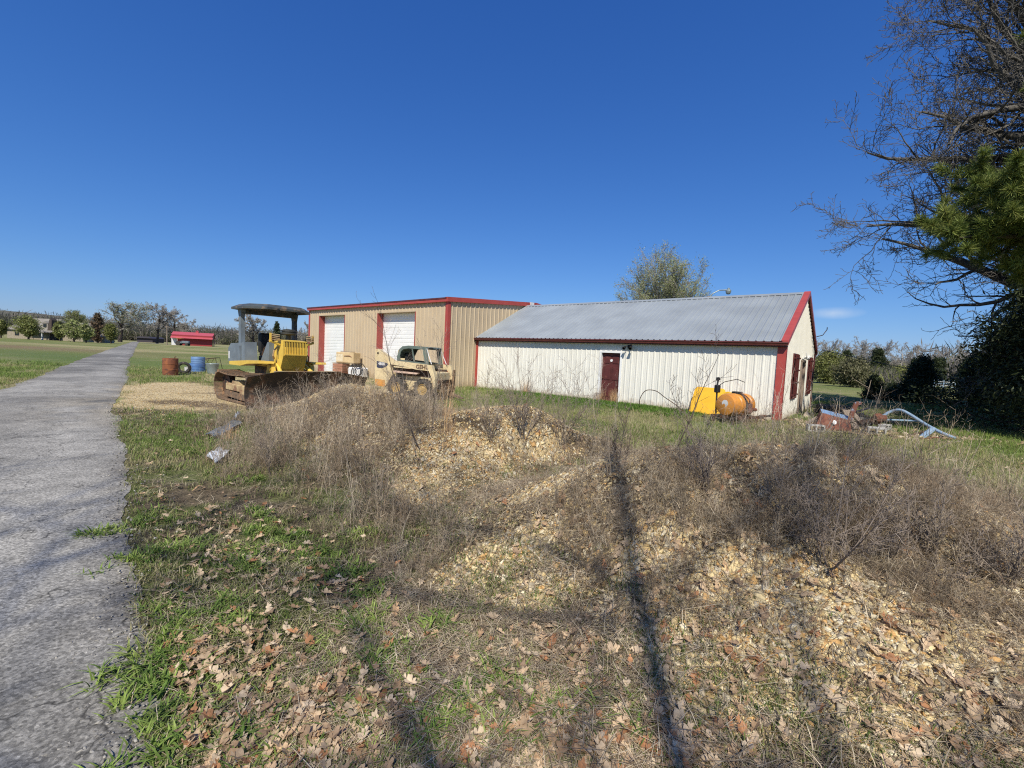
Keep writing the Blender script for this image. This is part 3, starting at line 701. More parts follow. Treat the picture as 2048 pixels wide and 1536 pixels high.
# ------------------------------------------------------------------ bulldozer
DZ_O = Vector((-7.19, 13.47, 0)); DZ_A = math.atan2(-.62, .78)
DZ = empty('bulldozer', DZ_O, DZ_A, 'yellow and slate grey bulldozer with open canopy and a wide dark blade lowered', 'bulldozer')
def track(side):
    yc = side * 1.06; hw = .28
    # loop path: idler front, sprocket rear
    path = []; zf, rf, xf = .42, .37, 1.0; xr, rr, zr = -.78, .37, .44
    for k in range(13): a = -pi / 2 + pi * k / 12; path.append((xf + rf * math.cos(a), zf + rf * math.sin(a)))
    for k in range(1, 9): f_ = k / 9; path.append((xf + (xr - xf) * f_, zf + rf + .02 - .05 * math.sin(pi * f_)))
    for k in range(13): a = pi / 2 + pi * k / 12; path.append((xr + rr * math.cos(a), zr + rr * math.sin(a)))
    for k in range(1, 9): f_ = k / 9; path.append((xr + (xf - xr) * f_, .05))
    P = np.array(path + [path[0]]); sg = np.hypot(*(P[1:] - P[:-1]).T); cu = np.concatenate([[0], np.cumsum(sg)]); n_ = 38
    mb = MB()
    for k in range(n_):
        s0 = cu[-1] * k / n_; s1 = s0 + .01
        x, z = np.interp(s0, cu, P[:, 0]), np.interp(s0, cu, P[:, 1]); x1, z1 = np.interp((s1) % cu[-1], cu, P[:, 0]), np.interp(s1 % cu[-1], cu, P[:, 1])
        a = math.atan2(z1 - z, x1 - x)
        Mx = Matrix.Translation((x, yc, z)) @ Matrix.Rotation(-a, 4, 'Y')
        w_ = cu[-1] / n_ * .47
        mb.box(-w_, w_, -hw, hw, -.022, .008, M=Mx); mb.box(-w_, -w_ + .022, -hw, hw, -.066, -.022, M=Mx); mb.box(-w_ * .8, w_ * .8, -.07, .07, .008, .06, M=Mx)
    tr = mb.build('track', M['trackbrown'], DZ)
    mb = MB(); mb.lathe((xf, yc - .06, zf), (0, 1, 0), [(0, .0), (0, .10), (.03, .11), (.03, .24), (0, .27), (0, .31), (.12, .31), (.12, .0)], 20); mb.build('idler', M['darkmetal'], tr)
    mb = MB(); mb.lathe((xr, yc - .07, zr), (0, 1, 0), [(-.03, .0), (-.03, .14), (0, .16), (0, .31), (.14, .31), (.14, .16), (.2, .14), (.2, 0)], 20)
    for k in range(15):
        a = 2 * pi * k / 15; mb.box(.29, .35, -.03, .03, -.04, .04, M=Matrix.Translation((xr, yc, zr)) @ Matrix.Rotation(a, 4, 'Y'))
    mb.build('sprocket', M['darkmetal'], tr)
    mb = MB(); mb.bbox(-.55, .95, yc - .17, yc + .17, .30, .50, .02); mb.bbox(.55, 1.12, yc + side * .18 - .012, yc + side * .18 + .012, .12, .34, .005)
    mb.prism([(-.15, .50), (.45, .50), (.38, .60), (-.1, .60)], yc - .15, yc + .15); mb.build('track_frame', M['paletrack'], DZ)
    mb = MB(); mb.prism([(-.02, .30), (1.12, .26), (1.12, .12), (.95, .10), (-.5, .14), (-.5, .30)], yc + side * .19, yc + side * .215); mb.build('roller_guard', M['trackbrown'], tr)
    mb = MB()
    for k in range(6): mb.cyl((-.5 + k * .25, yc - .12, .155), (-.5 + k * .25, yc + .12, .155), .085, n=14)
    mb.build('track_rollers', M['darkmetal'], tr)
track(-1); track(1)
hy0, hy1 = -.42, .26
mb = MB()
mb.prism([(1.05, .90), (1.12, 1.0), (1.30, 1.38), (1.28, 1.80), (.86, 1.83), (.80, .95)], hy0, hy1)          # radiator housing
mb.prism([(.40, 1.15), (.86, 1.15), (.86, 1.80), (.55, 1.78), (.40, 1.5)], hy0 + .04, hy1 - .04)
body = mb.build('hood', M['yellow'], DZ)
mb = MB(); mb.prism([(1.285, 1.42), (1.297, 1.42), (1.282, 1.775), (1.27, 1.775)], hy0 + .05, hy1 - .04); gb = mb.build('grille', M['black'], body)
mb = MB()
for k in range(13):
    y_ = hy0 + .075 + k * (hy1 - hy0 - .14) / 12; mb.prism([(1.29, 1.40), (1.315, 1.40), (1.30, 1.79), (1.275, 1.79)], y_ - .0065, y_ + .0065)
mb.prism([(1.28, 1.395), (1.322, 1.395), (1.322, 1.425), (1.28, 1.425)], hy0 + .03, hy1 - .02); mb.prism([(1.26, 1.775), (1.304, 1.775), (1.304, 1.80), (1.26, 1.80)], hy0 + .03, hy1 - .02)
mb.build('grille_bars', M['yellow'], gb)
mb = MB(); mb.box(.98, 1.02, hy0 - .006, hy0, 1.28, 1.62); mb.build('side_louver', mat('louver_olive', (.36, .27, .06), rough=.6), body)
for sy, y_ in ((-1, hy0), (1, hy1)):
    mb = MB(); yo = y_ + sy * .02
    mb.tube([(1.1, yo, 1.68), (1.1, yo + sy * .26, 1.78)], .03, 8); mb.box(1.06, 1.12, yo + sy * .24 - .02, yo + sy * .24 + .02, 1.74, 2.0)
    br = mb.build('lamp_bracket', M['yellow'], DZ)
    mb = MB()
    for k in range(4): mb.tube([(1.15, yo + sy * .02, 1.80 + k * .05), (1.15, yo + sy * .24, 1.82 + k * .05)], .016, 6)
    mb.build('lamp_guard', M['paletrack'], br)
    mb = MB(); mb.lathe((1.0, yo + sy * .12, 1.88), (1, 0, 0), [(0, 0), (0, .04), (.05, .07), (.1, .075), (.105, 0)], 14); mb.build('head_lamp', M['ropsgrey'], br)
# hoses by the radiator
mb = MB(); mb.tube([(.95, hy0 - .02, 1.62), (.98, hy0 - .12, 1.5), (.98, hy0 - .14, 1.36), (.9, hy0 - .08, 1.28), (.8, hy0 - .03, 1.32)], .022, 7); mb.build('hose', M['paletrack'], DZ)
mb = MB(); mb.tube([(1.2, hy1 + .02, 1.45), (1.22, hy1 + .08, 1.35), (1.2, hy1 + .08, 1.22), (1.1, hy1 + .01, 1.2)], .016, 7); mb.build('hose', M['black'], DZ)
# dash cowl and slate side panels
mb = MB(); mb.prism([(.05, 1.17), (.62, 1.17), (.62, 1.74), (.50, 1.74)], -.52, -.47); mb.prism([(.05, 1.17), (.62, 1.17), (.62, 1.74), (.50, 1.74)], .47, .52); mb.prism([(.50, 1.20), (.62, 1.20), (.62, 1.74), (.50, 1.74)], -.47, .47); mb.build('cowl', M['slate'], DZ)
mb = MB(); mb.cyl((-.15, .05, 1.78), (-.15, .05, 1.95), .06); mb.build('intake_pipe', M['darkmetal'], DZ)
mb = MB(); mb.lathe((.50, .08, 1.98), (0, 0, 1), [(0, .0), (0, .19), (.03, .215), (.07, .215), (.085, .18), (.09, .18), (.10, .215), (.14, .21), (.17, .12), (.18, 0)], 22); mb.cyl((.50, .08, 1.70), (.50, .08, 1.98), .07); mb.build('air_precleaner', mat('precleaner_black', (.05, .048, .04), (.03, .03, .025), rough=.5), DZ)
# deck, fenders
mb = MB()
for sy in (-1, 1):
    ya, yb = sorted((sy * .55, sy * .98)); mb.prism([(-1.02, 1.02), (-1.02, 1.12), (.35, 1.20), (1.02, 1.20), (1.05, 1.14), (.3, 1.10), (-.2, 1.02)], ya, yb)
mb.box(-.9, .45, -.549, .549, 1.03, 1.08); mb.build('deck', M['yellow'], DZ)
for sy in (-1, 1):
    ya, yb = sorted((sy * .52, sy * .97))
    mb = MB(); mb.prism([(-1.12, 1.12), (-1.14, 1.50), (-.94, 1.66), (-.36, 1.68), (-.30, 1.60), (-.22, 1.135)], ya, yb); fb = mb.build('side_tank', M['slate'], DZ)
    mb = MB(); mb.box(-1.10, -1.02, sy * .972 - .003, sy * .972 + .003, 1.20, 1.42); mb.build('worn_decal', M['decalwhite'], fb)
    mb = MB(); mb.prism([(-.17, 1.145), (.10, 1.16), (.02, 1.72), (-.17, 1.70)], ya + .02, yb - .1); mb.build('fender_panel', M['slate'], DZ)
mb = MB(); mb.bbox(-.62, -.12, -.30, .30, 1.30, 1.46, .04); mb.bbox(-.74, -.58, -.30, .30, 1.40, 2.02, .05); mb.bbox(-.55, -.2, -.34, .34, 1.08, 1.32, .02); mb.build('operator_seat', M['black'], DZ)
mb = MB(); mb.lathe((.05, -.32, 1.36), (0, 1, .2), [(0, 0), (0, .13), (.1, .17), (.25, .13), (.3, 0)], 16); mb.build('reservoir', M['whiteplastic'], DZ)
mb = MB()
for y_, x_ in ((-.3, .30), (-.15, .36), (.2, .33)): mb.tube([(x_, y_, 1.3), (x_ - .08, y_ - .02, 1.6), (x_ - .12, y_ - .04, 1.76)], .014, 6); mb.lathe((x_ - .12, y_ - .04, 1.75), (0, 0, 1), [(0, 0), (.01, .03), (.05, .035), (.08, 0)], 10)
mb.tube([(.2, -.45, 1.2), (.12, -.5, 1.36), (.2, -.48, 1.55), (.36, -.48, 1.62)], .02, 6); mb.build('control_levers', M['darkmetal'], DZ)
# canopy on two posts
mb = MB()
rim = [(-1.12, -.62), (-.85, -1.0), (.10, -1.0), (.66, -.60), (.66, .50), (.10, .92), (-.85, .92), (-1.12, .60)]
top = [(x * .82 - .02, y * .84, 2.83) for x, y in rim]; bot = [(x, y, 2.68) for x, y in rim]; rimt = [(x, y, 2.74) for x, y in rim]
nn = len(rim)
fs = [tuple(range(nn))] + [(i, (i + 1) % nn, nn + (i + 1) % nn, nn + i) for i in range(nn)] + [(nn + i, nn + (i + 1) % nn, 2 * nn + (i + 1) % nn, 2 * nn + i) for i in range(nn)]
inn = [(x * .93, y * .93, 2.67) for x, y in rim]; ceil = [(x * .8, y * .82, 2.80) for x, y in rim]
fs += [(2 * nn + i, 2 * nn + (i + 1) % nn, 3 * nn + (i + 1) % nn, 3 * nn + i) for i in range(nn)] + [(3 * nn + i, 3 * nn + (i + 1) % nn, 4 * nn + (i + 1) % nn, 4 * nn + i) for i in range(nn)] + [tuple(range(4 * nn, 5 * nn))]
mb.add(top + rimt + bot + inn + ceil, fs)
mb.box(-.72, -.55, -.80, .80, 2.56, 2.70); cn = mb.build('canopy', M['ropsgrey'], DZ)
for y_ in (-.3, .3): mb = MB(); mb.lathe((.60, y_, 2.66), (1, 0, -.2), [(0, .0), (0, .05), (.06, .06), (.07, 0)], 10); mb.build('work_lamp', M['black'], cn)
for sy in (-1, 1):
    mb = MB(); p0 = Vector((-.62, sy * .78, 1.5)); p1 = Vector((-.66, sy * .78, 2.68))
    vs = []
    for p, wx, wy in ((p0, .09, .06), (p0.lerp(p1, .8), .07, .055), (p1, .13, .065)): vs += [p + Vector((a * wx, b * wy, 0)) for a, b in ((-1, -1), (1, -1), (1, 1), (-1, 1))]
    mb.add(vs, [(i + 4 * j, (i + 1) % 4 + 4 * j, (i + 1) % 4 + 4 * j + 4, i + 4 * j + 4) for j in (0, 1) for i in range(4)] + [(3, 2, 1, 0), (8, 9, 10, 11)]); mb.build('canopy_post', M['slate'] if sy < 0 else M['ropsgrey'], DZ)
# belly, push arms, blade
mb = MB(); mb.bbox(-.8, 1.0, -.36, .36, .45, 1.03, .04); mb.build('chassis', M['trackbrown'], DZ)
for sy in (-1, 1):
    mb = MB(); mb.prism([(.55, .72), (.8, 1.12), (.98, 1.12), (1.1, .82), (1.5, .62), (1.5, .42), (.6, .52)], sy * .56 - .05, sy * .56 + .05)
    mb.cyl((.88, sy * .50, 1.02), (.88, sy * .64, 1.02), .11); mb.build('lift_bracket', M['yellow'], DZ)
    mb = MB(); mb.cyl((.85, sy * .38, 1.12), (1.28, sy * .46, .86), .055); mb.cyl((1.28, sy * .46, .86), (1.66, sy * .54, .60), .032); mb.build('lift_cylinder', M['yellow'], DZ)
    mb = MB(); mb.tube([(.2, sy * .62, .42), (1.2, sy * .66, .38), (1.72, sy * .6, .36)], .085, 8); mb.build('push_arm', M['trackbrown'], DZ)
mb = MB(); n1_, n2_ = 24, 9; bw = 1.80
def bl(y, t):
    "curved mouldboard section, concave to the front"
    topz = .97 - max(0, (abs(y) - .85)) / .95 * .17
    z = .05 + (topz - .05) * t; x = 1.80 + .17 * (2 * t - 1) ** 2 + .02 * t + .05 * abs(y) / bw
    return x, z
for off in (0, -.05):
    vs = []
    for i in range(n1_ + 1):
        y = -1.60 + 3.4 * i / n1_
        for j in range(n2_ + 1): x, z = bl(y, j / n2_); vs.append((x + off, y, z))
    mb.add(vs, [(i * (n2_ + 1) + j, (i + 1) * (n2_ + 1) + j, (i + 1) * (n2_ + 1) + j + 1, i * (n2_ + 1) + j + 1) for i in range(n1_) for j in range(n2_)])
N_ = (n1_ + 1) * (n2_ + 1)
mb.f += [[i * (n2_ + 1) + n2_, (i + 1) * (n2_ + 1) + n2_, N_ + (i + 1) * (n2_ + 1) + n2_, N_ + i * (n2_ + 1) + n2_] for i in range(n1_)] + [[j, j + 1, N_ + j + 1, N_ + j] for j in range(n2_)] + [[n1_ * (n2_ + 1) + j, n1_ * (n2_ + 1) + j + 1, N_ + n1_ * (n2_ + 1) + j + 1, N_ + n1_ * (n2_ + 1) + j] for j in range(n2_)]
mb.m += [0] * (n1_ + 2 * n2_)
mb.build('blade', M['blade'], DZ)
mb = MB(); mb.box(1.96, 1.99, -1.60, bw, .0, .16); mb.build('cutting_edge', M['darkmetal'], DZ)
mb = MB()
for i in range(12):
    y = -.86 + i * .156; mb.prism([(1.93, .955), (1.985, .955), (1.985, .985), (1.93, .985)], y - .078, y + .078)
mb.build('blade_lip', M['paletrack'], DZ)

# ------------------------------------------------------------------ skid steer loader
SK = empty('skid_steer', (-3.36, 16.15, 0), math.atan2(-.375, .927), 'weathered tan skid steer loader with a grey-green cab parked before the tan wall', 'loader')
def plate(mb, poly, y0, y1): mb.prism(poly, y0, y1)
mb = MB(); mb.bbox(-.95, .95, -.48, .48, .28, .98, .03); mb.prism([(-1.15, .55), (-.72, .45), (-.72, 1.18), (-1.2, 1.25)], -.45, .45); mb.build('chassis', M['tanpaint'], SK)
mb = MB(); mb.box(-.75, .8, -.50, -.482, .80, 1.06); mb.box(-.75, .8, .482, .50, .80, 1.06); mb.build('engine_bay_panel', M['darkmetal'], SK)
for sy in (-1, 1):
    ya, yb = sorted((sy * .60, sy * .72))
    mb = MB(); plate(mb, [(-1.50, .45), (-1.44, .36), (-1.06, .34), (-1.0, .40), (-.72, .82), (-.86, 1.16), (-1.28, 1.68), (-1.34, 1.71), (-1.50, 1.70)], ya, yb); tw = mb.build('loader_upright', M['tanpaint'], SK)
    mb = MB(); plate(mb, [(-1.47, .44), (-1.43, .38), (-1.08, .36), (-1.03, .41), (-1.04, .60), (-1.48, .62)], sy * .725 - .004, sy * .725 + .004); mb.build('rust_patch', M['orange'], tw)
    ya, yb = sorted((sy * .56, sy * .70))
    mb = MB(); plate(mb, [(-1.22, 1.62), (-.70, 1.32), (.66, 1.24), (.90, 1.22), (1.03, .84), (1.07, .48), (.98, .47), (.90, .80), (.78, 1.03), (.25, 1.05), (-.18, 1.12), (-.72, 1.17), (-.95, 1.18)], ya, yb); arm = mb.build('lift_arm', M['tanpaint'], SK)
    mb = MB(); plate(mb, [(-.70, 1.08), (.06, 1.06), (.06, 1.10), (-.70, 1.125)], ya + .01, yb - .01); mb.build('arm_link', M['tanpaint'], arm)
    mb = MB(); plate(mb, [(-.70, .90), (.3, .88), (.36, .93), (-.70, .965)], ya - .01, yb - .03); mb.build('step_rail', mat('faded_pink_rail', (.62, .45, .36), rough=.6) if sy < 0 else M['tanpaint'], SK)
    mb = MB(); mb.cyl((-1.38, sy * .55, 1.56), (-1.38, sy * .735, 1.56), .035, n=10); mb.build('pivot_pin', M['black'], tw)
    mb = MB(); mb.cyl((-.1, sy * .5, 1.0), (.5, sy * .6, 1.05), .03, n=8); mb.build('lift_cylinder', M['darkmetal'], SK)
    for x_ in (-.55, .55):
        mb = MB(); yc = sy * .64; hw = .12
        mb.lathe((x_, yc - hw, .36), (0, 1, 0), [(.03, .20), (0, .24), (0, .30), (.035, .355), (.09, .375), (.15, .375), (.205, .355), (.24, .30), (.24, .24), (.21, .20)], 28)
        for k in range(18):
            a = 2 * pi * k / 18
            for q in (-1, 1): mb.box(.365, .395, -.10 if q < 0 else .005, -.005 if q < 0 else .10, -.02, .025, M=Matrix.Translation((x_, yc, .36)) @ Matrix.Rotation(a + q * .08, 4, 'Y'))
        ty_ = mb.build('tyre', M['rubber'], SK, smooth_=True)
        mb = MB(); mb.lathe((x_, yc + sy * .0, .36), (0, sy, 0), [(-.08, .205), (.08, .205), (.09, .19), (.04, .17), (.03, .10), (.05, .09), (.05, 0)], 20); mb.build('rim', M['rimyel'], ty_)
# cab with rounded window openings
cab = [(-.72, 1.30), (-.74, 1.45), (-.66, 1.72), (-.52, 1.84), (-.26, 1.88), (.50, 1.86), (.56, 1.82), (.52, 1.70), (.62, 1.24)]
win = [(-.60, 1.36), (-.62, 1.47), (-.57, 1.66), (-.46, 1.75), (-.25, 1.78), (.34, 1.76), (.36, 1.74), (.38, 1.60), (.46, 1.29)]
def ring_plate(mb, outer, inner, y0, y1):
    n = len(outer); vs = []
    for y in (y0, y1): vs += [(x, y, z) for x, z in outer] + [(x, y, z) for x, z in inner]
    for b_ in (0, 2 * n): mb_f = [(b_ + i, b_ + (i + 1) % n, b_ + n + (i + 1) % n, b_ + n + i) for i in range(n)]; fs_ = mb_f if b_ == 0 else fs_ + mb_f
    fs_ += [(i, (i + 1) % n, 2 * n + (i + 1) % n, 2 * n + i) for i in range(n)] + [(n + i, n + (i + 1) % n, 3 * n + (i + 1) % n, 3 * n + i) for i in range(n)]
    mb.add(vs, fs_)
mb = MB()
for sy in (-1, 1): ya, yb = sorted((sy * .43, sy * .47)); ring_plate(mb, cab, win, ya, yb)
for i in range(2, 7):                                    # roof skin, bevelled front and back
    (xa, za), (xb, zb_) = cab[i - 1], cab[i]; mb.quad((xa, -.43, za), (xb, -.43, zb_), (xb, .43, zb_), (xa, .43, za)); mb.quad((xa, -.43, za - .04), (xb, -.43, zb_ - .04), (xb, .43, zb_ - .04), (xa, .43, za - .04))
cb = mb.build('cab', M['cabgreen'], SK)
for sy in (-1, 1): mb = MB(); mb.prism([(-.03, 1.33), (.02, 1.33), (-.08, 1.77), (-.13, 1.77)], sy * .445 - .008, sy * .445 + .008); mb.build('window_divider', M['cabgreen'], cb)
mb = MB(); mb.tube([(-.42, -.2, 1.45), (-.30, -.2, 1.40), (-.2, -.2, 1.47), (-.08, -.2, 1.72)], .028, 7); mb.bbox(-.5, -.1, -.25, .25, 1.02, 1.2, .04); mb.bbox(-.58, -.46, -.25, .25, 1.15, 1.62, .04); mb.build('seat', M['black'], SK)
mb = MB(); mb.box(.48, .62, -.3, -.2, 1.80, 1.84); mb.build('roof_lamp', M['black'], cb)
for sy in (-1, 1): mb = MB(); mb.tube([(.52, sy * .46, 1.80), (.62, sy * .48, 1.55), (.76, sy * .5, 1.26)], .015, 6); mb.build('grab_rail', M['decalwhite'], cb)
# attachment plate and bucket
mb = MB(); mb.box(1.04, 1.10, -.52, .52, .36, .72); mb.build('quick_hitch', M['darkmetal'], SK)
mb = MB(); mb.prism([(1.12, .95), (1.14, 1.08), (1.20, 1.08), (1.20, .30), (1.12, .25)], .34, .44); mb.prism([(1.12, .5), (1.2, .5), (1.2, .3), (1.12, .3)], -.42, .3)
mb.prism([(1.12, .30), (1.7, .10), (1.7, .07), (1.12, .16)], .1, .22); mb.build('fork_carriage', M['trackbrown'], SK)
# lettering
def text(name, body, size, mat_, parent, loc, rot, ext=.002, bold=.0):
    c = bpy.data.curves.new(name, 'FONT'); c.body = body; c.size = size; c.extrude = ext; c.align_x = 'CENTER'; c.align_y = 'CENTER'; c.offset = bold
    t_ = bpy.data.objects.new(name, c); COL.objects.link(t_); bpy.context.view_layer.update()
    me = bpy.data.meshes.new_from_object(t_.evaluated_get(bpy.context.evaluated_depsgraph_get())); bpy.data.objects.remove(t_)
    me.materials.clear(); me.materials.append(mat_); me.polygons.foreach_set('material_index', [0] * len(me.polygons))
    o = bpy.data.objects.new(name, me); COL.objects.link(o); o.parent = parent; o.location = loc; o.rotation_euler = rot
    return o
text('brand_lettering', 'GEHL', .20, M['brown_letter'], arm if False else SK, (.50, -.706, 1.145), (pi / 2, 0, 0), bold=.006)
mb = MB(); mb.prism([(-1.42, 1.06), (-1.36, 1.02), (-1.15, 1.03), (-.98, 1.10), (-.92, 1.18), (-1.0, 1.22), (-1.42, 1.27)], -.727, -.723); dc = mb.build('model_decal', M['darkblue'], SK)
text('model_lettering', '4840', .145, M['decalwhite'], dc, (-1.20, -.731, 1.175), (pi / 2, 0, 0), bold=.006)

# ------------------------------------------------------------------ odds and ends
def ondrop(px, py): return Vector(on(px, py))
def barrel(loc, r, h, m, label, name='barrel', cat='barrel', lid=None, rings=True, rz=0):
    o = empty(name, loc, rz, label, cat)
    prof = [(0, 0), (0, r - .01), (.01, r), (h * .31, r)] + ([(h * .33, r + .014), (h * .35, r)] if rings else []) + [(h * .64, r)] + ([(h * .66, r + .014), (h * .68, r)] if rings else []) + [(h - .01, r), (h, r - .004), (h, r - .02), (h - .02, r - .022), (h - .02, 0)]
    mb = MB(); mb.lathe((0, 0, 0), (0, 0, 1), prof, 26); mb.build('shell', m, o, smooth_=True)
    return o
bp_ = at(340, 748, 21.0); sc_ = 21 / 880
b1 = barrel((-16.35, 21.0, 0), .31, .80, M['rustbarrel'], 'rusty open steel burn barrel standing left of the blue drums')
mb = MB(); mb.tube([(.2, 0, .78), (.22, 0, .88), (.26, .02, .9)], .02, 6); mb.build('pipe_stub', M['darkmetal'], b1)
X0 = at(395, 742, 24.0)
b2 = barrel((X0.x, 24.0, 0), .36, .46, M['blue_plastic'], 'squat blue plastic drum with another blue drum stacked on it'); 
b3 = barrel((X0.x + .03, 24.0, .462), .32, .36, mat('blue_drum_upper', (.16, .27, .47), (.12, .21, .38), rough=.5, scale=4), 'paler blue drum stacked on top of the squat blue drum')
X1 = at(425, 745, 23.2)
cn_ = empty('rubbish_can', (X1.x, 23.2, 0), 0, 'grey galvanised rubbish can standing in front of the wire rack', 'rubbish can')
mb = MB(); mb.lathe((0, 0, 0), (0, 0, 1), [(0, 0), (0, .23), (.1, .24), (.5, .29), (.52, .30), (.54, .29), (.54, .27), (.1, .21)], 24); mb.build('shell', M['greycan'], cn_, smooth_=True)
for s_i in (-1, 1):
    mb = MB(); mb.tube([(s_i * .28, -.05, .42), (s_i * .34, -.05, .42), (s_i * .34, .05, .42), (s_i * .28, .05, .42)], .009, 6); mb.build('handle', M['darkmetal'], cn_)
X2 = at(376, 743, 22.6)
mb = MB(); mb.lathe((0, 0, 0), (0, 0, 1), [(0, 0), (0, .13), (.30, .155), (.33, .165), (.33, .15), (.02, .12)], 20); o = mb.build('bucket', M['whiteplastic'], None, smooth_=True); o.location = (X2.x, 22.6, 0); tag(o, 'small white plastic bucket beside the blue drums', 'bucket')
X3 = at(362, 746, 22.0)
mb = MB(); R0, r0 = .24, .075
for i in range(20):
    for j in range(8): a = 2 * pi * i / 20; b__ = 2 * pi * j / 8; mb.v.append(((R0 + r0 * math.cos(b__)) * math.cos(a), r0 * math.sin(b__), .31 + (R0 + r0 * math.cos(b__)) * math.sin(a))); mb.f.append([i * 8 + j, ((i + 1) % 20) * 8 + j, ((i + 1) % 20) * 8 + (j + 1) % 8, i * 8 + (j + 1) % 8]); mb.m.append(0)
o = mb.build('tyre', M['rubber'], None, smooth_=True); o.location = (X3.x, 22.2, 0); o.rotation_euler = (.15, 0, .5); tag(o, 'small worn black tyre leaning between the rusty barrel and the bucket', 'tyre')
X4 = at(418, 738, 25.2)
rk = empty('wire_rack', (X4.x, 25.0, 0), .15, 'thin dark metal rack frame standing behind the grey can', 'rack')
mb = MB()
for y_ in (0, .5):
    mb.tube([(-.6, y_, 0), (-.55, y_, .62), (.45, y_, .78), (.62, y_, 0)], .018, 6); mb.tube([(-.3, y_, .66), (-.05, y_, .36), (.15, y_, .73)], .014, 6)
mb.tube([(-.55, 0, .62), (-.55, .5, .62)], .014, 6); mb.tube([(.45, 0, .78), (.45, .5, .78)], .014, 6); mb.build('frame', M['darkmetal'], rk)
# cabinet, crate, white tank and hose by the first roll-up door
P = at(695, 750, 25.5); mP = P.x
o = empty('crate', (mP - .42, 25.6, 0), -.35, 'reddish brown crate standing before the left roll-up door', 'crate')
mb = MB()
for k in range(5): mb.box(-.35, .35, -.3, -.275, .02 + k * .155, .16 + k * .155); mb.box(-.35, .35, .275, .3, .02 + k * .155, .16 + k * .155); mb.box(.325, .35, -.274, .274, .02 + k * .155, .16 + k * .155); mb.box(-.35, -.325, -.274, .274, .02 + k * .155, .16 + k * .155)
mb.build('slat_sides', M['redcrate'], o)
mb = MB(); mb.box(-.36, .36, -.31, .31, .80, .83); mb.build('lid', M['logwood'], o)
o = empty('machine_cabinet', (mP - .05, 25.7, .835), -.35, 'tan painted machine cabinet set on the crate, papers on its side', 'cabinet')
mb = MB(); mb.bbox(-.62, .62, -.32, .32, 0, .62, .03); cbx = mb.build('housing', M['cardboard'], o)
mb = MB(); mb.box(-.60, -.12, -.326, -.3215, .08, .50); mb.build('side_panel', mat('cream_panel', (.66, .58, .42), (.58, .48, .32), rough=.6, scale=7), cbx)
mb = MB(); mb.tube([(-.02, -.335, .40), (.35, -.345, .42), (.5, -.335, .36)], .02, 6); mb.build('handle', M['rust'], cbx)
mb = MB(); mb.box(-.4, .3, -.2, .2, .622, .66); mb.build('loose_board', M['wood_grey'], cbx)
o = empty('water_tank', (mP + .68, 25.3, 0), -.3, 'white plastic tank on the ground right of the crate', 'tank')
mb = MB(); mb.bbox(-.5, .5, -.3, .3, .02, .62, .07); mb.cyl((.1, 0, .62), (.1, 0, .68), .09); mb.build('shell', M['whiteplastic'], o)
mb = MB()
for k in range(3):
    c0 = (.12 + k * .12, -.36 - k * .03, .40 + .03 * k); R1 = .30 - k * .03
    mb.tube([(c0[0] + R1 * math.cos(a), c0[1] + .02 * math.sin(3 * a), c0[2] + R1 * math.sin(a) * 1.1) for a in np.linspace(0, 2 * pi, 22)], .022, 6)
mb.tube([(.3, -.36, .7), (.55, -.36, .85), (.85, -.36, .5), (.95, -.36, .05)], .024, 6)
o2 = mb.build('hose', M['black'], None); o2.location = (mP + .68, 25.3, 0); o2.rotation_euler = (0, 0, -.3); tag(o2, 'coil of black hose draped over the white tank', 'hose')

# yellow plastic lid against the white wall
LY = at(1402, 832, 13.9)
o = empty('plastic_cover', (0, 0, 0), 0, 'large yellow plastic cover leaning on the white shed wall', 'cover'); o.location = bld(-2.08, -.55, 0); o.rotation_euler = (math.radians(-17), 0, -YAW)
mb = MB(); pts = []; W2, H2, R2 = .50, .97, .12
for cx0, cz0, a0 in ((W2 - R2, H2 - R2, 0), (-W2 + R2, H2 - R2, 90)):
    for k in range(6): a = math.radians(a0 + k * 18); pts.append((cx0 + R2 * math.cos(a), cz0 + R2 * math.sin(a)))
pts += [(-W2 - .10, 0), (W2 + .02, 0)]
mb.prism(pts, 0, .05); p2 = [(x * .93, .03 + z * .93) for x, z in pts]; mb.prism(p2, -.03, -.001); mb.build('panel', M['poly_yellow'], o)
o = empty('seat_shell', bld(-1.12, -.75, .30), -YAW, 'low yellow plastic shell behind the orange tank', 'seat shell')
mb = MB(); mb.prism([(-.38, 0), (.36, 0), (.36, .36), (.28, .44), (-.30, .56), (-.38, .52)], 0, .22); mb.build('shell', M['poly_yellow'], o)
mb = MB(); mb.box(-.3, .3, .03, .19, -.34, 0); mb.build('stand', M['darkmetal'], o)
# orange spray tank on a sled
TK = empty('spray_tank', (6.80, 13.28, 0), .50, 'round orange ribbed spray tank lying on a dark steel sled', 'spray tank')
mb = MB(); TK.scale = (1.18, 1.18, 1.18)
rr_ = [(0, 0), (.01, .17), (.04, .26), (.10, .285), (.26, .29), (.28, .27), (.31, .27), (.33, .29), (.45, .29), (.47, .262), (.52, .262), (.54, .29), (.66, .29), (.68, .27), (.71, .27), (.73, .29), (.84, .285), (.9, .25), (.93, .15), (.94, 0)]
mb.lathe((-.47, 0, .46), (1, 0, 0), rr_, 30); tk = mb.build('tank', M['poly_orange'], TK, smooth_=True)
mb = MB(); mb.lathe((-.455, -.02, .50), (-1, 0, 0), [(0, .0), (.006, .085), (.012, .085), (.014, 0)], 20); dcl = mb.build('round_label', M['decalwhite'], tk)
mb = MB(); mb.lathe((.02, 0, .745), (0, 0, 1), [(0, .13), (.04, .13), (.05, .11), (.05, 0)], 18); mb.build('cap', M['black'], tk)
mb = MB()
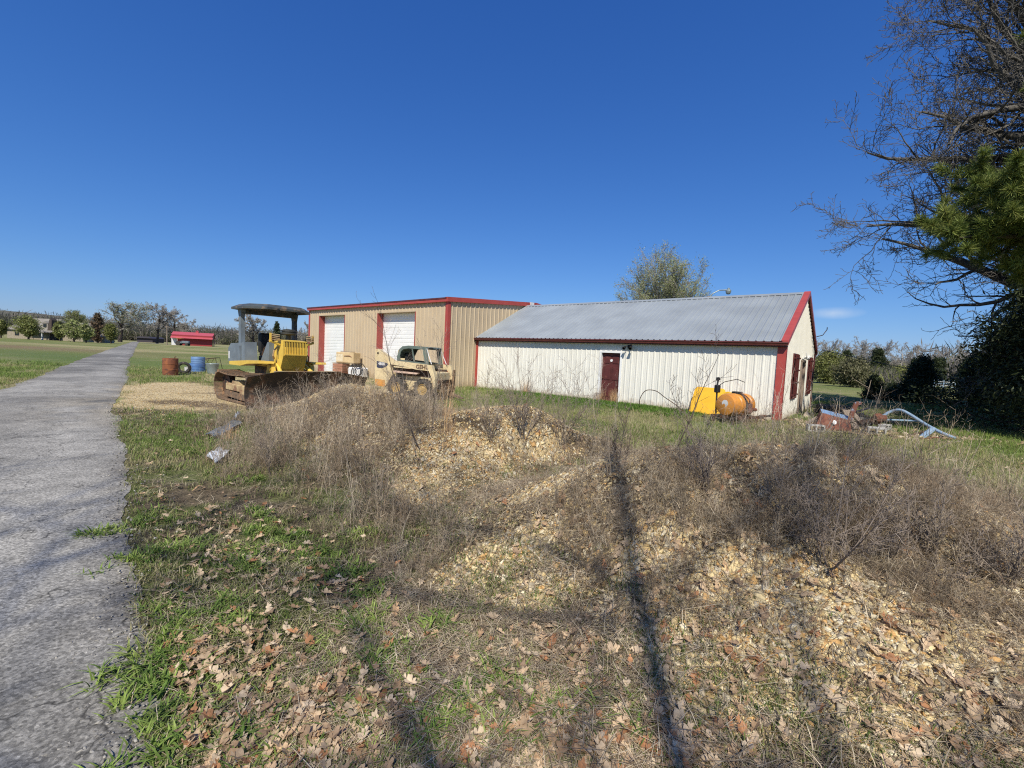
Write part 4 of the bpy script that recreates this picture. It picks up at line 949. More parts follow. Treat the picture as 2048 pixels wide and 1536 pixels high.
for x_ in (-.0, .03): mb.tube([(x_, .30 * math.cos(a), .46 + .30 * math.sin(a)) for a in np.linspace(-.3, pi + .3, 16)], .012, 6)
mb.build('strap', M['black'], TK)
mb = MB(); mb.box(-.55, .75, -.30, -.24, .12, .19); mb.box(-.55, .75, .24, .30, .12, .19)
for x_ in (-.5, 0, .45): mb.box(x_, x_ + .06, -.239, .239, .125, .185)
for x_ in (-.5, .45):
    for y_ in (-.30, .25): mb.box(x_, x_ + .05, y_, y_ + .05, 0, .12)
mb.tube([(.7, -.2, .17), (1.1, -.35, .2), (1.15, -.3, .22)], .03, 8); mb.build('sled_frame', M['darkmetal'], TK)
mb = MB(); mb.cyl((.12, -.30, .30), (.12, -.30, .52), .06); mb.cyl((.12, -.30, .38), (.34, -.32, .36), .045); mb.tube([(.12, -.3, .5), (.02, -.34, .62), (-.05, -.3, .70), (.0, -.1, .78)], .014, 6); mb.build('pump', M['rust'], TK)
mb = MB(); mb.tube([(-.38, .28, .2), (-.38, .30, .95), (-.36, .3, 1.06)], .022, 7); mb.bbox(-.43, -.30, .24, .36, .74, .94, .02); mb.lathe((-.36, .3, 1.06), (0, 0, 1), [(0, 0), (0, .05), (.07, .05), (.08, 0)], 10)
mb.tube([(-.36, .3, .9), (-.1, .3, 1.02), (.4, .3, 1.1), (.75, .3, 1.02)], .010, 5); mb.build('valve_post', M['black'], TK)

# concrete blocks
def block(loc, rz, label, rx=0, sc=1.):
    o = empty('concrete_block', loc, rz, label, 'concrete block', 'loose concrete blocks by the scrap'); o.rotation_euler = (rx, 0, rz)
    mb = MB(); l_, w_, h_ = .40, .19, .19; t_ = .032
    xs = [-l_ / 2, -l_ / 2 + t_, -t_ / 2, t_ / 2, l_ / 2 - t_, l_ / 2]
    # webs and face shells, cores open sideways
    for a, b_ in ((0, 1), (2, 3), (4, 5)): mb.box(xs[a], xs[b_], -w_ / 2, w_ / 2, .0, h_)
    for a, b_ in ((1, 2), (3, 4)):
        mb.box(xs[a], xs[b_], -w_ / 2, w_ / 2, 0, t_); mb.box(xs[a], xs[b_], -w_ / 2, w_ / 2, h_ - t_, h_)
    mb.build('shell', M['concrete'], o); return o
def G(px, py, dz=0): p = on(px, py); return Vector((p[0], p[1], p[2] + dz))
block(G(1630, 863), -.25, 'grey two-core concrete block lying in the grass left of the rusty cover')
block(G(1752, 868), -.5, 'pale concrete block lying right of the rusty implement', rx=.12)
block(G(1768, 862) + Vector((.1, .1, 0)), .5, 'chipped concrete block touching the dark auger')
# rusty and blue implement
IM = empty('implement_hood', G(1662, 858), -.35, 'sheet metal implement cover, blue paint above and rust below', 'implement')
IM.scale = (.66, .8, .92)
mb = MB()
A_ = [(-.75, -.42, .02), (.55, -.55, .02), (.80, .38, .05), (-.55, .55, .05)]; T_ = [(-.42, -.05, .50), (.62, -.12, .34), (.72, .40, .42), (-.30, .50, .58)]
mb.add(A_ + T_, [(0, 1, 5, 4), (1, 2, 6, 5), (3, 0, 4, 7), (2, 3, 7, 6)]); sk_ = mb.build('skirt', M['rust'], IM)
mb = MB(); mb.add([(x, y, z + .015) for x, y, z in T_] + [(x, y, z - .01) for x, y, z in T_], [(0, 1, 2, 3), (7, 6, 5, 4)] + [(i, (i + 1) % 4, 4 + (i + 1) % 4, 4 + i) for i in range(4)]); mb.build('top_plate', M['bluepaint'], IM)
mb = MB(); mb.prism([(.52, .30), (.70, .34), (.86, .82), (.98, .86), (.98, .93), (.80, .94), (.70, .86)], -.14, -.06); mb.build('upright_arm', M['rustblue'], IM)
mb = MB(); mb.lathe((-.02, -.36, .25), (-.05, -1, .45), [(0, .0), (.004, .07), (.012, .07), (.014, .04), (.03, .035), (.03, 0)], 16); mb.build('round_badge', M['decalwhite'], IM)
# auger behind
def helix_auger(p0, p1, r, turns, n=90):
    mb = MB(); p0 = Vector(p0); p1 = Vector(p1); d = (p1 - p0); L_ = d.length; d.normalize(); a = d.orthogonal().normalized(); b = d.cross(a)
    mb.cyl(p0 - d * .1, p1 + d * .25, r * .28, n=10); vs = []
    for i in range(n + 1):
        t = i / n; th = 2 * pi * turns * t; c = p0 + d * L_ * t; e = a * math.cos(th) + b * math.sin(th)
        vs += [c + e * r * .25, c + e * r, c + e * r + d * .012, c + e * r * .25 + d * .012]
    mb.add(vs, [(4 * i + k, 4 * i + (k + 1) % 4, 4 * i + 4 + (k + 1) % 4, 4 * i + 4 + k) for i in range(n) for k in range(4)]); return mb
g0 = G(1690, 858, .08); g1 = at(1755, 838, 13.2)
o = helix_auger(g0, (g1.x, g1.y, .26), .11, 6).build('auger', M['darkmetal']); tag(o, 'dark steel auger screw lying across the scrap pile', 'auger')
# bent pale blue pipe with its joint head
JH = at(1752, 836, 13.6)
def wp(px, py, Y): v = at(px, py, Y); return v
pp = [wp(1764, 833, 13.7), wp(1782, 823, 13.6), wp(1800, 820, 13.4), wp(1820, 829, 13.1), wp(1850, 848, 12.6), wp(1880, 864, 12.1), wp(1911, 877, 11.8)]
PR = empty('pipe_frame', (0, 0, 0), 0, 'bent pale blue steel pipe frame lying beyond the blocks', 'pipe')
def spl(pts, n=6):
    out = []
    for i in range(len(pts) - 1):
        p0 = pts[max(i - 1, 0)]; p1 = pts[i]; p2 = pts[i + 1]; p3 = pts[min(i + 2, len(pts) - 1)]
        for k in range(n):
            t = k / n; out.append(.5 * ((2 * p1) + (p2 - p0) * t + (2 * p0 - 5 * p1 + 4 * p2 - p3) * t * t + (3 * p1 - p0 - 3 * p2 + p3) * t ** 3))
    out.append(pts[-1]); return out
mb = MB(); mb.tube(spl(pp), .042, 10); mb.build('bent_pipe', M['bluepipe'], PR)
mb = MB(); mb.tube([wp(1762, 839, 13.7), wp(1838, 842, 13.9)], .028, 8); mb.build('brace_pipe', M['bluepipe'], PR)
mb = MB(); a_ = wp(1866, 858, 12.3); b_ = wp(1842, 876, 11.9); mb.tube([a_, b_], .07, 10); mb.build('foot_pipe', M['bluepipe'], PR)
mb = MB(); c_ = wp(1757, 837, 13.65); mb.lathe(c_ - Vector((.12, 0, 0)), (1, 0, .1), [(0, 0), (0, .10), (.06, .15), (.16, .15), (.2, .10), (.32, .09), (.32, 0)], 14); mb.tube([c_, c_ + Vector((.08, 0, -.28))], .05, 8); mb.build('joint_head', M['rust'], PR)
mb = MB(); a_ = G(1820, 872, .02); b_ = wp(1862, 857, 12.35); mb.tube([a_, b_ - Vector((0, 0, .06))], .035, 7); o = mb.build('steel_bar', M['darkmetal']); tag(o, 'short dark steel bar lying under the bent blue pipe', 'steel bar')
mb = MB(); a_ = G(1842, 879, .02); b_ = G(1905, 880, .03); mb.tube([a_, a_.lerp(b_, .5) + Vector((0, .05, .03)), b_], .018, 6); o = mb.build('iron_rod', M['rust']); tag(o, 'thin rusty rod on the ground below the blue pipe', 'rod')
# timbers and logs
def plank(px0, py0, px1, py1, w_, t_, dz0, dz1, label, m='wood_grey', name='plank'):
    a = G(px0, py0, dz0); b = G(px1, py1, dz1); d = (b - a); L_ = d.length; q = d.to_track_quat('X', 'Z')
    mb = MB(); mb.bbox(0, L_, -w_ / 2, w_ / 2, 0, t_, .006); o = mb.build(name, M[m]); o.location = a; o.rotation_euler = q.to_euler(); return tag(o, label, 'plank', 'loose planks in the scrap pile')
plank(1688, 848, 1712, 862, .16, .05, .42, .05, 'upper weathered plank leaning right of the rusty cover')
plank(1698, 846, 1727, 858, .14, .05, .40, .08, 'grey plank leaning beside the auger')
plank(1722, 862, 1745, 866, .12, .04, .02, .02, 'short plank flat on the ground left of the pale block')
plank(1705, 842, 1735, 836, .10, .04, .28, .35, 'thin board lying across the top of the scrap')
plank(1612, 850, 1640, 838, .12, .04, .03, .10, 'old board half buried left of the rusty cover')
plank(1690, 866, 1740, 872, .09, .03, .01, .01, 'narrow pale batten on the soil in front of the scrap', 'logwood')
plank(1680, 838, 1702, 846, .13, .05, .36, .30, 'broken thick board propped on the scrap behind the blue plate')
def log(p0, p1, r, label):
    mb = MB(); n = 9; p0 = Vector(p0); p1 = Vector(p1)
    pts = [p0.lerp(p1, i / 6) + Vector((random.uniform(-.02, .02), random.uniform(-.02, .02), random.uniform(-.01, .01))) for i in range(7)]
    mb.tube(pts, [r * random.uniform(.88, 1.1) for _ in pts], 9); o = mb.build('log', [M['bark']]); return tag(o, label, 'log', 'logs and branches by the gable end')
q = bld(.7, 1.4)
log(bld(.5, 4.9, .12), bld(1.5, 6.1, .12), .12, 'thick mossy log lying against the gable wall')
log(bld(.6, 4.4, .30), bld(1.7, 5.6, .30), .10, 'slimmer log resting on top of the mossy log')
log(bld(.9, 4.1, .1), bld(2.0, 4.6, .1), .10, 'short log end pointing out of the pile by the plank door')
log(bld(1.9, 3.0, .08), bld(2.9, 3.5, .08), .08, 'split log behind the blue and rust cover')
log(G(1700, 856, .1), G(1722, 850, .1), .09, 'stubby log under the leaning planks')
mb = MB(); c = bld(.45, 2.6, 0)
mb.lathe(c, (0, 0, 1), [(0, .14), (.03, .13), (.20, .03), (.24, .0)], 12); o = mb.build('garden_cone', mat('pale_cone', (.60, .50, .40), rough=.8)); tag(o, 'small pale cone standing by the gable wall', 'cone')

# scraps beside the berm
def sheetobj(name, corners, m, label, cat, th=.012, wav=.03):
    c = [Vector(p) for p in corners]; n = 8; vs = []
    for k in (0, 1):
        for i in range(n + 1):
            for j in range(n + 1):
                p = c[0].lerp(c[1], i / n).lerp(c[3].lerp(c[2], i / n), j / n)
                p.z = float(H(p.x, p.y)) + .06 + wav * (vnoise(i * .55 + c[0].x * 3, j * .7) - .3) * 2 + k * th; vs.append(p)
    m_ = (n + 1) ** 2; fs = []
    for k in (0, 1): fs += [(k * m_ + i * (n + 1) + j, k * m_ + (i + 1) * (n + 1) + j, k * m_ + (i + 1) * (n + 1) + j + 1, k * m_ + i * (n + 1) + j + 1) for i in range(n) for j in range(n)]
    mb = MB(); mb.add(vs, fs); o = mb.build(name, m); return tag(o, label, cat)
sheetobj('paper_scrap', [G(413, 920), G(430, 937), G(462, 912), G(440, 905)], M['paper'], 'crumpled white paper scrap on the grass', 'paper')
sheetobj('plastic_sheet', [G(408, 878), G(440, 880), G(484, 852), G(468, 846)], M['plasticgrey'], 'torn grey plastic sheet lying half under the weeds', 'plastic sheet')
sheetobj('foil_scrap', [G(466, 843), G(472, 846), G(481, 833), G(476, 831)], M['paper'], 'small pale foil scrap beyond the grey sheet', 'scrap', wav=.05)
# yard light behind the roof
YL = empty('yard_light', bld(-2.75, WW + 2.6, 0), 0, 'yard light on a curved arm showing above the shed ridge', 'yard light')
zt = 5.95
yp = at(1457, 580, bld(-2.75, WW + 2.6).y); zt = yp.z; YL.location = (yp.x, yp.y, 0)
mb = MB(); mb.cyl((-1.0, .1, -.1), (-1.0, .1, zt - .35), .09, .07, n=10); mb.build('pole', M['wood_grey'], YL)
mb = MB(); mb.tube([(-1.0, .1, zt - .5), (-.8, .05, zt - .22), (-.5, 0, zt - .04), (-.08, 0, zt)], .03, 8); mb.build('arm', M['greycan'], YL)
mb = MB(); mb.lathe((0, 0, zt + .12), (0, 0, -1), [(0, .0), (.01, .05), (.08, .06), (.12, .13), (.18, .14), (.28, .12), (.34, .08), (.36, 0)], 16); mb.build('lamp_head', M['greycan'], YL)
# service wire
a_ = bld(.42, WW - .38, HE + .1); b_ = at(2100, 745, 60.)
mb = MB(); mb.tube([bld(.3, WW - .1, 2.62).lerp(b_, t) - Vector((0, 0, 1.2 * math.sin(pi * t))) for t in np.linspace(0, 1, 14)], .018, 4); o = mb.build('service_wire', M['black']); tag(o, 'thin overhead wire running from the shed to the right', 'wire')
# curved hoop of old hose by the wall
hp = [at(1279, 809, 15.6), at(1281, 795, 15.6), at(1292, 781, 15.6), at(1312, 782, 15.5), at(1330, 795, 15.3), at(1352, 810, 15.0), at(1372, 828, 14.9)]
mb = MB(); mb.tube(spl(hp), .014, 6); o = mb.build('bent_rod', M['darkmetal']); tag(o, 'thin bent hoop of dark wire before the white wall', 'wire hoop')

# ------------------------------------------------------------------ trees
def unit(v): return v / (np.linalg.norm(v, axis=-1, keepdims=True) + 1e-9)
def frusta(P0, P1, R0, R1, k):
    d = unit(P1 - P0); ref = np.where(np.abs(d[:, 2:3]) < .9, np.array([[0, 0, 1.]]), np.array([[1., 0, 0]]))
    a = unit(np.cross(d, ref)); b = np.cross(d, a); n = len(P0); V = np.zeros((n, 2 * k, 3))
    for i in range(k):
        e = a * math.cos(2 * pi * i / k) + b * math.sin(2 * pi * i / k)
        V[:, i] = P0 + e * R0[:, None]; V[:, k + i] = P1 + e * R1[:, None]
    base = (np.arange(n) * 2 * k)[:, None, None]
    f = np.array([[i, (i + 1) % k, k + (i + 1) % k, k + i] for i in range(k)])[None]
    return V.reshape(-1, 3), (base + f).reshape(-1, 4)
def join(parts):
    V = []; Fc = []; b = 0
    for v, f in parts: V.append(v); Fc.append(f + b); b += len(v)
    return np.vstack(V), np.vstack(Fc)
def rperp(d, R):
    v = R.normal(size=3); v -= d * v.dot(d); return v / (np.linalg.norm(v) + 1e-9)
def grow(R, p, d, L, r, lev, P, out, tips):
    """limb as a wandering chain; children split off along it"""
    n = P['segs'][lev]; sl = L / n; pos = p.copy(); dd = d.copy(); maxl = P['levels']
    rend = r * P['taper'][lev]
    for i in range(n):
        t0 = i / n; t1 = (i + 1) / n
        dd = dd + R.normal(size=3) * P['wander'][lev] + np.array([0, 0, P['up'][lev]])
        dd /= np.linalg.norm(dd)
        q = pos + dd * sl; ra = r + (rend - r) * t0; rb = r + (rend - r) * t1
        out.append((pos, q, ra, rb)); pos = q
        if lev < maxl and t1 > P['bare'][lev]:
            k = P['kids'][lev]; k = int(k) + (R.random() < k - int(k))
            for _ in range(k):
                s_ = rperp(dd, R); s_[2] *= P.get('flat', 1.0); an = math.radians(R.uniform(*P['ang'][lev]))
                cd = dd * math.cos(an) + s_ / (np.linalg.norm(s_) + 1e-9) * math.sin(an)
                grow(R, pos - dd * sl * R.random() * .6, cd, L * R.uniform(*P['len'][lev]) * (1 - .45 * t1), rb * P['thin'][lev], lev + 1, P, out, tips)
    if lev >= maxl - 1: tips.append(pos)
def segs_mesh(out, big=.05):
    P0 = np.array([o[0] for o in out]); P1 = np.array([o[1] for o in out]); R0 = np.array([o[2] for o in out]); R1 = np.array([o[3] for o in out])
    m = R0 > big; parts = []
    if m.any(): parts.append(frusta(P0[m], P1[m], R0[m], R1[m], 8))
    if (~m).any(): parts.append(frusta(P0[~m], P1[~m], R0[~m], R1[~m], 3))
    return join(parts)
def leaves(R, C, n, spread, size, cols, droop=0., elong=1.6):
    "n small leaf faces about each centre"
    c = np.repeat(C, n, 0); c = c + R.normal(size=c.shape) * spread; m = len(c)
    a = unit(R.normal(size=(m, 3))); b = unit(np.cross(a, R.normal(size=(m, 3)))); s = size * R.uniform(.6, 1.4, (m, 1))
    V = np.stack([c - a * s * elong, c + b * s * .5, c + a * s * elong, c - b * s * .5], 1)
    cols = np.array(cols); cc = cols[R.integers(0, len(cols), m)] * R.uniform(.75, 1.25, (m, 1))
    return V.reshape(-1, 3), np.arange(m * 4).reshape(-1, 4), np.repeat(cc, 4, 0)
OAK = dict(levels=4, segs=[6, 9, 7, 5, 3], taper=[.55, .25, .25, .3, .4], wander=[.05, .17, .22, .25, .25], up=[.02, .015, .03, .03, 0], bare=[.30, .15, .1, .1, 0], kids=[2.0, 1.2, 1.3, 1.2, 0],
           ang=[(45, 80), (30, 65), (30, 65), (30, 70), (0, 0)], len=[(.55, .85), (.35, .6), (.35, .6), (.3, .55), (0, 0)], thin=[.55, .5, .5, .55, .5], flat=.75)
def bare_tree_meshes(seed, h, r, P=OAK, minr=.008):
    R = np.random.default_rng(seed); out = []; tips = []
    grow(R, np.zeros(3), np.array([0, 0, 1.]), h, r, 0, P, out, tips)
    out = [(a, b, max(c, minr), max(d, minr * .7)) for a, b, c, d in out]
    tr = [o for o in out if o[2] > r * .28]; br = [o for o in out if o[2] <= r * .28]
    return tr, br, np.array(tips)
def bare_tree(seed, h, r, loc, label, group=None, P=OAK, minr=.008, leaf=None, rz=0, name='bare_tree', trunkmat='bark', twigmat='twig', sc=1., cat='tree'):
    tr, br, tips = bare_tree_meshes(seed, h, r, P, minr)
    root = empty(name, loc, rz, label, cat, group); root.scale = (sc, sc, sc)
    V, Fc = segs_mesh(tr); np_mesh('trunk', V, Fc, M[trunkmat], root)
    V, Fc = segs_mesh(br, .03); cr_ = np_mesh('crown', V, Fc, M[twigmat], root)
    if leaf:
        n, spread, size, cols = leaf; V, Fc, cc = leaves(np.random.default_rng(seed + 1), tips, n, spread, size, cols); np_mesh('leaves', V, Fc, M['col_leaf'], root, col=cc)
    return root, len(br)
def foliage_tree(seed, kind, h, w_, loc, label, group=None, cols=None, n=5000, size=.05, name='cedar_tree', cat='tree', base=.0, trunk_h=.3, rz=0.):
    "clumped leaf-size faces round real limbs"
    R = np.random.default_rng(seed); root = empty(name, loc, rz, label, cat, group)
    out = []; C = []
    tr = [(np.array([0, 0, h * i / 8.]), np.array([R.normal() * .02, R.normal() * .02, h * (i + 1) / 8.]), .035 * h * (1 - i / 9), .035 * h * (1 - (i + 1) / 9)) for i in range(8)]
    ncl = 150
    for i in range(ncl):
        t = R.random() ** .8
        if kind == 'cone': rad = (1 - t) ** .75 * w_ / 2 * (.75 + .5 * R.random()); z = base + (h - base) * t
        elif kind == 'round':
            a_ = math.acos(R.uniform(-1, 1)); rad = math.sin(a_) * w_ / 2 * R.uniform(.45, 1.2); z = base + (h - base) * (.5 + .5 * math.cos(a_) * R.uniform(.6, 1.05))
        else: rad = w_ / 2 * (1 - abs(2 * t - .8) ** 2 * .6) * R.uniform(.5, 1.1); z = base + (h - base) * t
        az = R.uniform(0, 2 * pi); rad *= (.85 + .3 * math.sin(az * 3 + seed) * (1 - t))
        tip = np.array([rad * math.cos(az), rad * math.sin(az), z]); st = np.array([0, 0, max(z - rad * (.45 if kind != 'cone' else .25), h * .06)])
        mid = (tip + st) / 2 + R.normal(size=3) * .04 * w_
        out.append((st, mid, .009 * h, .006 * h)); out.append((mid, tip, .006 * h, .002 * h))
        for f_ in (.45, .65, .85, 1.0): C.append(st + (tip - st) * f_ + R.normal(size=3) * w_ * .03)
    V, Fc = segs_mesh(tr + out, .04); np_mesh('trunk', V, Fc, M['bark_dark'], root)
    C = np.array(C); V, Fc, cc = leaves(R, C, max(1, n // len(C)), w_ * (.06 if kind == 'round' else .045), size, cols); np_mesh('crown', V, Fc, M['col_needle'], root, col=cc)
    return root
CED = [(.030, .045, .018), (.040, .055, .020), (.055, .068, .026), (.022, .034, .016)]
OLV = [(.15, .17, .045), (.19, .21, .06), (.12, .13, .04), (.21, .21, .08)]
GRN = [(.22, .26, .08), (.27, .30, .11), (.19, .22, .08), (.28, .27, .14)]
BUD = [(.22, .25, .09), (.28, .30, .12), (.18, .2, .08)]
# big bare oak at the right edge
def hand_oak(seed):
    R = np.random.default_rng(seed); out = []; tips = []
    T = [(np.array([0, 0, 0.]), .55), (np.array([.1, 0, 2.5]), .46), (np.array([-.1, .1, 5.]), .42), (np.array([-.5, 0, 8.5]), .34), (np.array([-.9, .1, 12.]), .25), (np.array([-1.1, 0, 16.]), .15), (np.array([-1.5, 0, 19.]), .07)]
    for (a, ra), (b, rb) in zip(T[:-1], T[1:]): out.append((a, b, ra, rb))
    P = dict(levels=4, segs=[1, 12, 8, 6, 4], taper=[1, .10, .12, .3, .4], wander=[0, .19, .22, .26, .28], up=[0, .025, .05, .05, .02], bare=[0, .12, .08, .05, 0], kids=[0, 1.5, 1.25, 1.05, 0],
             ang=[(0, 0), (28, 62), (28, 62), (25, 65), (0, 0)], len=[(0, 0), (.34, .6), (.34, .6), (.34, .6), (0, 0)], thin=[1, .48, .5, .55, .5], flat=.9)
    tz = np.array([t[0][2] for t in T])
    def tp(z): return np.array([np.interp(z, tz, [t[0][0] for t in T]), 0, z])
    limbs = [(7.6, 182, -2, 9.4, .2), (9.1, 172, 6, 9.2, .2), (10.6, 184, 14, 9., .18), (3.8, 180, -10, 7.6, .18), (4.8, 168, 5, 9.0, .22), (5.6, 192, 3, 9.2, .2), (6.4, 176, 10, 9.6, .22), (7.2, 184, 14, 9.4, .2), (8.0, 165, 17, 9.2, .2), (8.7, 194, 20, 9.2, .19), (9.5, 178, 22, 9.4, .18), (10.3, 170, 28, 9.0, .18), (11.1, 188, 30, 9.0, .17), (11.9, 176, 36, 8.6, .16), (12.7, 165, 38, 8.2, .15), (13.5, 190, 42, 8., .14), (14.3, 172, 48, 7.4, .12), (15.5, 185, 56, 6.6, .1), (16.5, 170, 64, 5.5, .08),
             (4.2, 202, -16, 6.4, .15), (6.2, 155, -2, 7.5, .15), (10., 200, 40, 7., .14), (12.6, 178, 58, 7, .13),
             (6.5, 20, 15, 7.5, .2), (8., 90, 15, 7., .18), (9., 270, 20, 7., .18), (11, 45, 30, 7., .16), (12, 300, 35, 6.5, .15), (14, 60, 50, 6., .12)]
    for z, az, el, L_, r in limbs:
        a, e = math.radians(az), math.radians(el); d = np.array([math.cos(a) * math.cos(e), math.sin(a) * math.cos(e), math.sin(e)])
        PP = P if 140 < az < 215 else dict(P, levels=3, kids=[0, 1.1, 1.1, 0, 0])
        grow(R, tp(z), d, L_, r * 1.5, 1, PP, out, tips)
    return out, tips
out, tips = hand_oak(4)
print('oak segs', len(out))
OK_ = empty('oak_tree', (22.6, 15.6, 0), 0, 'huge leafless oak whose branches fill the upper right', 'tree')
out = [(a, b, max(c, .009), max(d, .007)) for a, b, c, d in out]
V, Fc = segs_mesh([o for o in out if o[2] > .10]); np_mesh('trunk', V, Fc, M['bark'], OK_)
V, Fc = segs_mesh([o for o in out if o[2] <= .10], .03); np_mesh('crown', V, Fc, M['twig'], OK_)
# pine with bright tufts in front of it
PN = [(.10, .145, .028), (.15, .19, .04), (.07, .105, .022), (.24, .26, .065)]
def pine(loc, h, boughs, seed, label, npts=9, dens=1.0, cols=PN, trunk_r=.24):
    R = np.random.default_rng(seed); root = empty('pine_tree', loc, 0, label, 'tree')
    tr = [(np.array([.05 * math.sin(i), 0, h * i / 12.]), np.array([.05 * math.sin(i + 1), 0, h * (i + 1) / 12.]), trunk_r * (1 - i / 13), trunk_r * (1 - (i + 1) / 13)) for i in range(12)]
    lim = []; TV = []; TF = []; TC = []; nb = 0
    for z, az, el, L_, wd_ in boughs:
        a, e = math.radians(az), math.radians(el); d = np.array([math.cos(a) * math.cos(e), math.sin(a) * math.cos(e), math.sin(e)])
        o2 = []; tp_ = []
        P = dict(levels=3, segs=[1, 8, 5, 3], taper=[1, .3, .4, .5], wander=[0, .08, .12, .15], up=[0, .02, .05, .08], bare=[0, .3, .15, 0], kids=[0, 1.7 * wd_, 1.5, 0], ang=[(0, 0), (30, 60), (25, 55), (0, 0)], len=[(0, 0), (.3, .5), (.3, .5), (0, 0)], thin=[1, .5, .6, .5], flat=.5)
        grow(R, np.array([0, 0, z]), d, L_, .05 + .012 * L_, 1, P, o2, tp_); lim += o2
        # needle tufts along the fine twigs
        fine = [s for s in o2 if s[2] < .03]
        cen = []; dr_ = []
        for s in fine:
            for f_ in (.25, .75): cen.append(s[0] + (s[1] - s[0]) * f_); dr_.append(s[1] - s[0])
        if not cen: continue
        cen = np.array(cen); dr_ = unit(np.array(dr_)); k = int(16 * dens)
        c = np.repeat(cen, k, 0); dd = unit(np.repeat(dr_, k, 0) * .7 + R.normal(size=(len(c), 3)) * .75 + np.array([0, 0, .15])); Ln = R.uniform(.13, .24, (len(c), 1))
        sd_ = unit(np.cross(dd, R.normal(size=dd.shape))) * .006
        v = np.stack([c - sd_, c + sd_, c + dd * Ln + sd_ * .4, c + dd * Ln - sd_ * .4], 1).reshape(-1, 3)
        TV.append(v); cl = np.array(cols)[R.integers(0, len(cols), len(cen))]; cl = np.repeat(cl, k, 0) * R.uniform(.8, 1.2, (len(c), 1)); TC.append(np.repeat(cl, 4, 0))
    V, Fc = segs_mesh(tr + lim, .04); np_mesh('trunk', V, Fc, M['bark_dark'], root)
    V = np.vstack(TV); Fc = np.arange(len(V)).reshape(-1, 4); np_mesh('needles', V, Fc, M['col_needle'], root, col=np.vstack(TC)); print('pine quads', len(Fc))
    return root
bo = [(4.9, 186, 12, 3.7, 1.4), (5.0, 172, 16, 3.4, 1.4), (5.1, 200, 14, 3.3, 1.4), (5.2, 160, 18, 3.2, 1.3), (5.4, 210, 14, 3.0, 1.3), (5.0, 130, 10, 2.8, 1.2), (5.0, 235, 10, 2.8, 1.2), (5.3, 190, 22, 2.7, 1.3), (4.7, 180, 6, 2.9, 1.2),
      (4.3, 195, 6, 2.2, .9), (4.1, 165, 4, 2.0, .9), (4.6, 40, 10, 3.0, .8), (5.6, 320, 15, 3., .8), (8.6, 185, 10, 1.9, 1.), (8.9, 205, 20, 2.0, .9), (9.4, 160, 25, 2.0, .8), (10.3, 20, 30, 2.4, .8), (10.9, 190, 35, 1.9, .8), (11.5, 260, 50, 1.6, .8), (8.8, 60, 20, 2.6, .8)]
pine((14.4, 11.0, 0), 12.6, bo, 7, 'pine with sunlit needle boughs reaching in at the right edge')
# dark cedar at the right edge and evergreens whose shade covers the lawn
def evergreen(loc, h, w_, seed, label, n=26000, cols=CED, base=.3, size=.05):
    return foliage_tree(seed, 'cone', h, w_, loc, label, cols=cols, n=n, size=size, base=base)
evergreen((16.6, 13.6, 0), 5.2, 5.2, 21, 'dark cedar hanging low at the right edge behind the pine', n=60000, size=.045)
SH = [((17.6, 8.2, 0), 12.5, 8.0, 31), ((22.5, 9.6, 0), 13.5, 8.5, 32), ((24.5, 17.0, 0), 13, 8., 33), ((30.5, 20.5, 0), 14, 9, 34), ((20.5, 5.0, 0), 13.5, 8, 35)]
o_ = foliage_tree(31, 'col', 12.5, 8.0, SH[0][0], 'evergreen shading the lawn beyond the right edge', 'evergreens standing off the right edge', cols=CED, n=42000, size=.11, base=2.0)
for k, (lc, h_, w__, sd2) in enumerate(SH[1:]):
    c = copy_tree(o_); c.location = lc; c.rotation_euler = (0, 0, sd2 * 1.3); s__ = h_ / 12.5; c.scale = (s__, s__, s__)
# small cedars on the shaded lawn
foliage_tree(41, 'cone', 2.7, 3.0, at(1838, 802, 27.5) * 1., 'dark spreading cedar nearest the middle of the shaded lawn', cols=CED, n=16000, size=.05, name='cedar_tree').location = (at(1838, 802, 27.5).x, 27.5, 0)
foliage_tree(42, 'cone', 1.5, 1.6, (at(1744, 800, 29).x, 29, 0), 'small low cedar left of the spreading cedar', cols=CED, n=7000, size=.05)
foliage_tree(46, 'round', 1.0, 2.4, (at(1785, 800, 30).x, 30, 0), 'low dark juniper between the two cedars', cols=CED, n=6000, size=.05, name='juniper_bush', cat='bush')
foliage_tree(43, 'cone', 3.0, 2.0, (at(1942, 810, 26).x, 26, 0), 'narrow dark cedar beside the olive bush', cols=CED, n=12000, size=.05)
foliage_tree(44, 'round', 3.2, 4.2, (at(2005, 800, 30).x, 30, 0), 'yellow olive bush behind the narrow cedar', cols=OLV, n=14000, size=.06, name='olive_bush', cat='bush', base=.3)
foliage_tree(45, 'round', 3.4, 4.6, (at(1703, 772, 55).x, 55, 0), 'round grey olive bush alone on the far lawn', cols=[(.13, .13, .06), (.16, .15, .08), (.10, .10, .05)], n=14000, size=.09, name='round_bush', cat='bush', base=.1)
foliage_tree(47, 'round', 4.6, 5.0, (at(1652, 765, 66).x, 66, 0), 'olive bush just beyond the gable corner', cols=OLV, n=9000, size=.1, name='gable_bush', cat='bush', base=.1)
foliage_tree(48, 'round', 3.0, 6.0, (at(1800, 768, 85).x, 85, 0), 'low yellow-green thicket bush at the foot of the treeline', cols=OLV, n=9000, size=.12, name='thicket_bush', cat='bush', base=.1)
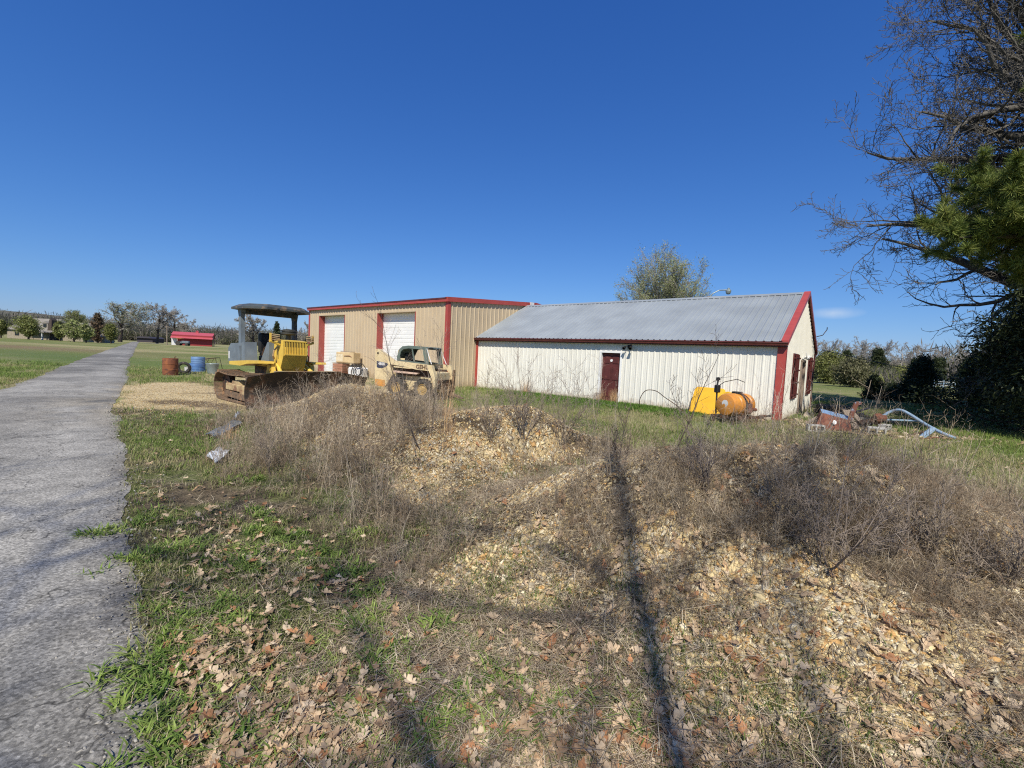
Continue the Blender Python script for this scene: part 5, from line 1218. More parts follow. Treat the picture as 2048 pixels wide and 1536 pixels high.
# budding tree behind the shed roof
BUDP = dict(OAK, segs=[7, 8, 6, 4, 3], kids=[3.4, 1.6, 1.3, .9, 0], up=[.02, .10, .10, .08, .05], ang=[(25, 50), (20, 45), (20, 50), (20, 50), (0, 0)], bare=[.18, .1, .1, .1, 0], len=[(.55, .8), (.4, .6), (.4, .6), (.3, .5), (0, 0)], wander=[.04, .09, .14, .18, .2], flat=1.)
R_ = np.random.default_rng(9); out = [(np.array([0, 0, 0.]), np.array([0, 0, 2.2]), .20, .17), (np.array([0, 0, 2.2]), np.array([.1, 0, 5.]), .15, .10), (np.array([.1, 0, 5.]), np.array([0, 0, 8.2]), .08, .03)]; tips = []
Pq = dict(levels=4, segs=[1, 8, 6, 4, 2], taper=[1, .2, .25, .3, .5], wander=[0, .07, .14, .2, .2], up=[0, .03, .04, .03, 0], bare=[0, .22, .1, .1, 0], kids=[0, 1.35, 1.3, 1.0, 0], ang=[(0, 0), (18, 42), (20, 50), (20, 50), (0, 0)], len=[(0, 0), (.35, .55), (.4, .6), (.35, .6), (0, 0)], thin=[1, .5, .55, .6, .5], flat=1.)
for k in range(30):
    az = k * 2.399; el = math.radians(16 + 66 * (k % 10) / 9); z0 = 1.8 + 3.2 * R_.random(); d = np.array([math.cos(az) * math.cos(el), math.sin(az) * math.cos(el), math.sin(el)])
    L_ = 4.6 * (.78 + .12 * R_.random()) if el < 1.0 else 4.9
    grow(R_, np.array([0, 0, z0]), d, L_, .06, 1, Pq, out, tips)
out = [(a, b, max(c, .010), max(e, .008)) for a, b, c, e in out]; print('bud', len(out), len(tips))
r1 = empty('budding_tree', (at(1320, 700, 34).x, 34, 0), 0, 'round budding tree showing above the grey shed roof', 'tree'); r1.scale = (1, 1, 1.04)
V, Fc = segs_mesh(out[:3]); np_mesh('trunk', V, Fc, M['bark_grey'], r1)
V, Fc = segs_mesh(out[3:], .04); np_mesh('crown', V, Fc, M['bark_grey'], r1)
V, Fc, cc = leaves(R_, np.array(tips), 4, .15, .032, [(.30, .34, .16), (.36, .38, .20), (.26, .30, .12)]); np_mesh('leaves', V, Fc, M['col_leaf'], r1, col=cc)
# --- far treeline on the right
base = []
for sd2 in (61, 62, 63):
    r_, nb = bare_tree(sd2, 6.4, .16, (0, 0, 0), 'grey leafless tree in the distant treeline on the right', 'bare trees of the right treeline', P=dict(OAK, levels=4, kids=[1.8, 1.2, 1.2, .9, 0], up=[.02, .06, .06, .05, 0], ang=[(25, 55), (25, 50), (25, 55), (20, 55), (0, 0)]), minr=.016, name='treeline_tree', trunkmat='bark_grey', twigmat='bark_grey'); base.append(r_)
print('treeline', nb)
xs = list(np.linspace(1640, 2090, 25)); used = set()
for k, px_ in enumerate(xs):
    Y = 88 + 26 * random.random(); p = at(px_ + random.uniform(-12, 12), 757, Y); b0 = base[k % 3]
    c = b0 if k < 3 else copy_tree(b0)
    c.location = (p.x, Y, 0); c.rotation_euler = (0, 0, random.uniform(0, 6.28)); s_ = random.uniform(.85, 1.12); c.scale = (s_ * 1.15, s_ * 1.15, s_)
cb0 = None
for k, px_ in enumerate([1646, 1668, 1690, 1752, 1826, 1868, 1880, 1932, 1965, 2010]):
    Y = 80 + 14 * random.random(); p = at(px_, 757, Y)
    if cb0 is None: cb0 = c = foliage_tree(71, 'cone', 6.0, 4.6, (0, 0, 0), 'dark cedar in the distant treeline on the right', 'cedars of the right treeline', cols=CED, n=9000, size=.13, name='treeline_cedar')
    else: c = copy_tree(cb0)
    c.location = (p.x, Y, 0); c.rotation_euler = (0, 0, random.uniform(0, 6)); s_ = random.uniform(.7, 1.05); c.scale = (s_ * 1.1, s_ * 1.1, s_)
# undergrowth mass at the foot of the treelines and the far woods
def woods(name, spans, seed, label, cols, size, per):
    R = np.random.default_rng(seed); VV = []; CC = []
    for (xa, ya, xb, yb, h0, h1, dp) in spans:
        L_ = math.hypot(xb - xa, yb - ya); n = int(L_ / per)
        t = R.random(n); x = xa + (xb - xa) * t + R.normal(size=n) * dp * .3; y = ya + (yb - ya) * t + R.random(n) * dp
        top = (h0 + (h1 - h0) * t) * (.45 + .75 * fbm(t * L_ / 9 + seed, t * 0, 1.0, 3))
        for i in range(n):
            k = 46; c = np.array([x[i], y[i], 0]); rr = top[i] * .45
            ph = R.normal(size=(k, 3)) * np.array([rr * .55, rr * .55, top[i] * .24]) + np.array([0, 0, top[i] * .55]); ph[:, 2] = np.clip(ph[:, 2], .1, top[i] * 1.05)
            VV.append(c + ph); base_c = np.array(cols[R.integers(0, len(cols))]); CC.append(base_c * R.uniform(.75, 1.25, (k, 1)))
    C = np.vstack(VV); cc = np.vstack(CC); m = len(C); a = unit(R.normal(size=(m, 3)) * np.array([1, 1, 2.4])); b = unit(np.cross(a, R.normal(size=(m, 3)))); s = size * R.uniform(.5, 1.5, (m, 1))
    V = np.stack([C - a * s * 1.7, C + b * s * .16, C + a * s * 1.7, C - b * s * .16], 1).reshape(-1, 3)
    o = np_mesh(name, V, np.arange(m * 4).reshape(-1, 4), M['col_leaf'], col=np.repeat(cc, 4, 0)); tag(o, label, 'woods', kind='stuff'); print(name, m)
GRY = [(.20, .18, .155), (.21, .185, .16), (.13, .12, .10), (.15, .15, .09), (.075, .085, .045)]
woods('undergrowth', [(70, 92, 140, 118, 4.5, 5.5, 20), (52, 62, 60, 70, 2, 3, 6)], 5, 'brushy undergrowth below the right treeline', GRY + OLV[:2], .30, .055)
woods('far_woods', [(-430, 330, -190, 420, 18, 15, 60), (-190, 400, 40, 430, 15, 15, 60), (-330, 260, -230, 330, 11, 11, 40), (40, 430, 420, 330, 14, 14, 60), (150, 118, 330, 90, 12, 12, 40)], 6, 'distant grey-brown woods along the horizon', GRY, 1.0, .17)
# a low ridge behind the woods
hv = []; hf = []; hn = 60
for i in range(hn + 1):
    a = math.radians(-75 + 150 * i / hn); t = i / hn
    hgt = 34 * math.exp(-((t - .10) / .16) ** 2) + 16 + 5 * math.sin(i * .7) 
    for rr, zz in ((900, -2), (1150, hgt * .8), (1500, hgt), (2300, -3)): hv.append((math.sin(a) * rr, math.cos(a) * rr, zz))
hf = [(i * 4 + j, (i + 1) * 4 + j, (i + 1) * 4 + j + 1, i * 4 + j + 1) for i in range(hn) for j in range(3)]
mb = MB(); mb.add(hv, hf); o = mb.build('hills', mat('wooded_hill', (.135, .125, .10), (.085, .085, .06), rough=1, scale=.02, detail=8), smooth_=True); tag(o, kind='structure')

# --- far left: homestead
LFP = dict(OAK, kids=[1.9, 1.3, 1.3, 1.1, 0])
def left_tree(px, base_y, top_y, Y, seed, label, leaf=None, P=OAK, r=.35, name='oak_tree', flat=1.3, group=None, hk=1.0, minr=.02):
    b = at(px, base_y, Y); t = at(px, top_y, Y); h = t.z
    root, nb = bare_tree(seed, h * .80 * hk, r, (b.x, Y, 0), label, group, P=P, minr=minr, leaf=leaf, name=name, trunkmat='bark_dark', twigmat='bark_grey')
    root.scale = (flat, flat, 1.); return root
WIDE = dict(OAK, segs=[4, 10, 7, 5, 3], kids=[2.6, 1.5, 1.4, 1.1, 0], ang=[(45, 75), (30, 60), (30, 60), (25, 60), (0, 0)], up=[.02, .05, .03, .03, 0], len=[(.75, 1.05), (.4, .6), (.4, .6), (.35, .55), (0, 0)], bare=[.3, .2, .1, .1, 0])
WIDE3 = dict(WIDE, levels=4, kids=[3.0, 1.3, 1.2, .9, 0])
left_tree(240, 683, 599, 165, 81, 'wide spreading oak with a faint green haze left of the dark shed', P=WIDE3, r=.55, leaf=(1, .5, .12, [(.30,.33,.18),(.34,.35,.22)]), minr=.04, hk=.92)
left_tree(314, 684, 610, 175, 82, 'leafless oak standing between the dark shed and the pole', P=WIDE3, r=.45, minr=.04, flat=1.05, hk=.95)
left_tree(352, 684, 622, 200, 83, 'leafless oak rising behind the red barn', P=WIDE3, r=.4, minr=.045, flat=1.3, hk=.9)
left_tree(380, 684, 640, 215, 84, 'low spreading bare tree right of the red barn roof', P=WIDE3, r=.4, minr=.045, flat=1.2, hk=.9)
left_tree(150, 682, 628, 190, 85, 'thin pale tree rising behind the green trees', P=BUDP, r=.3, minr=.05, flat=1.1, leaf=(1, .4, .14, BUD))
left_tree(163, 682, 630, 200, 88, 'second thin pale tree behind the green trees', P=BUDP, r=.3, minr=.05, flat=1., leaf=(1, .4, .14, BUD))
left_tree(508, 690, 627, 92, 86, 'bare tree seen beneath the bulldozer canopy', P=WIDE, r=.28, minr=.03, flat=1.0, hk=.95)
left_tree(612, 690, 650, 120, 87, 'bare tree peeking past the tan workshop corner', P=WIDE, r=.25, minr=.03, flat=1.0)
def lf(px, by, ty, wpx, Y, seed, label, kind='round', cols=GRN, n=3600, size=.15, name='green_tree', cat='tree', basef=.18):
    b = at(px, by, Y); t = at(px, ty, Y); w_ = wpx * Y / 880
    return foliage_tree(seed, kind, t.z, w_, (b.x, Y, 0), label, cols=cols, n=n, size=size, name=name, cat=cat, base=t.z * basef)
lf(57, 680, 632, 44, 118, 91, 'leafing tree with dark trunk before the stone house', n=6000, cols=GRN[:2] + OLV)
lf(148, 682, 640, 44, 112, 92, 'bright green spreading tree in the middle of the homestead')
lf(120, 681, 643, 24, 116, 93, 'narrow green tree right of the dark gap between the roofs', cols=OLV)
lf(172, 684, 648, 26, 108, 94, 'small green tree standing forward of the group')
lf(196, 682, 628, 28, 120, 95, 'tall reddish-brown cedar left of the wide oak', kind='col', cols=[(.13, .085, .05), (.16, .11, .06), (.09, .07, .04)], name='brown_cedar', basef=.05)
lf(222, 683, 648, 26, 116, 96, 'small olive tree under the wide oak', cols=OLV)
lf(2, 678, 640, 22, 118, 97, 'green bush cut by the left edge of the lawn', cols=OLV)
lf(553, 690, 645, 26, 90, 98, 'dark cedar seen under the right side of the canopy', kind='cone', cols=CED, name='cedar_tree', size=.13, basef=.1)
# stone house
HX = at(15, 678, 124)
def lh(px, Y): return at(px, 678, Y).x
HS = empty('stone_house', (lh(60, 124), 124, 0), 0, 'stone house with a big brown shingle roof and porch', 'house')
def roofbox(mb_w, mb_r, x0, x1, y0, y1, ze, zr, ov=.5):
    mb_w.box(x0, x1, y0, y1, 0, ze)
    xm0, xm1 = x0 + (y1 - y0) * .18, x1 - (y1 - y0) * .10; ym = (y0 + y1) / 2
    a = [(x0 - ov, y0 - ov, ze), (x1 + ov, y0 - ov, ze), (x1 + ov, y1 + ov, ze), (x0 - ov, y1 + ov, ze), (xm0, ym, zr), (xm1, ym, zr)]
    mb_r.add(a, [(0, 1, 5, 4), (2, 3, 4, 5), (1, 2, 5), (3, 0, 4), (3, 2, 1, 0)])
wl_, rf_ = MB(), MB(); roofbox(wl_, rf_, -6.4, 5.4, 0, 9, 2.5, 6.1); wl_.build('wall', M['brick'], HS); r_ = rf_.build('roof', M['shingle'], HS)
wl_, rf_ = MB(), MB(); roofbox(wl_, rf_, 6.6, 13.5, 1.5, 9, 2.4, 5.4); wg = wl_.build('wing_wall', M['brick'], HS); rf_.build('wing_roof', M['shingle'], HS)
mb = MB(); mb.prism([(5.2, 2.5), (6.4, 2.5), (6.5, 5.6), (6.1, 6.2), (5.8, 5.6)], -.3, 1.2); mb.build('roof_gap_block', M['bark_dark'], HS)  # dark block added to stand for the dark gap between the two roofs
mb = MB(); mb.box(2.6, 4.2, .9, 2.6, 3.4, 4.7); mb.prism([(2.4, 4.7), (4.4, 4.7), (3.4, 5.3)], .8, 3.0); dm_ = mb.build('dormer', M['shingle'], r_)
mb = MB(); mb.box(2.9, 3.8, .84, .9, 3.6, 4.5); mb.build('dormer_window', M['window'], dm_)
mb = MB(); mb.box(4.55, 4.85, -1.3, -1.0, 0, 2.3); mb.build('porch_post', M['whiteplastic'], HS)
mb = MB(); mb.add([(.5, -1.5, 2.2), (7.5, -1.5, 2.2), (7.5, .2, 2.9), (.5, .2, 2.9)], [(0, 1, 2, 3)]); mb.box(.5, 7.5, -1.5, -1.4, 2.0, 2.2); mb.build('porch_roof', M['shingle'], HS)
for x_ in (-4.2, -.8, 2.6):
    mb = MB(); mb.box(x_, x_ + 1.2, -.05, -.005, .9, 1.9); wn = mb.build('window', M['window'], HS)
mb = MB(); mb.box(5.7, 6.9, -.04, .0, 0, 2.1); mb.build('door', M['bark_dark'], HS)
H2 = empty('garden_house', (lh(183, 120), 122, 0), 0, 'small pale-roofed outbuilding right of the green trees', 'outbuilding')
wl_, rf_ = MB(), MB(); roofbox(wl_, rf_, -1.2, 1.7, 0, 3, 1.7, 2.9, .25); wl_.build('wall', M['brick'], H2); rf_.build('roof', mat('pale_roof', (.42, .36, .30), rough=.9), H2)
mb = MB(); mb.box(-.8, 0, -.04, -.003, .2, 1.3); mb.build('door', M['window'], H2)
# dark open shed
cpx = at(288, 683, 215); w_ = 15 * 215 / 880
DS = empty('dark_shed', (at(288, 683, 215).x, 215, 0), 0, 'low dark shed at the end of the lane', 'shed')
mb = MB(); pr = [(-w_ * 1.05, 0), (-w_ * 1.05, 2.0), (-w_ * .6, 2.8), (w_ * .6, 2.8), (w_ * 1.05, 2.0), (w_ * 1.05, 0)]
mb.prism([(x * 1.04, z) for x, z in pr[1:5]], -.4, 8); mb.build('roof', mat('dark_tin', (.05, .045, .06), rough=.6), DS)
mb = MB(); mb.prism([(x * .98, z * .96) for x, z in pr], .5, 7.5); mb.build('wall', mat('shed_boards', (.055, .05, .06), (.035, .03, .04), rough=.9), DS)
# red barn
bl_, br_ = at(344, 690, 158), at(423, 691, 158)
BN = empty('red_barn', (bl_.x, 158, 0), .5, 'low red barn with a bright red metal roof and white corner', 'barn')
bwid = 11.9
mb = MB(); mb.box(0, bwid, 0, 8, 0, 2.9); mb.prism([(0.0, 2.9), (8.0, 2.9), (4, 4.6)], .02, bwid - .02, put=lambda u, w_, z: (w_, u, z)); mb.build('wall', M['barn_red'], BN)
mb = MB(); mb.add([(-.3, -1.6, 2.55), (bwid + .3, -1.6, 2.55), (bwid + .3, .4, 3.35), (-.3, .4, 3.35)], [(0, 1, 2, 3)]); mb.add([(-.3, .0, 3.75), (bwid + .3, .0, 3.75), (bwid + .3, 4, 4.9), (-.3, 4, 4.9), (-.3, 8.3, 2.9), (bwid + .3, 8.3, 2.9)], [(0, 1, 2, 3), (3, 2, 5, 4)]); mb.build('roof', M['barn_roof'], BN)
mb = MB(); mb.box(0, bwid, -.01, .3, 2.9, 3.7); mb.build('clerestory', M['barn_red'], BN)
mb = MB(); mb.box(-.15, 1.7, -.06, 0, 0, 2.8); mb.build('corner_panel', M['whiteplastic'], BN)
mb = MB(); mb.box(bwid * .55, bwid * .62, 3.3, 4.7, 4.6, 5.3); mb.prism([(bwid * .54, 5.3), (bwid * .63, 5.3), (bwid * .585, 5.7)], 3.2, 4.8); mb.build('cupola', M['barn_roof'], BN)
mb = MB(); mb.box(bwid + .02, bwid + .06, .5, 6, .1, 2.6); mb.build('sliding_door', M['window'], BN)
# white pole beside the barn
px_ = at(334, 688, 150); mb = MB(); mb.cyl((0, 0, 0), (0, 0, 6.6), .16, .11, n=8); mb.box(-.7, .7, -.06, .06, 6.0, 6.15); o = mb.build('utility_pole', M['wood_grey']); o.location = (px_.x, 150, 0); tag(o, 'pale utility pole left of the red barn', 'pole')
# small tractor parked before the barn
t0 = at(363, 692, 148)
TR = empty('tractor', (t0.x, 148, 0), .1, 'small dark tractor with orange canopy parked before the barn', 'tractor')
mb = MB(); mb.bbox(.2, 2.4, -.4, .4, .8, 1.6, .08); mb.bbox(-1.2, .3, -.5, .5, .7, 1.3, .08); mb.build('body', M['slate'], TR)
mb = MB(); mb.bbox(-1.4, .4, -.7, .7, 2.35, 2.5, .04); mb.cyl((-1.0, -.5, 1.2), (-1.0, -.5, 2.4), .04); mb.cyl((-1., .5, 1.2), (-1., .5, 2.4), .04); mb.build('canopy', mat('canopy_orange', (.62, .25, .08), rough=.6), TR)
for x_, r_0 in ((-.8, .75), (1.9, .45)):
    for y_ in (-.75, .55): mb = MB(); mb.lathe((x_, y_, r_0), (0, 1, 0), [(0, .0), (0, r_0 * .5), (.02, r_0), (.22, r_0), (.24, r_0 * .5), (.24, 0)], 18); mb.build('wheel', M['rubber'], TR)
# pale blue gate in the right field
g_ = at(1888, 777, 66)
GT = empty('livestock_gate', (g_.x, 66, 0), -.15, 'pale blue tube gate panel far out on the lawn', 'gate')
for k in range(5): mb = MB(); mb.tube([(-1.4, 0, .25 + k * .25), (1.4, 0, .25 + k * .25)], .035, 6); mb.build('rail', M['whiteplastic'] if k % 2 else M['bluepipe'], GT)
for x_ in (-1.4, -.1, 1.4): mb = MB(); mb.tube([(x_, 0, 0), (x_, 0, 1.3)], .045, 6); mb.build('post', M['bluepipe'], GT)

# ------------------------------------------------------------------ the tree behind the viewer whose shadow crosses the gravel
R = np.random.default_rng(77); out = []; tips = []
Tt = [(np.array([0, 0, 0.]), .10), (np.array([.03, 0, 4.]), .085), (np.array([-.03, 0, 8.]), .065), (np.array([.04, 0, 11.]), .052), (np.array([.0, 0, 14.]), .04), (np.array([.05, 0, 17.]), .02)]
for (a, ra), (b, rb) in zip(Tt[:-1], Tt[1:]): out.append((a, b, ra, rb))
Pb = dict(levels=3, segs=[1, 9, 6, 4], taper=[1, .2, .25, .3], wander=[0, .12, .2, .2], up=[0, .01, .02, .02], bare=[0, .2, .1, 0], kids=[0, 1.2, 1.0, 0], ang=[(0, 0), (30, 60), (30, 60), (0, 0)], len=[(0, 0), (.35, .6), (.35, .6), (0, 0)], thin=[1, .5, .5, .5])
for z, az, el, L_, r_ in ((8.6, 185, 8, 8.0, .04), (6.8, 178, 4, 8.0, .05), (7.8, 20, 35, 4., .03), (9.8, -10, 30, 5., .03), (11., 30, 40, 4., .03), (11.5, 172, 40, 4.5, .03), (12.8, 10, 50, 3., .02), (13.2, 160, 50, 3., .02), (9., 195, 5, 7.5, .04), (9.9, 176, 14, 7.5, .036), (11.2, 176, 10, 6.5, .03)):
    a, e = math.radians(az), math.radians(el); grow(R, np.array([0, 0, z]), np.array([math.cos(a) * math.cos(e), math.sin(a) * math.cos(e), math.sin(e)]), L_, r_, 1, Pb, out, tips)
for pts, r_ in (([(0, 0, 8.6), (-.5, .05, 9.6), (-.95, 0, 10.2), (-1.7, 0, 11.2), (-2.3, 0, 12.4), (-2.6, 0, 14)], .05), ([(0, 0, 7.6), (.35, 0, 9.), (.6, 0, 10.2), (.95, 0, 11.8), (1.5, 0, 13.4)], .045), ([(.02, 0, 8.), (-.25, 0, 9.2), (-.30, 0, 10.6), (-.1, 0, 11.6)], .03)):
    for k in range(len(pts) - 1):
        a, b = np.array(pts[k], float), np.array(pts[k + 1], float); out.append((a, b, r_ * (1 - .15 * k), r_ * (1 - .15 * (k + 1))))
        for q in range(3): grow(R, a + (b - a) * R.random(), unit(b - a + R.normal(size=3) * .9), R.uniform(.7, 1.6), .014, 2, Pb, out, tips)
bt = empty('bare_tree', (-.24, -7.8, 0), 0, 'slender leafless tree whose shadow stripes the gravel heap', 'tree')
V, Fc = segs_mesh(out[:5]); np_mesh('trunk', V, Fc, M['bark'], bt)
V, Fc = segs_mesh([(a, b, max(c, .012), max(d, .01)) for a, b, c, d in out[5:]], .03); np_mesh('crown', V, Fc, M['twig'], bt)

# ------------------------------------------------------------------ ground cover
R = np.random.default_rng(101)
def scatter(name, variants, pos, yaw, scale, mat_, label, cat, col=None, tilt=None, zs=None, kind='stuff'):
    VV = []; FF = []; CC = []; b = 0; which = R.integers(0, len(variants), len(pos)); hascol = variants[0][2] is not None
    for k, (v, f, c) in enumerate(variants):
        m = np.nonzero(which == k)[0]
        if not len(m): continue
        ca, sa = np.cos(yaw[m]), np.sin(yaw[m]); s = scale[m][:, None]; q = v[None]
        if tilt is not None:
            tx_, ty_ = tilt[m, 0][:, None], tilt[m, 1][:, None]
        x = (q[..., 0] * ca[:, None] - q[..., 1] * sa[:, None]) * s; y = (q[..., 0] * sa[:, None] + q[..., 1] * ca[:, None]) * s
        z = q[..., 2] * s * (1 if zs is None else zs[m][:, None])
        if tilt is not None: z = z + x * tx_ + y * ty_
        P = np.stack([x, y, z], -1) + pos[m][:, None, :]
        VV.append(P.reshape(-1, 3)); n = len(v); FF.append((f[None] + (np.arange(len(m)) * n)[:, None, None]).reshape(-1, 4) + b); b += n * len(m)
        base_ = np.ones((len(m), n, 3)) if col is None else np.repeat(col[m][:, None, :], n, 1)
        if c is not None: base_ = base_ * c[None]
        CC.append(base_.reshape(-1, 3))
    o = np_mesh(name, np.vstack(VV), np.vstack(FF), mat_, col=np.vstack(CC)); tag(o, label, cat, kind=kind)
    print(name, len(pos), 'quads', sum(len(f) for f in FF)); return o
def slope(x, y, e=.05): return np.stack([(H(x + e, y) - H(x - e, y)) / (2 * e), (H(x, y + e) - H(x, y - e)) / (2 * e)], -1)
def sample(n, dens, ymax=16, ymin=.9, power=1.0, wide=1.28, oversample=6):
    "positions inside the view wedge, thinning with distance, accepted by density"
    outp = []; got = 0
    for _ in range(60):
        m = n * 2
        u = R.random(m); y = (ymin ** (1 - power) + u * (ymax ** (1 - power) - ymin ** (1 - power))) ** (1 / (1 - power)) if abs(power - 1) > 1e-3 else ymin * (ymax / ymin) ** u
        x = R.uniform(-wide, wide, m) * (y + .6); d = dens(x, y); k = R.random(m) < d
        outp.append(np.stack([x[k], y[k]], -1)); got += k.sum()
        if got >= n: break
    return np.vstack(outp)[:n]
def off_road(x, y, mg=0.): re = np.interp(y, RY, RX); return ((x > re + mg) | (x < re - ROAD_W - mg)).astype(float)
def clear_of_things(x, y):
    "no weeds inside walls or machines"
    k = np.ones(np.shape(x))
    for ox, oy, a, x0, x1, y0, y1 in ((CB.x, CB.y, -YAW, -LW, 0, -.02, WW), (CB.x, CB.y, -YAW, -LW - 14.2, -LW, -2.08, 12), (DZ_O.x, DZ_O.y, DZ_A, -1.2, 1.9, -1.4, 1.4), (-3.36, 16.15, math.atan2(-.375, .927), -1.5, 1.2, -.75, .75)):
        dx = x - ox; dy = y - oy; u = dx * math.cos(a) + dy * math.sin(a); v = -dx * math.sin(a) + dy * math.cos(a)
        k = k * (1 - ((u > x0) & (u < x1) & (v > y0) & (v < y1)))
    return k
def bare_f(x, y):
    n2 = fbm(x + 50, y + 9, .55, 4); n1 = fbm(x, y, 3.2, 4)
    b = blobs(x + (n2 - .5) * .5, y + (n1 - .5) * .5, BARE); return smooth(.3, .75, b + (n2 - .5) * .3)
# stones
def stone(R_):
    v = np.array([[a, b, c] for a in (-1, 1) for b in (-1, 1) for c in (-1, 1)], float) * R_.uniform(.45, 1.1, (8, 3)); v *= np.array([R_.uniform(.8, 1.4), R_.uniform(.55, 1.), R_.uniform(.22, .5)])
    q, _ = np.linalg.qr(R_.normal(size=(3, 3)) + np.eye(3) * 2.6); v = v @ q.T
    return v, np.array([(0, 1, 3, 2), (4, 6, 7, 5), (0, 4, 5, 1), (2, 3, 7, 6), (0, 2, 6, 4), (1, 5, 7, 3)]), None
STN = [stone(R) for _ in range(14)]
SC_ = np.array([(.66, .52, .27), (.74, .61, .35), (.58, .42, .19), (.68, .60, .43), (.52, .44, .30), (.62, .38, .15), (.42, .30, .17), (.80, .70, .48), (.68, .54, .29), (.62, .48, .25)])
def d_st(x, y):
    mh = smooth(.06, .25, mound_h(x, y)); fr = smooth(3.2, 2.2, y) * smooth(-.2, .8, x)
    return np.clip(bare_f(x, y) * 1.0 + np.maximum(mh, fr * .7) * .34, 0, 1) * smooth(-.1, .4, x - np.interp(y, RY, RX) - .8)
p = sample(78000, d_st, 12.5, 1.1, .8)
z = H(p[:, 0], p[:, 1]); d_ = np.hypot(p[:, 0], p[:, 1]); sc = R.uniform(.006, .0175, len(p)) * (1 + .9 * (R.random(len(p)) > .93)) * (.85 + .04 * d_)
col = SC_[R.integers(0, len(SC_), len(p))] * R.uniform(.55, .98, (len(p), 1))
scatter('gravel', STN, np.column_stack([p, z + sc * .15]), R.uniform(0, 6.28, len(p)), sc, M['col_stone'], 'tan and cream creek gravel strewn over the heaps', 'gravel', col * np.array([.97, .97, 1.0]), slope(p[:, 0], p[:, 1]))
# chips over the pull-in
def d_ap(x, y): return np.clip(apron_mask(x, y) * .8 + .05 * (y > 8) * smooth(6, 1, x), 0, 1) * off_road(x, y, -.4) * clear_of_things(x, y)
p = sample(15000, d_ap, 24, 7, 1.2); z = H(p[:, 0], p[:, 1]); sc = R.uniform(.005, .014, len(p)); col = SC_[R.integers(0, len(SC_), len(p))] * .72
scatter('pull_in_gravel', STN, np.column_stack([p, z]), R.uniform(0, 6.28, len(p)), sc, M['col_stone'], 'yellow gravel of the pull-in beside the lane', 'gravel', col)
# loose grit along the lane edge
def d_gr(x, y): re = np.interp(y, RY, RX); return np.exp(-((x - re + .1) / .35) ** 2) * .9 + .05 * ((x < re) & (x > re - ROAD_W))
p = sample(1800, d_gr, 11, 1.2, 1.0); z = np.full(len(p), .012); sc = R.uniform(.003, .009, len(p)) * (1 + p[:, 1] * .1); col = np.array([(.24, .23, .21), (.36, .34, .30), (.18, .17, .155)])[R.integers(0, 3, len(p))]
scatter('lane_grit', STN, np.column_stack([p, z]), R.uniform(0, 6.28, len(p)), sc, M['col_stone'], 'loose grit lying on the lane', 'gravel', col)
# oak leaves
def leafv(R_):
    n = 5; L_ = 1.; ms = np.linspace(0, 1, n + 1); V = []; F = []
    curl = R_.uniform(-.5, .9); fold = R_.uniform(-.2, .7); tw = R_.uniform(-.5, .5)
    tipw = [.10, .24, .36, .30, .14]
    def zz(x, y): return curl * (x - .5) ** 2 + fold * abs(y) + tw * (x - .5) * y
    for i in range(n):
        for sgn in (-1, 1):
            x0, x1 = ms[i], ms[i + 1]; xm = x0 + (x1 - x0) * .75
            tp_ = tipw[i] * R_.uniform(.8, 1.15); q = [(x0 - .02, 0), (x1, 0), (x1 + .03, sgn * tp_ * .72), (x0 + .05, sgn * tp_)] if i % 2 else [(x0, 0), (x1, 0), (x1 + .05, sgn * tp_), (xm - .04, sgn * tp_ * .75)]
            b = len(V); V += [(x - .5, y * .9, zz(x, y)) for x, y in q]; F.append((b, b + 1, b + 2, b + 3))
    return np.array(V), np.array(F), None
LFV = [leafv(R) for _ in range(12)]
LC = np.array([(.54, .38, .235), (.62, .46, .30), (.44, .29, .17), (.44, .22, .11), (.68, .54, .38), (.36, .25, .165), (.58, .43, .28), (.60, .46, .31)])
LP = [pb(280 * 1.2 + 0, 1040, .35, .3), pb(500, 1110, .4, .3), pb(420, 1330, .35, .22), pb(560, 1250, .3, .2), pb(700, 1400, .5, .25), pb(560, 1470, .5, .2), pb(900, 1480, .6, .2), pb(1050, 1450, .4, .15), pb(640, 1180, .3, .2), pb(1200, 1480, .4, .2), pb(620, 1060, .3, .2), pb(1350, 1500, .3, .12), pb(1100, 1300, .25, .2), pb(380, 1050, .5, .4)]
def d_lf(x, y):
    n = fbm(x + 3, y + 3, .7, 3)
    b = np.maximum(blobs(x, y, LP), smooth(3.0, 1.6, y) * .42 * smooth(1.6, .4, x))
    return np.clip(b * .5 * smooth(.3, .55, n + .1) + .03 + .08 * smooth(.5, .65, n) + .05 * smooth(.1, .3, mound_h(x, y)), 0, 1) * off_road(x, y, .12) * (y < 11)
p = sample(3900, d_lf, 10, 1.15, 1.25); z = H(p[:, 0], p[:, 1]); sc = R.uniform(.035, .085, len(p))
col = LC[R.integers(0, len(LC), len(p))] * R.uniform(.8, 1.15, (len(p), 1)); tl = slope(p[:, 0], p[:, 1]) + R.normal(size=(len(p), 2)) * .30
scatter('fallen_leaves', LFV, np.column_stack([p, z + .02 + .02 * R.random(len(p))]), R.uniform(0, 6.28, len(p)), sc, M['col_leaf'], 'fallen tan oak leaves on the ground', 'leaves', col, tl)
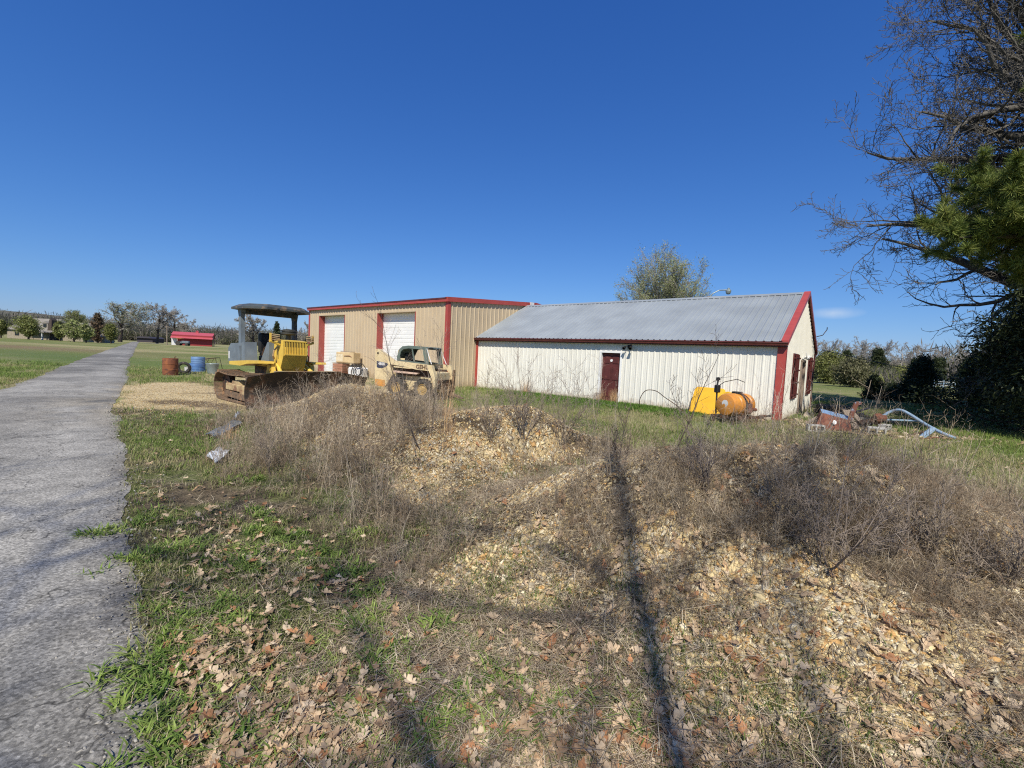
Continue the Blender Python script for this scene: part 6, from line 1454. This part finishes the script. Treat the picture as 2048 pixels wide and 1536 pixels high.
# grass
def tuft(R_, nb, L0, w_, lean, segs=3, spread=.03, cvar=.2, flat=0.):
    V = []; F = []; C = []
    for _ in range(nb):
        a = R_.uniform(0, 2 * pi); L_ = L0 * R_.uniform(.5, 1.15); ln_ = lean * R_.uniform(.3, 1.3); bx, by = R_.normal() * spread, R_.normal() * spread
        dx, dy = math.cos(a), math.sin(a); sx, sy = -dy, dx; ww = w_ * R_.uniform(.6, 1.2); sh_ = R_.uniform(1 - cvar, 1 + cvar)
        prev = None
        for i in range(segs + 1):
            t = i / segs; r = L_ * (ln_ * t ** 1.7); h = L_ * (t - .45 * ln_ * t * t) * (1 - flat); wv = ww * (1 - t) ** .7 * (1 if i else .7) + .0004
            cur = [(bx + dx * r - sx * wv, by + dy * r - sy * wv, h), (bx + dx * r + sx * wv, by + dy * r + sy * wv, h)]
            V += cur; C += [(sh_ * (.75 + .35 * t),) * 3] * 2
            if i: b = len(V) - 4; F.append((b, b + 1, b + 3, b + 2))
    return np.array(V), np.array(F), np.array(C)
BROAD = [tuft(R, 20, .085, .0062, 1.15, 3, .03) for _ in range(8)]
cl = [(225, 1060), (300, 1040), (470, 1140), (500, 1100), (520, 1060), (330, 1290), (360, 1310), (540, 1060), (480, 1150), (590, 1080), (420, 1225), (450, 1240), (560, 1090), (720, 1030), (745, 1015), (760, 1005), (735, 1050), (705, 1070), (740, 1190), (770, 1310), (760, 1330), (800, 1380), (870, 1420), (900, 1440), (700, 1440), (480, 960), (500, 965), (420, 905), (385, 905), (370, 895), (340, 880), (380, 860), (300, 1420), (330, 1440), (610, 1380), (985, 1330), (975, 1350), (1140, 1440), (840, 1500), (520, 1520), (700, 1510), (340, 1500), (680, 1140), (700, 1160), (650, 1110), (590, 1120), (390, 1090), (350, 1100), (850, 1250), (480, 1200), (300, 1230), (270, 1120), (265, 1350), (460, 1500), (310, 1370), (900, 1520), (640, 1290), (720, 1240), (735, 1250), (530, 1030), (455, 940), (1010, 1420), (1250, 1440)]
pp_ = []
for c in cl:
    o = on(*c)
    for k in range(R.integers(7, 12)): pp_.append((o[0] + R.normal() * .07 * (1 + o[1] * .1), o[1] + R.normal() * .07 * (1 + o[1] * .1)))
p = np.array(pp_); z = H(p[:, 0], p[:, 1]); sc = R.uniform(.55, 1.2, len(p)); GC = np.array([(.19, .28, .06), (.26, .35, .08), (.13, .21, .045), (.31, .38, .11)])
scatter('weed_clumps', BROAD, np.column_stack([p, z]), R.uniform(0, 6.28, len(p)), sc, M['col_leaf'], 'broad-bladed green weed clumps on the verge', 'weeds', GC[R.integers(0, 4, len(p))])
def d_vg(x, y):
    re = np.interp(y, RY, RX); n = fbm(x, y, .5, 3)
    return smooth(.35, .6, n + .12) * smooth(4.3, 2.6, x - re) * (x > re + .0) * (y < 10) * (1 - .9 * smooth(.15, .35, mound_h(x, y)))
TURF = [tuft(R, 9, .045, .0028, .8, 2, .03) for _ in range(10)]
p = sample(11000, d_vg, 10, 1.1, 1.05); z = H(p[:, 0], p[:, 1]); sc = R.uniform(.6, 1.3, len(p)) * (1 + .05 * p[:, 1])
TC_ = np.array([(.18, .24, .06), (.22, .26, .08), (.36, .33, .17), (.14, .20, .05), (.30, .28, .13), (.44, .39, .24)])
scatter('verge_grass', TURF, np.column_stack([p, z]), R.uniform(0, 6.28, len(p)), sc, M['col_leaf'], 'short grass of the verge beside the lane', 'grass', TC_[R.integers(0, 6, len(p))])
# dry flattened straw litter over heaps and foreground
STRAW = [tuft(R, 12, .11, .0012, 1.5, 2, .05, flat=.55) for _ in range(8)]
def d_sw(x, y): return np.clip(smooth(.04, .2, mound_h(x, y)) + smooth(4, 2.6, y) * smooth(-1.3, -.4, x) * .8 + .12, 0, 1) * (1 - .75 * bare_f(x, y)) * off_road(x, y, .1) * (1 - .95 * apron_mask(x, y)) * clear_of_things(x, y)
p = sample(15000, d_sw, 13, 1.1, 1.0); z = H(p[:, 0], p[:, 1]); sc = R.uniform(.6, 1.5, len(p)) * (1 + .04 * p[:, 1])
WC = np.array([(.38, .305, .205), (.50, .41, .28), (.24, .18, .12), (.30, .235, .16), (.58, .49, .35), (.18, .13, .09)])
scatter('dead_straw', STRAW, np.column_stack([p, z + .004]), R.uniform(0, 6.28, len(p)), sc, M['col_dry'], 'matted dead straw on the heaps', 'straw', WC[R.integers(0, 6, len(p))])
# twiggy weeds
def ribbons(segs, R_):
    P0 = np.array([s[0] for s in segs]); P1 = np.array([s[1] for s in segs]); w0 = np.array([s[2] for s in segs])[:, None]; w1 = np.array([s[3] for s in segs])[:, None]
    d = unit(P1 - P0); n_ = unit(np.cross(d, R_.normal(size=d.shape)))
    V = np.stack([P0 - n_ * w0, P0 + n_ * w0, P1 + n_ * w1, P1 - n_ * w1], 1).reshape(-1, 3)
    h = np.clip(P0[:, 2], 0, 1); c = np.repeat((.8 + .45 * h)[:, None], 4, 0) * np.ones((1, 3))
    return V, np.arange(len(V)).reshape(-1, 4), c
def weed(R_, h, nst, r, kids=1.3, lean=.5, lev=2):
    P = dict(levels=lev + 1, segs=[1, 6, 4, 2], taper=[1, .45, .5, .5], wander=[0, .10, .22, .25], up=[0, .02, .04, .05], bare=[0, .22, .1, 0], kids=[0, kids, 1.1, 0], ang=[(0, 0), (25, 60), (25, 60), (0, 0)], len=[(0, 0), (.3, .55), (.3, .6), (0, 0)], thin=[1, .62, .7, .6])
    o = []; t = []
    for _ in range(nst):
        a = R_.uniform(0, 2 * pi); l = lean * R_.random(); grow(R_, np.array([R_.normal() * .03, R_.normal() * .03, 0]), unit(np.array([math.cos(a) * l, math.sin(a) * l, 1.])), h * R_.uniform(.6, 1.1), r, 1, P, o, t)
    return o
W1 = [ribbons(weed(R, .33, 5, .0027, 1.1, 1.1), R) for _ in range(10)]
W2 = [ribbons(weed(R, .70, 4, .0032, 1.1, .5), R) for _ in range(6)]
def reg(lst): return [pb(*l_) for l_ in lst]
DENSE = reg([(620, 880, .8, .7), (700, 920, .7, .6), (560, 930, .5, .5), (640, 830, .8, .8), (780, 1040, .4, .35), (740, 860, .7, .6), (830, 830, .55, .6), (900, 800, 1., .9), (1000, 800, 1.2, .9), (1080, 800, 1., .8), (1220, 1000, .45, .28), 
             (1400, 960, .6, .3), (1550, 980, .6, .35), (1700, 1050, .6, .4), (1850, 1080, .6, .5), (1950, 1180, .6, .4), (1480, 1040, .4, .2), (1600, 930, .7, .4), (1250, 910, .6, .3), (1380, 1180, .15, .3), (1520, 1130, .3, .2), (560, 800, .7, .6), (480, 850, .5, .4), (1800, 960, .7, .5)])
THIN = reg([(1150, 1300, .5, .3), (1300, 1250, .3, .3), (1450, 1300, .25, .2), (1560, 1240, .2, .2), (1960, 1000, .5, .5), (850, 1130, .3, .3), (1250, 1100, .4, .3), (1900, 1400, .3, .3), (1500, 860, 1.5, .3)])
def d_wd(x, y):
    n = fbm(x + 77, y, .45, 3)
    return np.clip(blobs(x, y, DENSE) * .95 * smooth(.30, .5, n) + blobs(x, y, THIN) * .45 * smooth(.4, .6, n) + .055 * smooth(.1, .3, mound_h(x, y)), 0, 1) * (1 - .92 * bare_f(x, y)) * off_road(x, y, 1.) * (1 - apron_mask(x, y)) * clear_of_things(x, y)
p = sample(3100, d_wd, 14, 1.6, 1.0); z = H(p[:, 0], p[:, 1]); sc = R.uniform(.4, 1.05, len(p)) * (.50 + .07 * p[:, 1]).clip(.5, 1.1)
WC2 = np.array([(.31, .24, .165), (.40, .325, .235), (.19, .145, .10), (.50, .42, .31), (.34, .25, .165), (.27, .225, .17)])
scatter('dry_weeds', W1, np.column_stack([p, z - .01]), R.uniform(0, 6.28, len(p)), sc, M['col_dry'], 'tangle of dry brown weeds over the berm and heaps', 'weeds', WC2[R.integers(0, 6, len(p))])
def d_w2(x, y): return d_wd(x, y) * smooth(3.0, 4.5, y) * .7
p = sample(560, d_w2, 14, 3, 1.0); z = H(p[:, 0], p[:, 1]); sc = R.uniform(.5, 1.05, len(p))
scatter('tall_dry_stalks', W2, np.column_stack([p, z - .01]), R.uniform(0, 6.28, len(p)), sc, M['col_dry'], 'taller bare weed stalks above the berm', 'weeds', WC2[R.integers(0, 6, len(p))] * 1.1)
# lawn between the heaps and the shed, rougher by the wall
LAWN = [tuft(R, 12, .09, .0032, .7, 2, .06) for _ in range(10)]
TALL = [tuft(R, 16, .21, .0030, .6, 3, .07) for _ in range(8)]
def d_ln(x, y): return (y > 5.5) * (1 - smooth(.1, .3, mound_h(x, y))) * (1 - apron_mask(x, y)) * off_road(x, y, .05) * clear_of_things(x, y) * (.35 + .65 * smooth(.35, .6, fbm(x, y, 1.4, 3))) * (1 - .8 * blobs(x, y, [(-8.6, 9.2, 4.2, 1.9, -.6)]))
p = sample(19000, d_ln, 26, 5.5, 1.15); z = H(p[:, 0], p[:, 1]); sc = R.uniform(.6, 1.3, len(p)) * (.75 + .05 * p[:, 1])
LCc = np.array([(.18, .26, .06), (.22, .30, .075), (.14, .21, .045), (.33, .31, .13), (.44, .39, .21), (.19, .25, .06)])
gm_ = fbm(p[:, 0] * .5 + 11, p[:, 1] + 3, 2.2, 3); idx = np.where(R.random(len(p)) < smooth(.42, .65, gm_) * .8, R.integers(3, 5, len(p)), R.integers(0, 3, len(p)))
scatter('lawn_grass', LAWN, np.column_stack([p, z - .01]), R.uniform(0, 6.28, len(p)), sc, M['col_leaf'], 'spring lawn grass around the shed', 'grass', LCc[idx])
RG = reg([(1500, 880, 2.2, 1.0), (1650, 900, 1.6, 1.0), (1350, 860, 1.6, .8), (1800, 1000, 1.2, .8), (1480, 845, 1.6, .5), (1150, 830, 1.2, .8), (1950, 960, 1.5, .8)])
def d_tg(x, y): return np.clip(blobs(x, y, RG) * smooth(.35, .6, fbm(x, y, .8, 3) + .05), 0, 1) * clear_of_things(x, y)
p = sample(1900, d_tg, 16, 4, 1.0); z = H(p[:, 0], p[:, 1]); sc = R.uniform(.5, 1.1, len(p)); RC = np.array([(.27, .31, .10), (.42, .38, .19), (.20, .26, .07), (.52, .46, .28)])
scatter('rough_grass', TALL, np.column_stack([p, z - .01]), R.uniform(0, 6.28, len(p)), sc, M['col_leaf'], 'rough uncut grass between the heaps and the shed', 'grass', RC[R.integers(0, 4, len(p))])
# lush clover strip and pale straw at the wall foot
u = R.uniform(-10.5, -2.2, 1500); v = -R.gamma(2.0, .45, 1500) - .1; P2 = np.array([bld(a, b, 0)[:2] for a, b in zip(u, v)]); CLV = [tuft(R, 14, .13, .008, .7, 2, .09) for _ in range(6)]
P2 = P2[P2[:, 1] > 6]
scatter('clover_strip', CLV, np.column_stack([P2, H(P2[:, 0], P2[:, 1])]), R.uniform(0, 6.28, len(P2)), R.uniform(.7, 1.3, len(P2)), M['col_leaf'], 'lush green clover along the foot of the white wall', 'clover', np.array([(.10, .20, .03), (.13, .24, .04), (.08, .15, .025)])[R.integers(0, 3, len(P2))])
def bunch(loc, h, n, spread, label, cols=((.58, .38, .20), (.66, .46, .26), (.50, .31, .16)), lean=.35, w_=.003):
    t = tuft(R, n, h, w_, lean, 4, spread); c = np.array(cols)[R.integers(0, len(cols), len(t[0]) // 10 + 1)].repeat(10, 0)[:len(t[0])] * t[2]
    o = np_mesh('straw_bunch', t[0], t[1], M['col_dry'], col=c); o.location = loc; tag(o, label, 'dry grass')
bunch(Vector((*bld(-6.35, -.22)[:2], 0)), .62, 130, .10, 'orange dry grass bunch at the left foot of the maroon door')
bunch(Vector((*bld(-5.72, -.25)[:2], 0)), .66, 150, .10, 'orange dry grass bunch at the right foot of the maroon door')
bunch(Vector((*bld(-10.1, -.35)[:2], 0)), .75, 110, .12, 'tan dry grass bunch against the white wall left of the door')
bunch(Vector(on(893, 868)), 1.0, 46, .06, 'tall tan broomsedge standing on the berm before the workshop corner', lean=.30, w_=.0022)
bunch(Vector(on(460, 882)), .30, 60, .05, 'small orange grass tuft beside the grey sheet')
# single bare saplings and shrubs
def sapling(px, py, tpx, tpy, label, nst=1, r=.006, kids=1.2, seed=1, spread=.25, col=(.30, .245, .195), dy=0.0, lev=2, name='bare_sapling', group=None):
    R_ = np.random.default_rng(seed); b = np.array(on(px, py)); t = np.array(at(tpx, tpy, b[1] + dy)); v = t - b; h = np.linalg.norm(v); d = v / h
    P = dict(levels=lev + 1, segs=[1, 10, 6, 3], taper=[1, .25, .35, .5], wander=[0, .035, .12, .18], up=[0, .0, .04, .04], bare=[0, .22, .1, 0], kids=[0, kids, 1.1, 0], ang=[(0, 0), (22, 48), (25, 50), (0, 0)], len=[(0, 0), (.28, .5), (.3, .6), (0, 0)], thin=[1, .5, .6, .6])
    o = []; tt = []
    for k in range(nst):
        dd = unit(d + (R_.normal(size=3) * spread if k else 0)); grow(R_, np.array([R_.normal() * .02, R_.normal() * .02, -.03]), dd, h * (1 if k == 0 else R_.uniform(.55, .95)), r, 1, P, o, tt)
    o = [(a, b_, max(c, .0016), max(e, .0012)) for a, b_, c, e in o]; V, Fc = segs_mesh(o, .02)
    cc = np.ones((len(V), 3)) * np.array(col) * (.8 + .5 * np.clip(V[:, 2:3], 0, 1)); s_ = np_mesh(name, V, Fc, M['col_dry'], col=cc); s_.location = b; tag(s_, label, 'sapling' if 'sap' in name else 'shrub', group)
D_ = (.13, .10, .085)
sapling(730, 1005, 722, 850, 'thin dark upright stem on the left berm', seed=1, r=.006, kids=.9, col=D_)
sapling(842, 900, 729, 632, 'tall thin sapling leaning left across the loader', seed=2, r=.009, kids=.8, col=D_)
sapling(860, 860, 884, 662, 'slim sapling standing right of the loader cab', nst=3, seed=3, r=.007, kids=1.1, spread=.25)
sapling(812, 860, 765, 672, 'grey sapling rising before the loader upright', nst=2, seed=4, r=.006, kids=1.2, spread=.3)
sapling(1050, 880, 1040, 705, 'many-stemmed bare shrub before the left end of the white wall', nst=12, seed=5, r=.006, kids=1.5, spread=.38, name='bare_shrub', col=(.27, .22, .18))
sapling(1120, 890, 1150, 735, 'smaller many-stemmed shrub right of the bushy one', nst=7, seed=6, r=.005, kids=1.4, spread=.4, name='bare_shrub', col=(.25, .2, .17))
sapling(985, 880, 965, 740, 'sparse shrub before the red corner trim', nst=7, seed=16, r=.005, kids=1.4, spread=.35, name='bare_shrub')
sapling(1190, 860, 1212, 725, 'thin sapling crossing the maroon door', nst=3, seed=7, r=.006, kids=1.3, spread=.25)
sapling(1352, 905, 1450, 700, 'slender sapling bending right over the yellow cover', seed=8, r=.008, kids=.9, col=D_)
sapling(1400, 900, 1352, 765, 'forked sapling left of the yellow cover', nst=3, seed=9, r=.006, kids=1.2, spread=.25)
sapling(1240, 930, 1262, 815, 'dark twiggy sapling on the heap crest', nst=3, seed=10, r=.005, kids=1.2, spread=.3, col=D_)
sapling(1665, 1135, 1690, 880, 'forked pale-tipped sapling at the right of the heap', nst=6, seed=11, r=.008, kids=1.5, spread=.36, col=(.32, .26, .21))
sapling(1880, 1130, 1895, 960, 'dense bare shrub near the right edge', nst=8, seed=12, r=.006, kids=1.6, spread=.45, name='bare_shrub')
sapling(1780, 1120, 1800, 980, 'bare shrub between the forked sapling and the edge shrub', nst=6, seed=13, r=.005, kids=1.5, spread=.45, name='bare_shrub')
sapling(2010, 1170, 2020, 1000, 'bare shrub cut by the right edge', nst=8, seed=14, r=.006, kids=1.5, spread=.4, name='bare_shrub')
sapling(1560, 1060, 1570, 900, 'grey bare shrub on the back of the near heap', nst=7, seed=15, r=.005, kids=1.5, spread=.4, name='bare_shrub')
sapling(1418, 990, 1400, 860, 'upright twig shrub on the heap before the yellow cover', nst=6, seed=17, r=.005, kids=1.4, spread=.35, name='bare_shrub', col=(.18, .15, .14))
sapling(545, 950, 530, 800, 'reddish bare shrub at the left foot of the berm', nst=5, seed=18, r=.005, kids=1.4, spread=.35, name='bare_shrub')
sapling(440, 900, 425, 790, 'small sapling beside the grey sheet', nst=3, seed=19, r=.004, kids=1.3, spread=.3)
sapling(640, 850, 650, 720, 'bare shrub before the bulldozer blade', nst=8, seed=20, r=.005, kids=1.4, spread=.4, name='bare_shrub')
sapling(1505, 870, 1500, 770, 'thorny bare shrub behind the orange tank', nst=8, seed=21, r=.005, kids=1.5, spread=.5, name='bare_shrub', col=(.34, .26, .22))

# wood chips and bark rubbish round the scrap
def d_ch(x, y): return blobs(x, y, [(10.0, 13.4, 1.5, .9, -.4), (11.9, 12.2, 1.2, .3, -.3), (9.3, 14.3, .6, .6, 0)])
p = sample(1600, lambda x, y: d_ch(x, y) * smooth(.3, .6, fbm(x, y, .5, 3) + .05), 16, 10, 1.0); z = H(p[:, 0], p[:, 1]); sc = R.uniform(.015, .06, len(p)); CH = np.array([(.36, .27, .17), (.24, .17, .11), (.50, .42, .30), (.16, .11, .08)])
scatter('wood_chips', STN, np.column_stack([p, z + .005]), R.uniform(0, 6.28, len(p)), sc, M['col_stone'], 'wood chips and bark rubbish round the scrap', 'wood chips', CH[R.integers(0, 4, len(p))], R.normal(size=(len(p), 2)) * .3)
